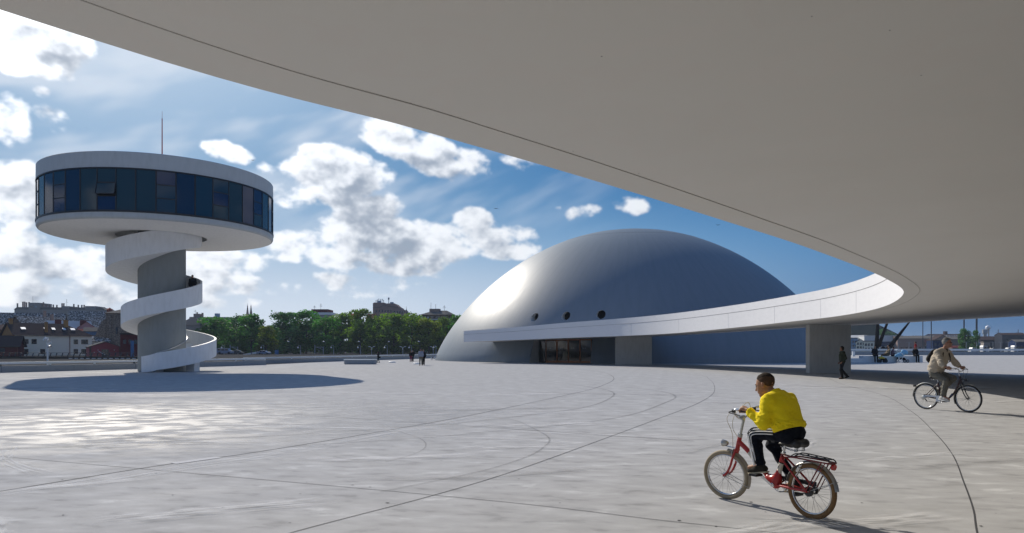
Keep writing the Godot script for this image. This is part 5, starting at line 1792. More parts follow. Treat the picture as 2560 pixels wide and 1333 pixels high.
func crown_mesh(sd: int) -> ArrayMesh:   # about 10 m wide and 13 m tall, thousands of leaf-sprays on a dozen boughs
	var r := RandomNumberGenerator.new()
	r.seed = sd
	var b := MB.new()
	var lobes := []
	for i in 30:
		var y := r.randf_range(0.8, 12.0)
		var wide := 4.6 * sqrt(maxf(0.06, 1.0 - pow((y - 5.2) / 7.6, 2.0)))
		var a := r.randf() * TAU
		var q := wide * sqrt(r.randf_range(0.12, 1.0)) * 0.85
		lobes.append([Vector3(cos(a) * q, y, sin(a) * q), r.randf_range(1.0, 2.1)])
	lobes.append([Vector3(r.randf_range(-1, 1), 11.6, r.randf_range(-1, 1)), 1.5])
	for l: Array in lobes:
		var tone := r.randf_range(0.5, 1.35)
		for i in int(95 * l[1]):
			var d := Vector3(r.randfn(), r.randfn() * 0.9 + 0.15, r.randfn()).normalized()
			var p: Vector3 = l[0] + d * l[1] * pow(r.randf(), 0.33) * Vector3(1.1, 0.85, 1.1)
			if r.randf() < 0.04: p += d * r.randf_range(0.2, 0.7)
			var nn := (d * 0.5 + Vector3(r.randfn(), r.randfn() + 0.5, r.randfn()) * 0.6).normalized()
			var u := nn.cross(Vector3(r.randfn(), r.randfn(), r.randfn())).normalized()
			var v := nn.cross(u)
			var s := r.randf_range(0.18, 0.46)
			var t := tone * r.randf_range(0.75, 1.25)
			b.col = Color(0.185 * t, 0.255 * t, 0.066 * t)
			b.face([p - u * s, p - v * s * 0.55 + nn * s * 0.2, p + u * s, p + v * s * 0.55 + nn * s * 0.2])
	return b.mesh()

func tree(label: String, x: float, d: float, tall: float, wide: float, kind: int, tint: Material, group := "") -> Node3D:
	var t := thing("tree", label, "tree", w(x, d), kind * 1.7 + x, group)
	var b := MB.new()
	b.tube([Vector3(0, 0, 0), Vector3(0.1, tall * 0.25, 0), Vector3(0, tall * 0.5, 0.15), Vector3(0.2, tall * 0.8, 0)], [0.34, 0.27, 0.2, 0.06], 8)
	for i in 5:
		var a := i * 1.26 + kind
		b.tube([Vector3(0, tall * (0.2 + 0.09 * i), 0), Vector3(cos(a) * wide * 0.2, tall * (0.34 + 0.09 * i), sin(a) * wide * 0.2), Vector3(cos(a) * wide * 0.36, tall * (0.42 + 0.09 * i), sin(a) * wide * 0.36)], [0.14, 0.09, 0.03], 6)
	put("trunk", b, M.bark, t)
	var c := put("crown", crowns[kind % crowns.size()], tint, t)
	c.scale = Vector3(wide / 10.0, tall / 13.0, wide / 10.0)
	return t

# ---------------------------------------------------------------- houses
func house(called: String, label: String, cat: String, x: float, d: float, turn: float, L: float, D: float, eave: float, ridge: float, style: String, wall: Material, roof: Material, over := 0.35, lift := 0.0, gable: Material = null) -> Node3D:
	# front-left corner of the front wall at (x, d); local x along the front, -z into the depth
	var t := thing(called, label, cat, w(x, d, lift), deg_to_rad(turn))
	var b := MB.new()
	b.box(Vector3(0, 0, -D), Vector3(L, eave, 0))
	put("wall", b, wall, t)
	if style == "flat":
		b = MB.new()
		b.box(Vector3(-0.15, eave, -D - 0.15), Vector3(L + 0.15, eave + 0.35, 0.15))
		put("roof", b, roof, t)
		return t
	b = MB.new()
	var o := over
	var k := (ridge - eave) / (D / 2.0) if style != "gable_front" else (ridge - eave) / (L / 2.0)
	var e := eave - o * k
	var th := 0.14
	if style == "gable":   # ridge along the front
		for q: Array in [[o, 1], [-D - o, -1]]:
			var p := [Vector3(-o, e, q[0]), Vector3(L + o, e, q[0]), Vector3(L + o, ridge, -D / 2), Vector3(-o, ridge, -D / 2)]
			if q[1] < 0: p = [p[1], p[0], p[3], p[2]]
			b.face(p)
			var u := []
			for z: Vector3 in p: u.append(z - Vector3(0, th, 0))
			u.reverse()
			b.face(u)
			b.face([p[0] - Vector3(0, th, 0), p[1] - Vector3(0, th, 0), p[1], p[0]])
			b.face([p[1] - Vector3(0, th, 0), p[2] - Vector3(0, th, 0), p[2], p[1]])
			b.face([p[3] - Vector3(0, th, 0), p[0] - Vector3(0, th, 0), p[0], p[3]])
		var g := MB.new()
		g.face([Vector3(0.002, eave, 0), Vector3(0.002, ridge - 0.15, -D / 2), Vector3(0.002, eave, -D)])
		g.face([Vector3(L - 0.002, eave, -D), Vector3(L - 0.002, ridge - 0.15, -D / 2), Vector3(L - 0.002, eave, 0)])
		if gable:
			g.face([Vector3(-0.01, 0, -D), Vector3(-0.01, 0, 0), Vector3(-0.01, eave, 0), Vector3(-0.01, eave, -D)])
		put("gable", g, gable if gable else wall, t)
	elif style == "gable_front":
		for q: Array in [[-o, 1], [L + o, -1]]:
			var p := [Vector3(q[0], e, -D - o), Vector3(q[0], e, o), Vector3(L / 2, ridge, o), Vector3(L / 2, ridge, -D - o)]
			if q[1] < 0: p = [p[1], p[0], p[3], p[2]]
			b.face(p)
			var u := []
			for z: Vector3 in p: u.append(z - Vector3(0, th, 0))
			u.reverse()
			b.face(u)
			for i in 4: b.face([u[3 - i], u[3 - (i + 1) % 4], p[(i + 1) % 4], p[i]])
		var g := MB.new()
		g.face([Vector3(0, eave, -0.002), Vector3(L, eave, -0.002), Vector3(L / 2, ridge - 0.15, -0.002)])
		g.face([Vector3(L, eave, -D), Vector3(0, eave, -D), Vector3(L / 2, ridge - 0.15, -D)])
		put("gable", g, gable if gable else wall, t)
	else:   # hip, or half hip on the right only
		var ri := minf(D / 2.0, L * 0.4)
		var l0 := ri if style == "hip" else 0.0
		var A := Vector3(-o, e, o); var B := Vector3(L + o, e, o); var C := Vector3(L + o, e, -D - o); var E := Vector3(-o, e, -D - o)
		var P := Vector3(l0 - (o if l0 == 0.0 else 0.0), ridge, -D / 2); var Q := Vector3(L - ri, ridge, -D / 2)
		b.face([A, B, Q, P]); b.face([C, E, P, Q]); b.face([B, C, Q])
		if l0 > 0.0: b.face([E, A, P])
		b.face([E, C, B, A])
		if l0 == 0.0:
			var g := MB.new()
			g.face([Vector3(0, eave, -D), Vector3(0, eave, 0), Vector3(0, ridge - 0.1, -D / 2)])
			g.face([Vector3(-0.01, 0, -D), Vector3(-0.01, 0, 0), Vector3(-0.01, eave, 0), Vector3(-0.01, eave, -D)])
			put("gable", g, gable if gable else wall, t)
	put("roof", b, roof, t)
	return t

func window(t: Node3D, x: float, y: float, wd: float, h: float, z := 0.0, frame: Material = null, bars := 1, called := "window", glass: Material = null) -> void:
	var b := MB.new()
	b.box(Vector3(x, y, z - 0.05), Vector3(x + wd, y + h, z + 0.02))
	var o := put(called, b, glass if glass else M.pane_dark, t)
	if frame:
		b = MB.new()
		for q: Array in [[x - 0.06, y - 0.06, x + wd + 0.06, y], [x - 0.06, y + h, x + wd + 0.06, y + h + 0.06], [x - 0.06, y, x, y + h], [x + wd, y, x + wd + 0.06, y + h]]:
			b.box(Vector3(q[0], q[1], z - 0.02), Vector3(q[2], q[3], z + 0.06))
		for i in range(1, bars + 1):
			var xx := x + wd * i / (bars + 1.0)
			b.box(Vector3(xx - 0.03, y, z + 0.02), Vector3(xx + 0.03, y + h, z + 0.05))
		put("frame", b, frame, o)

func window_row(t: Node3D, x0: float, x1: float, n: int, y: float, wd: float, h: float, z := 0.0, glass: Material = null) -> void:
	for i in n:
		window(t, lerpf(x0, x1, (i + 0.5) / n) - wd / 2, y, wd, h, z, null, 0, "window", glass if i % 3 else null)

func chimney(t: Node3D, x: float, y0: float, y1: float, z: float, s: float, m: Material, called := "chimney") -> void:
	var b := MB.new()
	b.box(Vector3(x - s / 2, y0, z - s / 2), Vector3(x + s / 2, y1, z + s / 2))
	b.box(Vector3(x - s * 0.6, y1, z - s * 0.6), Vector3(x + s * 0.6, y1 + s * 0.18, z + s * 0.6))
	put(called, b, m, t)

func aerial(t: Node3D, x: float, y: float, z: float, h: float, bars := 3) -> void:
	var b := MB.new()
	b.tube([Vector3(x, y, z), Vector3(x, y + h, z)], 0.07, 5)
	for i in bars:
		var yy := y + h * (0.55 + 0.2 * i)
		if yy < y + h: b.bar(Vector3(x - 0.7 + 0.15 * i, yy, z), Vector3(x + 0.7 - 0.15 * i, yy, z), 0.08, 0.08)
	put("aerial", b, M.black_metal, t)

func town_materials() -> void:
	for k in 4:
		var m := mat("leaf_%d" % k, [Color(1, 1, 1), Color(0.86, 0.98, 0.9), Color(1.0, 0.96, 0.8), Color(0.8, 0.92, 0.95)][k], 0.7, 0, 0.25)
		m.vertex_color_use_as_albedo = true
		m.backlight_enabled = true
		m.backlight = [Color(0.85, 1.0, 0.35), Color(0.6, 0.9, 0.4), Color(0.9, 0.95, 0.3), Color(0.5, 0.75, 0.45)][k]
	mat("bark", lin(0.045, 0.038, 0.03), 0.95)
	mat("pane_dark", lin(0.012, 0.016, 0.022), 0.12, 0, 0.6)
	mat("pane_sky", lin(0.28, 0.33, 0.38), 0.4)
	mat("cream_wall", lin(0.76, 0.71, 0.57), 0.9)
	mat("ochre_wall", lin(0.34, 0.18, 0.06), 0.9)
	mat("red_wall", lin(0.36, 0.075, 0.085), 0.9)
	mat("maroon_wall", lin(0.12, 0.032, 0.034), 1.0, 0, 0.08)
	mat("brown_wall", lin(0.13, 0.095, 0.08), 1.0, 0, 0.08)
	mat("white_wall", lin(0.55, 0.57, 0.58), 0.9)
	mat("blue_wall", lin(0.20, 0.30, 0.42), 0.9)
	mat("pink_wall", lin(0.42, 0.23, 0.25), 0.9)
	mat("blue_paint", lin(0.05, 0.14, 0.30), 0.6)
	mat("navy_wall", lin(0.02, 0.035, 0.09), 1.0, 0, 0.08)
	mat("grey_block", lin(0.27, 0.25, 0.235), 1.0, 0, 0.08)
	mat("brick_block", lin(0.29, 0.21, 0.18), 1.0, 0, 0.08)
	mat("dark_roof", lin(0.06, 0.044, 0.043), 1.0, 0, 0.08)
	mat("grey_roof", lin(0.14, 0.13, 0.12), 1.0, 0, 0.08)
	mat("pale_roof", lin(0.50, 0.50, 0.50), 1.0, 0, 0.08)
	mat("rust_roof", lin(0.24, 0.08, 0.06), 1.0, 0, 0.08)
	var tr := mat("tile_roof", Color.WHITE, 0.9, 0, 0.2)
	tr.albedo_texture = tex(noise(FastNoiseLite.TYPE_CELLULAR, 0.09, 2, 71), 512, {0.15: lin(0.03, 0.026, 0.024), 0.4: lin(0.07, 0.06, 0.055), 0.5: lin(0.3, 0.28, 0.26), 0.8: lin(0.62, 0.6, 0.58)})
	tr.uv1_triplanar = true
	tr.uv1_scale = Vector3.ONE * 0.045
	var sw := mat("stone_wall", Color.WHITE, 0.95, 0, 0.2)
	sw.albedo_texture = tex(noise(FastNoiseLite.TYPE_SIMPLEX, 0.03, 5, 73), 512, {0.2: lin(0.11, 0.09, 0.075), 0.5: lin(0.18, 0.15, 0.125), 0.8: lin(0.27, 0.23, 0.20)})
	sw.uv1_triplanar = true
	sw.uv1_scale = Vector3.ONE * 0.12
	mat("quay_stone", lin(0.06, 0.056, 0.05), 1.0, 0, 0.08)
	mat("hill_green", lin(0.006, 0.010, 0.009), 1.0, 0, 0.0)
	mat("car_white", lin(0.62, 0.63, 0.64), 0.3)
	mat("car_blue", lin(0.16, 0.22, 0.32), 0.3)
	mat("car_dark", lin(0.03, 0.035, 0.05), 0.3)
	mat("lamp_grey", lin(0.30, 0.33, 0.36), 0.5)
	mat("lamp_white", lin(0.7, 0.72, 0.74), 0.4)
	mat("corten", lin(0.006, 0.005, 0.006), 1.0, 0, 0.08)
	mat("baby_blue", lin(0.16, 0.38, 0.58), 0.6)
	mat("toy_yellow", lin(0.55, 0.42, 0.05), 0.6)

func across(bearing: float, d: float) -> float:   # metres to the right of the camera's axis of a thing d metres ahead, from its surveyed bearing
	return (bearing - 1280.0) * d / 1790.0

# ---------------------------------------------------------------- the old town on the left
func make_old_town() -> void:
	var hill := MB.new()
	var rows := []
	for i in 25:
		var row := []
		for j in 41:
			var x := -420.0 + j * 14.0
			var d := 205.0 + i * 16.0
			var h := 17.0 * ss(205, 430, d) * ss(-95, -200, x)
			row.append(w(x, d, h - 0.3))
		rows.append(row)
	hill.grid(rows)
	if hill.n[100].y < 0:
		hill = MB.new(); hill.grid(rows, true)
	structure("hill", hill, M.hill_green)
	# cream house
	var h := house("house", "long cream house with dark hipped roof, ochre gable end and glazed stairwell", "house", -109.8, 158.0, 50, 15.6, 9.0, 4.9, 7.5, "half", M.cream_wall, M.dark_roof, 0.5, 0.0, M.ochre_wall)
	for q: Array in [[1.0, 2.75, 1.55, 0.95, 0], [3.3, 2.75, 0.85, 0.95, 0], [11.8, 2.75, 0.75, 0.95, 1], [13.4, 2.75, 1.3, 0.95, 1], [1.0, 0.5, 1.55, 0.95, 3], [5.0, 0.5, 0.8, 0.95, 1], [11.8, 0.5, 0.75, 0.95, 1], [13.4, 0.5, 1.3, 0.95, 2]]:
		window(h, q[0], q[1], q[2], q[3], 0, M.near_black, q[4])
	window(h, 7.0, 0.3, 2.4, 4.4, -0.1, M.near_black, 3, "stair_glazing")
	for k in 5:
		var b := MB.new()
		b.box(Vector3(7.0, 0.9 + k * 0.75, -0.08), Vector3(9.4, 0.98 + k * 0.75, -0.02))
		put("glazing_bar", b, M.near_black, h)
	for q: Array in [[2.2, 0.45], [6.6, 0.3], [8.2, 0.35], [10.4, 0.3], [12.2, 0.45]]:
		var b := MB.new()
		var z := -2.1; var y := 4.9 + 2.1 * 2.6 / 4.5
		b.box(Vector3(-q[1], 0.0, -0.45), Vector3(q[1], 0.12, 0.45), Transform3D(Basis(Vector3.RIGHT, 0.52), Vector3(q[0], y + 0.03, z)))
		put("skylight", b, M.lamp_white, h)
	chimney(h, 6.4, 4.8, 7.6, -1.0, 0.55, M.ochre_wall)
	chimney(h, 11.2, 5.6, 8.2, -3.4, 0.8, M.ochre_wall)
	chimney(h, 0.4, 6.5, 8.3, -4.2, 0.7, M.ochre_wall)
	var dp := MB.new()
	dp.tube([Vector3(10.9, 0, 0.08), Vector3(10.9, 4.7, 0.08)], 0.07, 6)
	put("downpipe", dp, M.rust_roof, h)
	h = house("house", "dark brown house at the far left with a pale window, beside the ochre gable", "house", -125.0, 163.0, 40, 10.0, 8.0, 6.2, 7.4, "gable", M.brown_wall, M.dark_roof)
	window(h, 7.4, 4.2, 0.7, 1.0, 0, M.white_paint, 1)
	window(h, 3.4, 4.2, 0.7, 1.0, 0, M.white_paint, 1)
	h = house("house", "low brick-red house with sagging dark roof in front of the ochre gable", "house", -113.5, 148.0, 24, 9.5, 6.0, 2.4, 4.4, "gable", M.maroon_wall, M.dark_roof, 0.5)
	window(h, 6.2, 0.9, 1.0, 0.8)
	chimney(h, 2.0, 3.0, 4.9, -3.0, 0.5, M.brick_block)
	# the heap of old roofs behind
	for q: Array in [[-153.0, 212.0, 26, 17.0, 10.0, 7.2, 11.4, 1.2, "wide pale-tiled roof at the far left edge of the old town"], [-139.0, 205.0, 62, 13.0, 11.0, 6.2, 10.2, 1.0, "pale-tiled gabled roof behind the ochre chimney of the cream house"],
		[-131.0, 218.0, 12, 14.0, 10.0, 7.0, 10.4, 1.2, "long mottled tile roof behind the middle of the cream house"], [-146.0, 236.0, 30, 16.0, 10.0, 9.0, 13.0, 1.4, "highest mottled tile roof under the left end of the long hilltop block"]]:
		h = house("house", q[8], "house", q[0], q[1], q[2], q[3], q[4], q[5], q[6], "gable", M.brown_wall, M.tile_roof, 0.4, q[7])
		chimney(h, q[3] * 0.7, q[5], q[6] + 0.6, -q[4] * 0.35, 0.7, M.brick_block)
		window_row(h, 1, q[3] - 1, 4, q[5] - 1.9, 0.9, 1.2)
	h = house("house", "pale blue house with white roof and two dark dormers above the cream house", "house", -130.5, 202.0, 40, 10.5, 7.0, 6.4, 8.7, "gable", M.blue_wall, M.pale_roof, 0.3, 1.0)
	for x: float in [2.2, 8.4]:
		var b := MB.new()
		b.box(Vector3(x - 0.7, 6.6, -2.0), Vector3(x + 0.7, 8.9, -0.5))
		put("dormer", b, M.maroon_wall, h)
	h = house("house", "small pink gabled house between the blue house and the stone church", "house", -125.0, 206.0, 30, 4.4, 6.0, 7.0, 8.7, "gable_front", M.pink_wall, M.rust_roof, 0.25, 0.8)
	window(h, 1.5, 4.6, 0.8, 1.1)
	h = house("house", "narrow bright blue house below the pink gable", "house", -113.6, 190.0, 30, 3.6, 5.0, 6.4, 7.4, "gable", M.blue_paint, M.grey_roof, 0.2)
	window_row(h, 0.3, 3.3, 2, 4.2, 0.7, 1.0)
	h = house("house", "brown house with many small windows under the pink gable", "house", -117.5, 192.0, 30, 3.8, 5.0, 5.8, 7.0, "gable", M.brown_wall, M.rust_roof, 0.2)
	window_row(h, 0.3, 3.5, 2, 4.0, 0.6, 0.9)
	h = house("house", "white cottage with pale tile roof at the church's foot", "house", -108.5, 182.0, 35, 5.5, 5.0, 3.6, 5.0, "gable", M.white_wall, M.tile_roof, 0.3)
	window_row(h, 0.4, 5.0, 2, 1.9, 0.7, 1.0)
	# church
	var t := thing("church", "brown stone church with hipped tile roof partly behind the spiral ramp", "church", w(-105.6, 186.0), deg_to_rad(22))
	var b := MB.new()
	b.prism(PackedVector2Array([Vector2(0, 0), Vector2(4.6, 1.0), Vector2(9.5, 0), Vector2(9.5, -12), Vector2(0, -12)]), 0, 10.9)
	put("wall", b, M.stone_wall, t)
	b = MB.new()
	for q: Array in [[Vector3(-0.4, 10.9, 0.3), Vector3(4.6, 10.9, 1.4)], [Vector3(4.6, 10.9, 1.4), Vector3(9.9, 10.9, 0.3)], [Vector3(9.9, 10.9, 0.3), Vector3(9.9, 10.9, -12.3)], [Vector3(-0.4, 10.9, -12.3), Vector3(-0.4, 10.9, 0.3)]]:
		b.face([q[0], q[1], Vector3(5.5, 12.8, -5)])
	put("roof", b, M.grey_roof, t)
	b = MB.new()
	var prof := PackedVector2Array([Vector2(-4.0, 0), Vector2(0, 0), Vector2(0, 9.5), Vector2(-0.9, 8.6), Vector2(-1.8, 6.6), Vector2(-2.3, 5.0), Vector2(-3.2, 4.2), Vector2(-4.0, 3.4)])
	b.prism(prof, -0.2, 9.0, Transform3D(Basis(Vector3.RIGHT, Vector3(0, 0, -1), Vector3.UP), Vector3.ZERO))
	put("side_wing", b, M.stone_wall, t)
	for x: float in [1.1]:
		b = MB.new()
		b.box(Vector3(x - 0.25, 0, -0.3), Vector3(x + 0.25, 10.4, 0.55))
		put("buttress", b, M.stone_wall, t)
	b = MB.new()
	b.box(Vector3(2.4, 5.4, 0.1), Vector3(2.8, 7.2, 0.66))
	put("slit_window", b, M.pane_dark, t)
	b = MB.new()
	b.box(Vector3(-0.3, 11.0, -5.4), Vector3(0.9, 12.0, -4.2))
	b.lathe([Vector2(0.8, 12.0), Vector2(0.0, 12.6)], 4, Transform3D(Basis(), Vector3(0.3, 0, -4.8)))
	put("bellcote", b, M.rust_roof, t)
	# red house
	h = house("house", "red gabled house with a white-lit doorway at the water's edge", "house", -88.6, 150.0, 34, 5.9, 10.0, 2.1, 3.15, "gable_front", M.red_wall, M.grey_roof, 0.25)
	window(h, 2.3, 0.0, 1.2, 1.4, 0, M.stone_wall, 0, "door")
	for x: float in [0.02, 5.55]:
		b = MB.new()
		b.box(Vector3(x, 0, 0), Vector3(x + 0.35, 2.05, 0.06))
		put("corner_stone", b, M.brown_wall, h)
	b = MB.new()
	b.bar(Vector3(1.7, 1.05, 0.25), Vector3(2.9, 0.25, 0.25), 0.15, 0.12)
	put("stair_rail", b, M.lamp_white, h)
	for q: Array in [[0.9, 0.8], [1.6, 1.3], [4.6, 1.3]]:
		b = MB.new()
		b.ball(Vector3(q[0], q[1], 0.12), Vector3.ONE * 0.1, 8)
		put("wall_lamp", b, M.lamp_white, h)
	h = house("house", "dark maroon building between the red house and the tower column", "house", -81.0, 148.0, 25, 3.6, 8.0, 4.5, 5.0, "flat", M.maroon_wall, M.dark_roof)
	window_row(h, 0.3, 3.3, 3, 2.6, 0.6, 0.9)
	b = MB.new()
	b.bar(Vector3(0, 0, 0), Vector3(0, 3.2, 0), 0.55, 0.4)
	b.bar(Vector3(0.0, 1.7, 0.21), Vector3(0.0, 2.1, 0.21), 0.3, 0.02)
	tag(put("information_pillar", b, M.blue_paint, self, w(-76.4, 144.0)), "blue information pillar standing before the maroon building", "pillar")
	# hilltop block of flats
	var fl := thing("apartment_building", "long grey hilltop block of flats with chimneys along its roof, far left", "building", w(-292.0, 420.0), deg_to_rad(6))
	b = MB.new()
	b.box(Vector3(0, 8, -14), Vector3(50, 24.8, 0))
	b.box(Vector3(-5, 8, -12), Vector3(0, 22.8, -1))
	put("wall", b, M.grey_block, fl)
	b = MB.new()
	b.prism(PackedVector2Array([Vector2(-0.5, 24.8), Vector2(50.5, 24.8), Vector2(48.5, 26.2), Vector2(1.5, 26.2)]), 0.0, 14.0, Transform3D(Basis(Vector3.RIGHT, Vector3(0, 0, -1), Vector3.UP), Vector3.ZERO))
	put("roof", b, M.grey_roof, fl)
	b = MB.new()
	for q: Array in [[8.2, 8.0, -13.0, 14.2, 28.8, 0.8], [39.5, 24.0, -12.0, 45.5, 27.0, 0.5], [26.5, 24.8, -11.0, 30.5, 26.9, 0.3]]:
		b = MB.new()
		b.box(Vector3(q[0], q[1], q[2]), Vector3(q[3], q[4], q[5]))
		put("stair_tower", b, M.grey_block, fl)
	for q: Array in [[0.6, 28.4], [3.6, 29.4], [4.6, 29.4], [5.6, 29.0], [7.0, 29.2], [15.0, 29.2], [16.6, 27.6], [18.4, 27.6], [20.5, 27.8], [22.5, 27.6], [25.4, 28.6], [26.4, 28.6], [32.0, 28.2], [34.5, 27.7], [36.5, 27.7], [37.8, 27.7]]:
		chimney(fl, q[0], 25, q[1], -2, 0.6, M.brick_block)
	aerial(fl, 8.6, 28.8, -3, 4.0, 0)
	aerial(fl, 27.5, 26.9, -3, 4.2)
	for y: float in [20.6, 17.4]:
		window_row(fl, 15.0, 39.0, 16, y, 0.8, 1.3, 0.0, M.pane_sky)
		window_row(fl, 40.0, 49.5, 5, y, 1.1, 1.3, 0.0, M.pane_sky)
	window_row(fl, 0.6, 8.0, 4, 20.6, 0.9, 1.3, 0.0, M.pane_sky)
	window_row(fl, 9.0, 13.4, 2, 26.0, 1.2, 0.9, 0.8, M.pane_sky)
	# quay railing beyond the water
	var rl := thing("railing", "dark quay railing with leaning posts in front of the old town", "railing", w(-86.0, 112.0))
	b = MB.new()
	b.box(Vector3(-4, 0, -0.4), Vector3(32, 0.30, 0.4))
	put("quay_kerb", b, M.quay_stone, rl)
	for y: float in [0.93, 0.72, 0.56]:
		b = MB.new()
		b.bar(Vector3(-4, y, 0), Vector3(32, y, 0), 0.05, 0.055 if y > 0.9 else 0.03)
		put("rail", b, M.car_dark, rl)
	for i in 39:
		b = MB.new()
		var x := -3.8 + i * 0.92
		b.bar(Vector3(x, 0.3, 0), Vector3(x + (0.22 if i > 8 else -0.06), 0.95, 0.02), 0.07, 0.12)
		put("post", b, M.car_dark, rl)
	for i in 16:
		b = MB.new()
		b.box(Vector3(17.0 + i * 0.9, 0.02, 0.41), Vector3(17.45 + i * 0.9, 0.12, 0.6))
		put("fender_block", b, M.lamp_white, rl)
	# floodlights
	t = thing("floodlight_pole", "white pole with three round floodlights by the parapet on the left", "floodlight", w(across(118.5, 58.0), 58.0))
	b = MB.new()
	b.tube([Vector3.ZERO, Vector3(0, 2.5, 0)], 0.065, 10)
	put("pole", b, M.lamp_white, t)
	for q: Array in [[-0.13, 2.35, -0.6, 0.3], [0.16, 2.12, 0.7, -0.2], [0.18, 1.72, 1.0, -1.0]]:
		b = MB.new()
		var dirn := Vector3(q[2], q[3], 0.6).normalized()
		var sd := dirn.cross(Vector3.UP).normalized()
		b.lathe([Vector2(0.02, -0.10), Vector2(0.08, -0.08), Vector2(0.13, 0.02), Vector2(0.19, 0.10), Vector2(0.17, 0.10), Vector2(0.1, 0.0), Vector2(0.001, -0.03)], 16, Transform3D(Basis(sd, dirn, sd.cross(dirn)), Vector3(q[0], q[1], 0.05)))
		put("lamp_head", b, M.lamp_white, t)

# ---------------------------------------------------------------- the tree-lined road and the skyline in the middle
func make_middle() -> void:
	for k in 5: crowns.append(crown_mesh(100 + k))
	var where := ["first tree of the row, just right of the spiral ramp", "tall narrow tree second from the spiral ramp", "tree whose top hides the feet of the twin spires", "low pale-green tree in the gap right of the twin spires", "broad dark tree in the middle of the row, left half of the tallest clump", "broad tree right of the gap, top of the tallest clump", "tree under the flat brown roof in the row", "bright tree behind the hook lamp in the row's middle", "bright tree left of the roof with the aerials", "tree hiding the left foot of the tall block with antennas", "rounded light tree below the tall block with antennas", "tree under the small onion spire", "tree just left of the building with grey hipped roof", "tree in front of the building with grey hipped roof", "last tree of the row, against the dome's edge"]
	var spec := [[540, 236, 793, 104], [590, 250, 789, 70], [628, 240, 786, 84], [664, 232, 818, 58], [712, 238, 782, 100], [765, 244, 775, 104], [815, 236, 794, 80], [852, 246, 784, 86], [900, 238, 775, 96], [948, 246, 797, 80], [985, 236, 784, 92], [1030, 242, 784, 92], [1072, 236, 798, 78], [1108, 244, 796, 74], [1146, 238, 790, 70]]
	for i in spec.size():
		var q: Array = spec[i]
		var z: float = q[1]
		tree(where[i], across(q[0], z), z, (873.0 - q[2]) * z / 1790.0 + 1.9, q[3] * z / 1790.0 * 1.1, i, M["leaf_%d" % [1, 3, 1, 2, 3, 1, 1, 0, 0, 0, 0, 0, 2, 0, 1][i]], "trees along the road")
	var b := MB.new()
	# a clipped hedge closes the view under the crowns
	var hm := MultiMeshInstance3D.new()
	var mm := MultiMesh.new()
	mm.transform_format = MultiMesh.TRANSFORM_3D
	mm.mesh = crowns[1]
	mm.instance_count = 26
	for i in 26:
		var x := across(480 + i * 29, 258)
		mm.set_instance_transform(i, Transform3D(Basis(Vector3.UP, i * 1.3).scaled(Vector3(0.9, 0.8, 0.9)), w(x, 256.0 + (i % 3) * 3.0, 0)))
	hm.multimesh = mm
	hm.name = "undergrowth"
	hm.material_override = M.leaf_3
	hm.set_meta("kind", "stuff")
	hm.set_meta("label", "dark undergrowth in the shade below the row of trees")
	hm.set_meta("category", "undergrowth")
	add_child(hm)
	# hook lamps
	var hook: Node3D = null
	var hl := ["hook street lamp nearest the spiral ramp, above the pale van", "hook street lamp beside the slanting white shelter roof", "hook street lamp right of the blue sign board", "hook street lamp right of the second rail gantry", "hook street lamp in the middle, left of the first double-armed lamp", "hook street lamp between the two double-armed lamps, near the lone standing person", "hook street lamp behind the person in purple trousers", "hook street lamp close to the dome's edge"]
	var hx := [560, 659, 751, 834, 901, 968, 1029, 1090]
	for i in 8:
		var at := w(across(hx[i], 205.0), 205.0)
		if hook == null:
			hook = thing("street_lamp", hl[0], "street lamp", at, 0, "hook street lamps along the road")
			var m := MB.new()
			m.tube([Vector3.ZERO, Vector3(0, 1.2, 0), Vector3(0, 1.25, 0), Vector3(0, 2.1, 0)], [0.1, 0.09, 0.06, 0.055], 8)
			m.tube(smooth([Vector3(0, 2.1, 0), Vector3(-0.05, 2.45, 0), Vector3(-0.3, 2.62, 0), Vector3(-0.6, 2.5, 0), Vector3(-0.72, 2.15, 0)], 5), 0.045, 6)
			put("post", m, M.lamp_grey, hook)
			m = MB.new()
			m.lathe([Vector2(0.02, 2.2), Vector2(0.16, 2.1), Vector2(0.24, 1.85), Vector2(0.05, 1.75), Vector2(0.001, 1.7)], 12, Transform3D(Basis(), Vector3(-0.72, 0, 0)))
			put("lantern", m, M.lamp_white, hook)
		else:
			copy(hook, hl[i], at)
	var tee: Node3D = null
	var tl := ["double-armed street lamp left of the lone standing person", "double-armed street lamp between the lone person and the pair", "double-armed street lamp nearest the dome's edge"]
	var tx := [929, 1007, 1083]
	for i in 3:
		var at := w(across(tx[i], 170.0), 170.0)
		if tee == null:
			tee = thing("street_lamp", tl[0], "street lamp", at, 0, "double-armed street lamps")
			var m := MB.new()
			m.tube([Vector3.ZERO, Vector3(0, 2.0, 0)], 0.08, 8)
			put("post", m, M.lamp_grey, tee)
			for s in [-1.0, 1.0]:
				m = MB.new()
				m.bar(Vector3(0, 1.85, 0), Vector3(0.62 * s, 2.1, 0), 0.1, 0.06)
				m.box(Vector3(0.55 * s - 0.22, 2.06, -0.12), Vector3(0.55 * s + 0.22, 2.17, 0.12))
				put("arm", m, M.lamp_white, tee)
			m = MB.new()
			m.ball(Vector3(-0.02, 1.5, 0.1), Vector3(0.09, 0.14, 0.09), 8)
			put("loudspeaker", m, M.lamp_white, tee)
		else:
			copy(tee, tl[i], at)
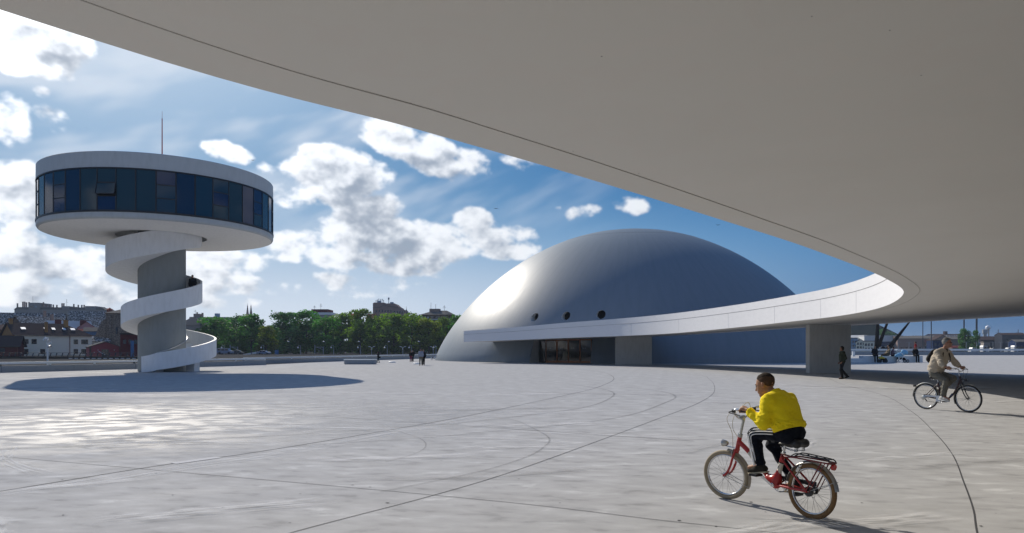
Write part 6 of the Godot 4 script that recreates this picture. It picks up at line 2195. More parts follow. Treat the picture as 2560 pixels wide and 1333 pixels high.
	# rail gantries
	for q: Array in [[575, 594, "steel rail gantry above the pale van by the ramp"], [787, 808, "steel rail gantry in the middle of the tree row"]]:
		var x0 := across(q[0], 212.0); var x1 := across(q[1], 212.0)
		var g := thing("rail_gantry", q[2], "gantry", w(x0, 212.0), 0, "rail gantries under the trees")
		for x: float in [0.0, x1 - x0]:
			b = MB.new()
			b.bar(Vector3(x, 0, 0), Vector3(x, 2.8 if x == 0.0 else 2.2, 0), 0.16, 0.16)
			put("mast", b, M.lamp_grey, g)
		b = MB.new()
		b.bar(Vector3(0, 2.1, 0), Vector3(x1 - x0, 2.1, 0), 0.12, 0.12)
		b.bar(Vector3(0.5, 2.1, 0), Vector3(x1 - x0, 1.3, 0), 0.08, 0.08)
		b.ball(Vector3(1.2, 1.0, 0.1), Vector3.ONE * 0.12, 8)
		put("cross_beam", b, M.lamp_grey, g)
	# floodlights glinting in the foliage
	var fl: Node3D = null
	for q: Array in [[721, 854, "tall floodlight deep in the dark tree left of the middle"], [809, 854, "tall floodlight before the tree under the flat brown roof"], [897, 854.5, "tall floodlight above the hook lamp left of the first double-armed lamp"], [972, 857, "tall floodlight above the hook lamp between the double-armed lamps"], [1047, 855, "tall floodlight above the standing pair"]]:
		var z := 222.0
		if fl == null:
			fl = thing("floodlight", q[2], "floodlight", w(across(q[0], z), z), 0, "tall floodlights before the trees")
			b = MB.new()
			b.tube([Vector3(0.3, 0, -0.6), Vector3(0.3, 3.8, -0.6)], 0.05, 6)
			put("pole", b, M.car_dark, fl)
			b = MB.new()
			b.ball(Vector3(0, 3.85, 0), Vector3(0.32, 0.17, 0.25), 10)
			put("lamp_head", b, M.lamp_white, fl)
		else:
			copy(fl, q[2], w(across(q[0], z), z))
	# road vehicles
	car("van", "pale blue van parked on the road just right of the spiral ramp", "van", across(541, 200), 200, 0, M.car_blue, 4.3, 1.75, true)
	car("car", "dark car parked between the pale van and the white shelter roof", "car", across(580, 205), 205, 0, M.car_dark, 2.9, 1.25, false)
	car("car", "light blue car parked below the right end of the white shelter roof", "car", across(643, 200), 200, 0, M.car_blue, 3.4, 1.1, false)
	var sh := thing("shelter", "slanting white platform shelter roof beside the parked cars", "shelter", w(across(596, 215), 215.0))
	b = MB.new()
	b.prism(PackedVector2Array([Vector2(0, 0.0), Vector2(8.8, 1.05), Vector2(8.8, 1.2), Vector2(5.5, 1.25), Vector2(0, 0.15)]), -3.0, 0.0, Transform3D(Basis(Vector3.RIGHT, Vector3(0, 0, 1), Vector3(0, 1, 0)), Vector3(0, -0.5, 0)))
	put("roof", b, M.lamp_white, sh)
	for x: float in [4.0, 5.6]:
		b = MB.new()
		b.bar(Vector3(x, 0, 0.2), Vector3(x, 1.2, 0.2), 0.15, 0.15)
		put("post", b, M.car_dark, sh)
	b = MB.new()
	b.box(Vector3(-0.45, 0, -0.1), Vector3(0.3, 1.2, 0.1))
	b.box(Vector3(0.3, 0, -0.12), Vector3(0.55, 1.35, 0.12))
	tag(put("sign_board", b, M.blue_paint, self, w(across(691, 205), 205.0)), "blue sign board with pale edge right of the shelter", "sign")
	# skyline
	var h := house("house", "grey town house with hipped roof between the ramp and the first tree", "house", across(448, 232), 232, 10, 6.5, 9, 9.0, 11.6, "hip", M.grey_block, M.grey_roof, 0.3, 0.5)
	window_row(h, 0.4, 4.5, 2, 5.5, 0.9, 1.2)
	h = house("house", "low house with pale eaves below the grey town house, right of the column", "house", across(452, 215), 215, 12, 5.6, 8, 4.6, 6.4, "gable", M.brown_wall, M.grey_roof, 0.4)
	window_row(h, 0.4, 5.0, 2, 2.5, 0.9, 1.1)
	var t := thing("apartment_building", "long flat-roofed grey block with water tanks, right of the tower column", "building", w(across(473, 380), 380.0), deg_to_rad(4))
	b = MB.new()
	b.box(Vector3(0, 0, -12), Vector3(20.5, 18.6, 0))
	put("wall", b, M.grey_block, t)
	b = MB.new()
	b.box(Vector3(1.4, 18.6, -8), Vector3(4.6, 20.4, -2))
	b.box(Vector3(-2.0, 0, -10), Vector3(0, 17.0, -1))
	put("stair_tower", b, M.brick_block, t)
	b = MB.new()
	b.tube([Vector3(13.5, 18.6, -3), Vector3(13.5, 20.6, -3)], 1.35, 14)
	put("water_tank", b, M.blue_wall, t)
	chimney(t, 5.4, 18.6, 20.8, -4, 0.8, M.brick_block)
	chimney(t, 2.6, 20.4, 21.2, -4, 0.6, M.brick_block)
	aerial(t, 1.6, 20.4, -4, 2.2, 2)
	window_row(t, 0.5, 20.0, 10, 15.8, 1.0, 1.3)
	t = thing("church", "distant church with twin pointed spires above the trees", "church", w(across(618.5, 420), 420.0))
	for x: float in [0.0, 2.05]:
		b = MB.new()
		b.box(Vector3(x - 0.85, 0, -0.85), Vector3(x + 0.85, 21.4, 0.85))
		put("bell_tower", b, M.stone_wall, t)
		b = MB.new()
		b.lathe([Vector2(0.95, 21.4), Vector2(0.62, 23.4), Vector2(0.28, 26.2), Vector2(0.34, 26.3), Vector2(0.12, 27.2), Vector2(0.01, 28.6 - x * 0.35)], 8, Transform3D(Basis(), Vector3(x, 0, 0)))
		put("spire", b, M.brick_block, t)
	t = thing("building", "flat brown rooftop building with two aerials over the middle trees", "building", w(across(778, 330), 330.0))
	b = MB.new()
	b.box(Vector3(0, 0, -10), Vector3(7.6, 19.9, 0))
	put("wall", b, M.maroon_wall, t)
	b = MB.new()
	b.box(Vector3(-0.6, 17.3, -10.5), Vector3(9.6, 18.4, 0.6))
	put("terrace_edge", b, M.lamp_white, t)
	b = MB.new()
	b.box(Vector3(0.6, 0, 0.0), Vector3(10.6, 17.2, 0.5))
	put("lower_wall", b, M.grey_block, t)
	aerial(t, 0.7, 19.9, -3, 1.9, 2); aerial(t, 3.6, 19.9, -3, 2.7, 3)
	t = thing("apartment_building", "tall dark block with phone antennas on its roof over the trees", "building", w(across(932, 330), 330.0))
	b = MB.new()
	b.prism(PackedVector2Array([Vector2(0, 0), Vector2(14.6, 0), Vector2(14.6, 19.6), Vector2(13.2, 19.6), Vector2(12.4, 20.8), Vector2(11.2, 21.5), Vector2(10.0, 22.6), Vector2(6.6, 22.6), Vector2(5.6, 22.2), Vector2(5.2, 23.0), Vector2(0.6, 23.0), Vector2(0, 22.6)]), 0.0, 12.0, Transform3D(Basis(Vector3.RIGHT, Vector3(0, 0, -1), Vector3.UP), Vector3.ZERO))
	put("wall", b, M.brick_block, t)
	b = MB.new()
	b.bar(Vector3(0, 20.6, 0.06), Vector3(3.2, 20.8, 0.06), 0.12, 0.2)
	b.bar(Vector3(3.2, 20.8, 0.06), Vector3(5.6, 22.1, 0.06), 0.12, 0.2)
	b.bar(Vector3(5.6, 21.6, 0.06), Vector3(11.5, 20.6, 0.06), 0.12, 0.25)
	put("cornice", b, M.grey_roof, t)
	b = MB.new()
	for x: float in [9.2, 10.4, 11.6, 12.8, 13.8]: b.box(Vector3(x, 12, 0.0), Vector3(x + 0.45, 19.0, 0.4))
	put("pilaster", b, M.grey_block, t)
	for y: float in [18.6, 16.6]:
		window_row(t, 1.0, 9.0, 6, y, 0.6, 0.9)
		window_row(t, 9.4, 14.4, 4, y - 0.6, 0.6, 1.1, 0.05)
	b = MB.new()
	b.box(Vector3(1.4, 23.0, -5), Vector3(3.0, 24.0, -3))
	b.box(Vector3(7.4, 22.6, -5), Vector3(8.8, 23.4, -3))
	put("plant_room", b, M.blue_wall, t)
	b = MB.new()
	for q: Array in [[0.9, 24.3], [1.5, 24.6], [2.2, 25.0], [3.1, 24.8], [3.8, 24.9], [4.4, 24.4]]:
		b.tube([Vector3(q[0], 23.0, -3), Vector3(q[0], q[1], -3)], 0.07, 5)
		b.box(Vector3(q[0] - 0.14, q[1] - 0.9, -3.1), Vector3(q[0] + 0.14, q[1], -2.9))
	b.tube([Vector3(6.8, 22.0, -3), Vector3(6.8, 25.4, -3)], 0.16, 6)
	b.box(Vector3(6.45, 24.5, -3.2), Vector3(7.15, 25.5, -2.8))
	put("antenna", b, M.lamp_grey, t)
	t = thing("bell_tower", "small onion-topped spire right of the tall dark block", "tower", w(across(1016, 340), 340.0))
	b = MB.new()
	b.box(Vector3(-0.9, 0, -0.9), Vector3(0.9, 17.2, 0.9))
	put("shaft", b, M.stone_wall, t)
	b = MB.new()
	b.lathe([Vector2(1.0, 17.2), Vector2(0.5, 17.8), Vector2(0.9, 18.4), Vector2(0.75, 19.0), Vector2(0.3, 19.5), Vector2(0.4, 19.9), Vector2(0.1, 20.4), Vector2(0.01, 22.2)], 10, Transform3D(), true)
	put("onion_roof", b, M.grey_roof, t)
	t = thing("building", "office building with grey hipped roof and tall white piers near the dome", "building", w(across(1053, 290), 290.0), deg_to_rad(-8))
	b = MB.new()
	b.box(Vector3(0, 0, -9), Vector3(12.0, 15.4, 0))
	put("wall", b, M.brown_wall, t)
	b = MB.new()
	var A := Vector3(-0.6, 15.4, 0.6); var B := Vector3(12.6, 15.4, 0.6); var C := Vector3(12.6, 15.4, -9.6); var E := Vector3(-0.6, 15.4, -9.6)
	var P := Vector3(4.0, 17.3, -4.5); var Q := Vector3(9.6, 17.3, -4.5)
	b.face([A, B, Q, P]); b.face([B, C, Q]); b.face([C, E, P, Q]); b.face([E, A, P]); b.face([E, C, B, A])
	put("roof", b, M.grey_roof, t)
	b = MB.new()
	b.box(Vector3(2.6, 15.4, -6), Vector3(6.6, 18.0, -3))
	put("plant_room", b, M.brick_block, t)
	for x: float in [0.3, 1.5, 2.7]:
		b = MB.new()
		b.box(Vector3(x, 0, 0), Vector3(x + 0.5, 14.6, 0.7))
		put("pier", b, M.white_wall, t)
	for x: float in [4.4, 6.8, 9.2, 11.4]:
		b = MB.new()
		b.box(Vector3(x, 0, 0), Vector3(x + 0.22, 13.6, 0.5))
		put("pier", b, M.blue_wall, t)
	b = MB.new()
	b.box(Vector3(3.4, 13.3, 0.0), Vector3(12.0, 13.7, 0.45))
	put("band", b, M.white_wall, t)
	for q: Array in [[4.7, 11.0, 2.0, 2.0], [7.1, 11.0, 2.0, 2.0], [9.5, 11.0, 1.8, 2.0], [3.8, 14.0, 1.4, 0.9], [6.2, 14.0, 1.4, 0.9], [9.0, 14.0, 1.6, 0.9]]:
		window(t, q[0], q[1], q[2], q[3])
	aerial(t, 3.0, 18.0, -4, 2.6, 0); aerial(t, 5.0, 18.0, -4, 1.9, 0); aerial(t, 8.6, 17.2, -4, 2.2, 2)
	var hid := 0
	for q: Array in [[872, 300, 4.0, 15.4, 16.6, "small brown roof with chimney poking over the bright trees"], [916, 300, 3.2, 14.6, 16.4, "narrow brown roof just left of the tall dark block"], [1028, 310, 4.2, 14.6, 16.2, "small white-roofed house right of the onion spire"]]:
		h = house("house", q[5], "house", across(q[0], q[1]), q[1], 0, q[2], 6, q[3], q[4], "gable", M.brown_wall if hid < 2 else M.white_wall, M.rust_roof if hid < 2 else M.pale_roof, 0.2)
		chimney(h, q[2] * 0.75, q[3], q[4] + 0.4, -3, 0.5, M.brick_block)
		hid += 1
	for i in 3:
		tree(["small dark tree on the skyline left of the dome's edge", "middle of the three dark skyline trees by the dome", "rightmost dark skyline tree touching the dome's edge"][i], across(1128 + i * 12, 330), 330, 15.5 + i * 0.9, 5.0, i + 2, M.leaf_3)

func car(called: String, label: String, cat: String, x: float, d: float, turn: float, paint: Material, len: float, tall: float, boxy: bool) -> Node3D:
	var t := thing(called, label, cat, w(x, d), turn)
	var r := 0.16 * tall + 0.08
	var y0 := r * 0.9
	var b := MB.new()
	var side: PackedVector2Array
	if boxy:
		side = PackedVector2Array([Vector2(0, y0), Vector2(len, y0), Vector2(len, tall * 0.55), Vector2(len - 0.75, tall * 0.62), Vector2(len - 1.15, tall * 0.97), Vector2(0.15, tall), Vector2(0, tall * 0.9)])
	else:
		side = PackedVector2Array([Vector2(0, y0), Vector2(len, y0), Vector2(len, tall * 0.5), Vector2(len * 0.78, tall * 0.6), Vector2(len * 0.62, tall * 0.96), Vector2(len * 0.22, tall), Vector2(len * 0.04, tall * 0.62), Vector2(0, tall * 0.58)])
	b.prism(side, 0.0, 1.6, Transform3D(Basis(Vector3.RIGHT, Vector3(0, 0, -1), Vector3.UP), Vector3.ZERO))
	put("body", b, paint, t)
	var xs := [0.3, 1.3, 2.3] if boxy else [len * 0.2, len * 0.45]
	for i in xs.size():
		var m := MB.new()
		m.box(Vector3(xs[i], tall * 0.64, -0.02), Vector3(xs[i] + (0.85 if boxy else len * 0.19), tall * 0.9, 0.012))
		put("window", m, M.pane_dark, t)
	for x0: float in [len * 0.2, len * 0.8]:
		for z: float in [0.02, -1.62]:
			var m := MB.new()
			m.tube([Vector3(x0, r, z - 0.09), Vector3(x0, r, z + 0.02)], r, 16)
			put("wheel", m, M.rubber_black, t)
	return t

# ---------------------------------------------------------------- the port on the right
func make_port() -> void:
	var b := MB.new()
	var rows := []
	for i in 13:
		var row := []
		for j in 41:
			var x := 160.0 + j * 16.0
			var d := 470.0 + i * 25.0
			var h := 34.0 * ss(470, 600, d) * ss(330, 268, x) + 11.0 * ss(520, 640, d) * ss(380, 470, x)
			row.append(w(x, d, h - 0.3 + 1.2 * sin(j * 1.7) * ss(500, 600, d)))
		rows.append(row)
	b.grid(rows)
	if b.n[100].y < 0:
		b = MB.new(); b.grid(rows, true)
	structure("wooded_hill", b, M.hill_green)
	var hl := ["bushy tree on the dark hill's crest behind the steel sculpture's fork", "tree on the dark hill's shoulder, left of the long steel arm", "tree low on the dark hill's right slope behind the steel arm", "lowest tree at the end of the dark hill"]
	for i in 4:
		var z := 520.0
		tree(hl[i], across([2204, 2220, 2236, 2252][i], z), z, [16.5, 14.5, 13.0, 9.5][i], 9.0, i, M.leaf_3, "trees on the dark hill")
	var h := house("house", "cream gabled town house with dark windows right of the pillar", "house", across(2140, 350), 350, -20, 4.4, 7, 5.0, 6.4, "gable_front", M.cream_wall, M.grey_roof, 0.2)
	for x: float in [0.5, 1.8, 3.1]:
		window(h, x, 3.6, 0.8, 1.1); window(h, x, 1.8, 0.8, 1.1)
	h = house("house", "long cream town house with three tall windows before the steel sculpture", "house", across(2160, 348), 348, -20, 4.6, 7, 5.2, 5.6, "flat", M.cream_wall, M.brown_wall)
	for x: float in [0.5, 1.8, 3.1]:
		window(h, x, 3.0, 0.8, 1.3); window(h, x, 1.0, 0.8, 1.2)
	h = house("house", "bluish grey town house against the pillar's right edge", "house", across(2118, 352), 352, -20, 4.6, 7, 6.8, 7.0, "flat", M.blue_wall, M.grey_roof)
	for x: float in [1.0, 2.4, 3.6]:
		window(h, x, 4.6, 0.7, 1.1); window(h, x, 2.4, 0.7, 1.1)
	h = house("warehouse", "white-roofed warehouse above the cream town houses", "warehouse", across(2128, 400), 400, -15, 9.0, 12, 7.6, 9.4, "gable", M.white_wall, M.pale_roof, 0.3)
	window_row(h, 0.5, 8.5, 4, 5.6, 1.2, 0.7)
	h = house("warehouse", "pale blue warehouse with navy band behind the steel sculpture", "warehouse", across(2161, 390), 390, -12, 19.0, 12, 8.6, 8.8, "flat", M.white_wall, M.pale_roof)
	b = MB.new()
	b.box(Vector3(5.5, 3.0, 0.0), Vector3(18.6, 5.6, 0.25))
	put("navy_band", b, M.navy_wall, h)
	window(h, 15.0, 0.4, 1.6, 2.2, 0.0, null, 0, "door")
	h = house("factory", "brown brick factory with red awning roof left of the cyclist's head", "factory", across(2244, 380), 380, -10, 26.0, 14, 7.2, 8.6, "gable", M.brick_block, M.grey_roof, 0.3)
	window_row(h, 1.0, 12.0, 5, 1.2, 1.3, 1.4)
	b = MB.new()
	b.face([Vector3(12.5, 5.0, 2.2), Vector3(19.5, 5.0, 2.2), Vector3(18.5, 6.6, 0.1), Vector3(13.2, 6.6, 0.1)])
	put("red_awning", b, M.rust_roof, h)
	window_row(h, 13.0, 19.0, 3, 1.2, 1.5, 2.2)
	h = house("factory", "long low factory with pale sawtooth roof edge behind the cyclist", "factory", across(2290, 430), 430, -8, 34.0, 14, 7.6, 9.4, "gable", M.brown_wall, M.grey_roof, 0.3)
	for i in 22:
		b = MB.new()
		b.box(Vector3(0.6 + i * 1.5, 9.3, -7.4), Vector3(1.5 + i * 1.5, 9.75, -6.6))
		put("roof_light", b, M.lamp_grey, h)
	h = house("factory", "black-roofed hall with a small cupola above the cyclist's hair", "factory", across(2334, 480), 480, -6, 20.0, 14, 10.4, 11.8, "gable", M.navy_wall, M.dark_roof, 0.3)
	b = MB.new()
	b.box(Vector3(10.0, 11.2, -8.4), Vector3(11.6, 13.6, -5.6))
	put("cupola", b, M.dark_roof, h)
	h = house("shop", "navy blue harbour building with pale windows beside the cyclist's head", "building", across(2332, 330), 330, -12, 5.6, 8, 5.4, 5.6, "flat", M.navy_wall, M.dark_roof)
	window_row(h, 0.4, 5.2, 3, 3.0, 0.9, 1.2); window_row(h, 0.4, 5.2, 3, 0.8, 0.9, 1.2)
	h = house("factory", "brown gabled brick hall behind the cyclist's back of the head", "factory", across(2336, 350), 350, -12, 7.6, 9, 6.0, 8.4, "gable_front", M.brick_block, M.dark_roof, 0.2)
	window_row(h, 1.0, 6.6, 3, 3.0, 0.9, 1.6)
	h = house("shed", "low dark shed in front of the two round trees' left side", "shed", across(2382, 300), 300, -14, 4.0, 6, 2.2, 3.0, "gable", M.brown_wall, M.maroon_wall, 0.3)
	window_row(h, 0.4, 3.6, 2, 0.8, 0.8, 0.8)
	h = house("shed", "white-banded kiosk just right of the two round trees", "kiosk", across(2445, 290), 290, -18, 2.5, 4, 3.9, 4.1, "flat", M.blue_wall, M.lamp_white)
	window_row(h, 0.2, 2.3, 2, 1.4, 0.8, 1.0)
	h = house("shed", "grey glass-fronted kiosk below the round water tower", "kiosk", across(2460, 285), 285, -18, 2.2, 4, 4.2, 4.4, "flat", M.grey_block, M.grey_roof)
	window_row(h, 0.2, 2.0, 2, 1.0, 0.7, 2.0)
	h = house("factory", "long black harbour shed on the far right with pale gable mark", "factory", across(2452, 360), 360, -16, 24.0, 12, 6.2, 8.0, "gable", M.car_dark, M.dark_roof, 0.3)
	b = MB.new()
	b.face([Vector3(9.5, 6.3, 0.8), Vector3(11.6, 6.3, 0.8), Vector3(11.6, 7.4, 0.7)])
	b.box(Vector3(11.6, 6.3, 0.4), Vector3(13.6, 6.6, 0.8))
	put("pale_gable", b, M.lamp_white, h)
	window_row(h, 2.0, 22.0, 9, 0.6, 1.4, 2.4)
	h = house("factory", "black two-storey hall at the far right end of the harbour sheds", "factory", across(2506, 345), 345, -16, 10.0, 10, 8.4, 9.4, "gable", M.car_dark, M.dark_roof, 0.2)
	for x: float in [1.6, 3.0, 6.6, 8.0]: window(h, x, 5.6, 0.9, 0.9)
	h = house("factory", "low grey shed cut by the picture's right edge", "factory", across(2540, 330), 330, -16, 12.0, 9, 5.0, 6.0, "gable", M.navy_wall, M.grey_roof, 0.2)
	window_row(h, 1.0, 11.0, 5, 0.8, 1.3, 2.0)
	# two round trees
	tree("left and larger of the two round dark trees near the cyclist", across(2414, 270), 270, 9.4, 5.2, 2, M.leaf_3, "round harbour trees")
	tree("right and smaller of the two round dark trees near the cyclist", across(2439, 274), 274, 8.8, 4.2, 4, M.leaf_3, "round harbour trees")
	# water tower
	var t := thing("water_tower", "white ball on a round concrete water tower at the far right", "water tower", w(across(2470, 500), 500.0))
	b = MB.new()
	b.lathe([Vector2(1.5, 0), Vector2(1.5, 9.8), Vector2(1.1, 10.2), Vector2(1.1, 12.0), Vector2(1.7, 12.4), Vector2(1.7, 15.2), Vector2(0.001, 15.3)], 20, Transform3D(Basis(), Vector3(-2.0, 0, 0)))
	b.tube([Vector3(0.6, 0, 0), Vector3(0.6, 14.8, 0)], 0.45, 10)
	put("shaft", b, M.lamp_grey, t)
	b = MB.new()
	b.ball(Vector3(0.1, 16.4, 0), Vector3.ONE * 1.62, 20)
	put("ball", b, M.lamp_white, t)
	# masts behind the canopy edge
	for q: Array in [[2307.5, 0.16, "slim dark mast behind the canopy left of the lattice mast"], [2328.5, 0.2, "dark lattice mast left of the cyclist's head"], [2410.5, 0.27, "thick dark mast rising behind the larger round tree"], [2442, 0.36, "thickest dark mast rising behind the smaller round tree"], [2450, 0.16, "short reddish mast beside the smaller round tree"]]:
		b = MB.new()
		var tall := 34.0 if q[0] != 2450 else 8.2
		b.tube([Vector3.ZERO, Vector3(0, tall, 0)], q[1], 8)
		if q[0] == 2328.5:
			for i in 24: b.bar(Vector3(-0.26, 5 + i * 0.9, 0.05), Vector3(0.26, 5.5 + i * 0.9, 0.05), 0.07, 0.07)
		b.lathe([Vector2(q[1] * 1.6, 0), Vector2(q[1] * 1.6, 0.5)], 8)
		tag(put("mast", b, M.car_dark, self, w(across(q[0], 295), 295.0)), q[2], "mast", "harbour masts")
	for q: Array in [[2496, "small lattice pylon on the low ridge right of the water tower"], [2546, "small lattice pylon on the low ridge near the right edge"]]:
		t = thing("pylon", q[1], "pylon", w(across(q[0], 620), 620.0), 0, "pylons on the low ridge")
		b = MB.new()
		for s in [-1.0, 1.0]: b.bar(Vector3(0.8 * s, 10, 0), Vector3(0.1 * s, 18.5, 0), 0.2, 0.2)
		put("tower", b, M.car_dark, t)
		b = MB.new()
		b.bar(Vector3(-2.2, 16, 0), Vector3(2.2, 16, 0), 0.2, 0.2)
		b.bar(Vector3(-1.5, 14.5, 0), Vector3(1.5, 14.5, 0), 0.2, 0.2)
		put("cross_arm", b, M.car_dark, t)
	# T lamps along the quay
	var tee: Node3D = null
	var names := ["T-shaped quay lamp in front of the brown factory", "T-shaped quay lamp left of the person in red", "T-shaped quay lamp before the larger round tree", "T-shaped quay lamp before the smaller round tree", "T-shaped quay lamp left of the parked truck's cab", "T-shaped quay lamp in front of the long black shed", "T-shaped quay lamp left of the white van on the right", "T-shaped quay lamp nearest the right edge"]
	var xs := [2246, 2273, 2416, 2442, 2483, 2502, 2521, 2540]
	for i in 8:
		var at := w(across(xs[i], 215.0), 215.0)
		if tee == null:
			tee = thing("street_lamp", names[0], "street lamp", at, 0, "T-shaped lamps on the far quay")
			b = MB.new()
			b.tube([Vector3.ZERO, Vector3(0, 3.6, 0)], 0.07, 6)
			put("post", b, M.lamp_grey, tee)
			b = MB.new()
			b.bar(Vector3(-0.8, 3.6, 0), Vector3(0.8, 3.6, 0), 0.12, 0.07)
			put("arms", b, M.lamp_grey, tee)
		else:
			copy(tee, names[i], at)
	car("truck", "white truck parked on the far quay below the kiosks", "truck", across(2458, 225), 225, 0, M.car_white, 2.6, 2.6, true)
	car("van", "white van parked on the far quay near the right edge", "van", across(2536, 225), 225, 0, M.car_white, 2.0, 2.6, true)
	car("car", "silver car parked on the far quay left of the white van", "car", across(2519, 228), 228, 0, M.lamp_grey, 2.6, 2.0, false)
	car("car", "dark car parked on the far quay right of the white truck", "car", across(2480, 228), 228, 0, M.car_dark, 2.6, 2.0, false)
	car("car", "pale car parked on the far quay below the round trees", "car", across(2428, 226), 226, 0, M.car_white, 2.4, 2.0, false)
	# steel sculpture
	t = thing("sculpture", "tall black steel sculpture of pointed beams behind the sea wall", "sculpture", w(across(2196, 186), 186.0))
	for q: Array in [[-0.55, 0.0, -0.1, 8.5, 0.55, 0.24], [0.05, 2.2, 2.6, 9.0, 0.42, 0.14], [-0.3, 2.4, -1.95, 0.0, 0.26, 0.2], [1.3, 0.0, 8.6, 9.2, 0.62, 0.05], [-0.35, 1.9, 0.35, 0.0, 0.3, 0.25]]:
		b = MB.new()
		var a := Vector3(q[0], q[1], 0); var c := Vector3(q[2], q[3], 0)
		var dd := (c - a).normalized()
		var nn := Vector3(-dd.y, dd.x, 0)
		var p := []
		for z: float in [-0.3, 0.3]:
			for e: Array in [[a, q[4]], [c, q[5]]]:
				p.append(e[0] - nn * e[1] + Vector3(0, 0, z)); p.append(e[0] + nn * e[1] + Vector3(0, 0, z))
		# corners: 0 a-,1 a+,2 c-,3 c+ at the back; 4..7 at the front
		b.face([p[4], p[6], p[7], p[5]]); b.face([p[2], p[0], p[1], p[3]])
		b.face([p[0], p[2], p[6], p[4]]); b.face([p[3], p[1], p[5], p[7]])
		b.face([p[1], p[0], p[4], p[5]]); b.face([p[2], p[3], p[7], p[6]])
		put("beam", b, M.corten, t)
	b = MB.new()
	b.prism(PackedVector2Array([Vector2(0.5, 0), Vector2(2.3, 0), Vector2(2.1, 1.8), Vector2(1.2, 2.2), Vector2(0.9, 1.8)]), -0.5, 0.5, Transform3D(Basis(Vector3.RIGHT, Vector3(0, 0, -1), Vector3.UP), Vector3.ZERO))
	put("foot", b, M.corten, t)

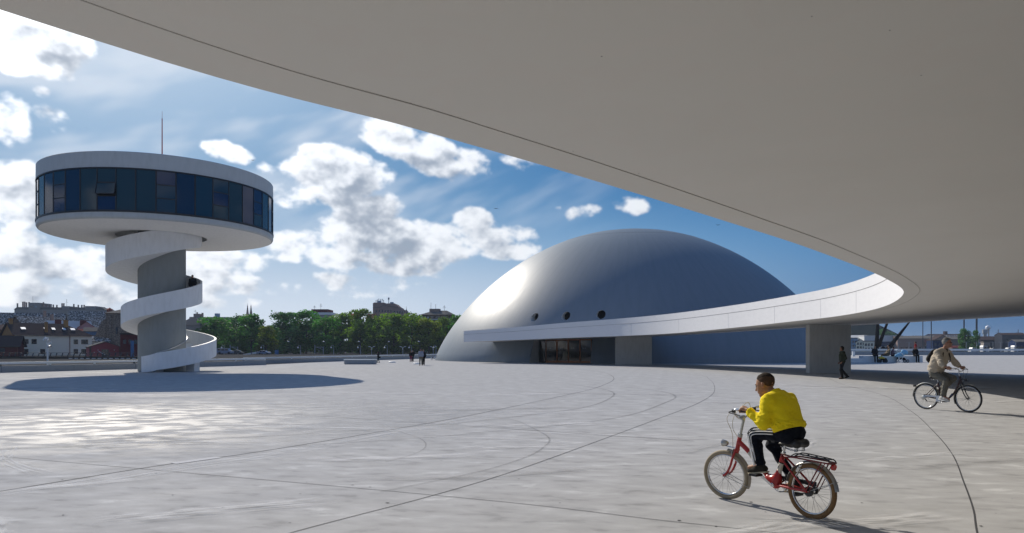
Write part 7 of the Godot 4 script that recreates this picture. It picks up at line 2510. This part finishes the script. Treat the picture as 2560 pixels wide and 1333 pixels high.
# ---------------------------------------------------------------- people on the plaza
func make_people() -> void:
	var sk: Material = M.skin_shade
	var dk := cloth("charcoal_cloth", lin(0.015, 0.016, 0.02))
	var navy: Material = M.navy_cloth
	var hair: Material = M.dark_hair
	var ol := cloth("olive_cloth", lin(0.028, 0.034, 0.022))
	# the walker beside the pillar, facing left
	var J := stand(1.66, 0.0)
	J.knl = Vector3(0.10, 0.47, -0.08); J.anl = Vector3(0.02, 0.085, -0.08); J.toel = Vector3(0.18, 0.04, -0.09)
	J.knr = Vector3(0.02, 0.48, 0.08); J.anr = Vector3(-0.27, 0.15, 0.08); J.toer = Vector3(-0.16, 0.03, 0.09)
	J.hal = Vector3(0.07, 0.87, -0.15); J.har = Vector3(0.07, 0.87, 0.15); J.ell = Vector3(-0.10, 1.06, -0.215); J.elr = Vector3(-0.10, 1.06, 0.215)
	figure("dark-haired woman in olive jacket and black trousers walking past the pillar", J, {"b": 0.97, "head": 0.23, "skin": sk, "top": ol, "trousers": dk, "shoe": M.near_black, "hair": hair, "hair_out": 0.09, "long": 0.45, "curly": true, "hem_cut": -0.12, "top_w": 1.05}, w(16.75, 36.3), PI - 0.1, 0.02)
	# two on the ramp
	var a := deg_to_rad(347)
	figure("dark figure walking on the spiral ramp beside the column", stand(1.7, 0.3), {"skin": sk, "top": dk, "trousers": dk, "shoe": M.near_black, "hair": hair}, w(TX, TD) + Vector3(cos(a) * 1.95, 4.98, sin(a) * 1.95), -PI * 0.45, 0.04)
	a = deg_to_rad(354)
	figure("child in dark red following on the spiral ramp", stand(1.05, 0.3), {"b": 0.7, "head": 0.2, "skin": sk, "top": cloth("plum_cloth", lin(0.05, 0.012, 0.016)), "trousers": dk, "shoe": M.near_black, "hair": hair}, w(TX, TD) + Vector3(cos(a) * 2.1, 4.88, sin(a) * 2.1), -PI * 0.45, 0.035)
	# the group at the middle
	var grey := cloth("grey_shirt", lin(0.24, 0.26, 0.32))
	var kh := cloth("khaki_cloth", lin(0.12, 0.11, 0.085))
	var pur := cloth("purple_cloth", lin(0.13, 0.02, 0.055))
	var blk := cloth("black_cloth", lin(0.01, 0.01, 0.012))
	figure("person in grey shirt and khaki trousers walking towards the viewer", stand(1.55, 0.35), {"b": 0.92, "head": 0.21, "skin": sk, "top": grey, "trousers": kh, "shoe": M.near_black, "hair": hair}, w(-8.45, 66.4), -PI / 2, 0.035)
	figure("person in black with pale hair walking beside the grey-shirted one", stand(1.45, -0.3), {"b": 0.9, "head": 0.21, "skin": sk, "top": blk, "trousers": blk, "shoe": M.near_black, "hair": cloth("pale_hair", lin(0.3, 0.24, 0.16))}, w(-8.33, 67.4), -PI / 2, 0.035)
	figure("person in black jacket and purple trousers walking towards the viewer", stand(1.33, 0.3), {"b": 0.85, "head": 0.2, "skin": sk, "top": blk, "trousers": pur, "shoe": M.near_black, "hair": hair}, w(-12.0, 85.0), -PI / 2, 0.035)
	figure("person half hidden behind the one in purple trousers", stand(1.36, -0.3), {"b": 0.85, "head": 0.2, "skin": sk, "top": blk, "trousers": dk, "shoe": M.near_black, "hair": M.pale_hair}, w(-11.98, 86.4), -PI / 2, 0.035)
	figure("lone person in dark clothes standing beside the small bench", stand(1.26, 0.35), {"b": 0.78, "head": 0.19, "skin": sk, "top": dk, "trousers": cloth("teal_cloth", lin(0.02, 0.045, 0.055)), "shoe": M.near_black, "hair": hair, "long": 0.4}, w(-14.75, 78.9), PI, 0.035)
	var bag := MB.new()
	bag.box(Vector3(-0.12, 0.52, 0.2), Vector3(0.1, 0.7, 0.3))
	bag.tube([Vector3(-0.1, 0.7, 0.25), Vector3(-0.02, 1.0, 0.2), Vector3(0.08, 0.7, 0.25)], 0.012, 5)
	tag(put("shoulder_bag", bag, M.near_black, self, w(-14.55, 78.9)), "black shoulder bag on the lone person beside the small bench", "bag")
	# dog
	var t := thing("dog", "small white and black dog trotting by the dome's foot", "dog", w(-10.35, 94.0), 0.3)
	var pr := [cap3(Vector3(-0.2, 0.34, 0), Vector3(0.2, 0.35, 0), 0.085, 0.105), cap3(Vector3(0.22, 0.38, 0), Vector3(0.33, 0.52, 0), 0.075, 0.06), egg(Vector3(0.38, 0.55, 0), Vector3(0.1, 0.075, 0.07)), cap3(Vector3(0.42, 0.53, 0), Vector3(0.52, 0.50, 0), 0.045, 0.03), cap3(Vector3(0.35, 0.6, 0.05), Vector3(0.33, 0.67, 0.06), 0.03, 0.015), cap3(Vector3(0.35, 0.6, -0.05), Vector3(0.33, 0.67, -0.06), 0.03, 0.015), cap3(Vector3(-0.26, 0.4, 0), Vector3(-0.4, 0.56, 0), 0.025, 0.015)]
	for z: float in [-0.07, 0.07]:
		pr.append(cap3(Vector3(0.17, 0.3, z), Vector3(0.19 + z, 0.16, z), 0.045, 0.028)); pr.append(cap3(Vector3(0.19 + z, 0.16, z), Vector3(0.17 + z * 1.8, 0.02, z), 0.026, 0.024))
		pr.append(cap3(Vector3(-0.2, 0.32, z), Vector3(-0.15 - z, 0.2, z), 0.065, 0.035)); pr.append(cap3(Vector3(-0.15 - z, 0.2, z), Vector3(-0.24 - z, 0.13, z), 0.032, 0.024)); pr.append(cap3(Vector3(-0.24 - z, 0.13, z), Vector3(-0.22 - z, 0.02, z), 0.024, 0.022))
	put("body", soft(MB.new(), pr, 0.016, 0.03), M.white_wall, t)
	put("dark_coat", soft(MB.new(), [egg(Vector3(-0.05, 0.37, 0), Vector3(0.14, 0.1, 0.105)), egg(Vector3(0.37, 0.58, 0), Vector3(0.08, 0.06, 0.076))], 0.016, 0.01), M.near_black, t)
	# the bench party
	var zb := 80.7
	var bt := {"b": 1.25, "head": 0.3, "skin": sk, "shoe": M.near_black, "hair": hair}
	var mk := func(label: String, px: float, z: float, turn: float, top: Material, tr: Material, hr: Material, lean: float, tall: float) -> void:
		var L := bt.duplicate()
		L.top = top; L.trousers = tr; L.hair = hr
		figure(label, sit(tall, 0.74, lean), L, w(across(px, z), z), turn, 0.05)
	mk.call("person in dark grey sitting at the left end of the long bench", 2187, 81.2, -PI * 0.55, dk, blk, M.grey_hair, 0.06, 2.1)
	mk.call("person in tan leaning back on the long bench, legs stretched left", 2217, 81.4, PI * 0.95, cloth("tan_cloth", lin(0.17, 0.14, 0.10)), dk, M.grey_hair, -0.25, 2.0)
	mk.call("person in mauve sitting on the long bench beside the pushchair", 2231, 81.2, -0.5, cloth("mauve_cloth", lin(0.12, 0.085, 0.11)), blk, hair, 0.08, 2.0)
	mk.call("person in black sitting on the long bench below the child in red", 2288, 81.2, -PI * 0.5, blk, blk, hair, 0.1, 2.0)
	figure("person in black standing behind the one leaning back on the bench", stand(2.0), {"b": 1.12, "head": 0.28, "skin": sk, "top": blk, "trousers": blk, "shoe": M.near_black, "hair": hair}, w(across(2222, 83.2), 83.2), PI * 0.8, 0.05)
	figure("child in red standing on the long bench behind the person in black", stand(1.62, 0.0), {"b": 1.0, "head": 0.27, "skin": sk, "top": cloth("red_cloth", lin(0.26, 0.02, 0.02)), "trousers": blk, "shoe": M.near_black, "hair": hair}, w(across(2289.5, 81.9), 81.9, 0.74), PI * 0.8, 0.05)
	# pushchair
	t = thing("pushchair", "blue pushchair with white wheels in front of the long bench", "pushchair", w(across(2251, 80.0), 80.0))
	var b := MB.new()
	for q: Array in [[-0.15, 0.16, 0.5], [0.55, 0.16, 0.5], [-0.15, 0.16, -0.1], [0.55, 0.16, -0.1]]:
		b = MB.new()
		b.torus(Vector3(q[0], 0.19, q[2]), Vector3.BACK, 0.15, 0.04, 20, 6)
		for k in 5: b.bar(Vector3(q[0], 0.19, q[2]), Vector3(q[0] + cos(k * 1.257) * 0.14, 0.19 + sin(k * 1.257) * 0.14, q[2]), 0.02, 0.025)
		put("wheel", b, M.lamp_white if q[0] < 0 else M.rubber_black, t)
	b = MB.new()
	for z: float in [-0.08, 0.48]:
		b.tube([Vector3(-0.15, 0.19, z), Vector3(0.1, 0.8, z), Vector3(-0.05, 1.0, z)], 0.025, 6)
		b.tube([Vector3(0.55, 0.19, z), Vector3(0.0, 0.95, z), Vector3(-0.55, 1.45, z)], 0.025, 6)
	b.tube([Vector3(-0.55, 1.45, -0.08), Vector3(-0.55, 1.45, 0.48)], 0.03, 6)
	put("frame", b, M.lamp_white, t)
	put("seat", soft(MB.new(), [cap3(Vector3(-0.55, 0.78, 0.2), Vector3(0.1, 0.98, 0.2), 0.17, 0.26)], 0.035, 0.05), M.baby_blue, t)
	put("hood", soft(MB.new(), [egg(Vector3(0.38, 1.12, 0.2), Vector3(0.36, 0.30, 0.3)), cap3(Vector3(0.2, 1.25, 0.2), Vector3(0.5, 1.2, 0.2), 0.2, 0.16)], 0.035, 0.05, [[Vector3(0.38, 0.95, 0), Vector3(-0.2, -1, 0)]]), M.baby_blue, t)
	put("basket", soft(MB.new(), [cap3(Vector3(0.0, 0.42, 0.2), Vector3(0.4, 0.42, 0.2), 0.16, 0.16)], 0.035, 0.05), M.near_black, t)
	# ride-on toy
	t = thing("ride_on_toy", "yellow and black ride-on toy standing before the long bench", "toy", w(across(2202, 80.2), 80.2))
	put("body", soft(MB.new(), [cap3(Vector3(-0.1, 0.55, 0), Vector3(0.35, 0.5, 0), 0.14, 0.12), cap3(Vector3(0.1, 0.6, 0), Vector3(0.12, 0.75, 0), 0.1, 0.05)], 0.03, 0.05), M.toy_yellow, t)
	for x: float in [-0.15, 0.5]:
		for z: float in [-0.18, 0.18]:
			b = MB.new()
			b.tube([Vector3(x, 0.19, z - 0.05), Vector3(x, 0.19, z + 0.05)], 0.19, 14)
			put("wheel", b, M.rubber_black, t)
	put("seat", soft(MB.new(), [cap3(Vector3(0.1, 0.4, 0), Vector3(0.6, 0.42, 0), 0.12, 0.1)], 0.03, 0.05), M.near_black, t)
	# short white post by the pillar
	b = MB.new()
	b.box(Vector3(-0.25, 0, -0.15), Vector3(0.25, 1.0, 0.15))
	b.box(Vector3(-0.28, 1.0, -0.18), Vector3(0.28, 1.06, 0.18))
	tag(put("bollard", b, M.rail_white, self, w(across(2134, 150.0), 150.0)), "short white post on the far plaza just right of the pillar", "bollard")
	# gulls
	var gi := 0
	for q: Array in [[632, 401, 70.0], [1240, 522, 120.0], [796, 253, 60.0], [1795, 563, 150.0]]:
		b = MB.new()
		var s: float = q[2] * 0.0032
		for k in [-1.0, 1.0]:
			b.tube([Vector3.ZERO, Vector3(0.5 * k, 0.22, 0) * s, Vector3(1.0 * k, 0.05, 0.1) * s], [0.1 * s, 0.08 * s, 0.02 * s], 5)
		b.ball(Vector3.ZERO, Vector3(0.12, 0.12, 0.35) * s, 8)
		tag(put("bird", b, M.near_black, self, Vector3(across(q[0], q[2]), EYE + (873.0 - q[1]) * q[2] / 1790.0, -q[2])), ["dark bird flying just right above the drum tower", "dark bird flying left of the small cloud over the dome", "dark bird flying under the canopy edge left of the middle", "dark bird flying in the blue sky right above the dome"][gi], "bird", "birds in the sky")
		gi += 1

func _ready() -> void:
	rng.seed = 7
	make_world()
	make_materials()
	make_ground()
	make_canopy()
	make_tower()
	make_dome()
	make_edges()
	bike_materials()
	make_red_bike()
	make_boy()
	make_man()
	town_materials()
	make_old_town()
	make_middle()
	make_port()
	make_people()
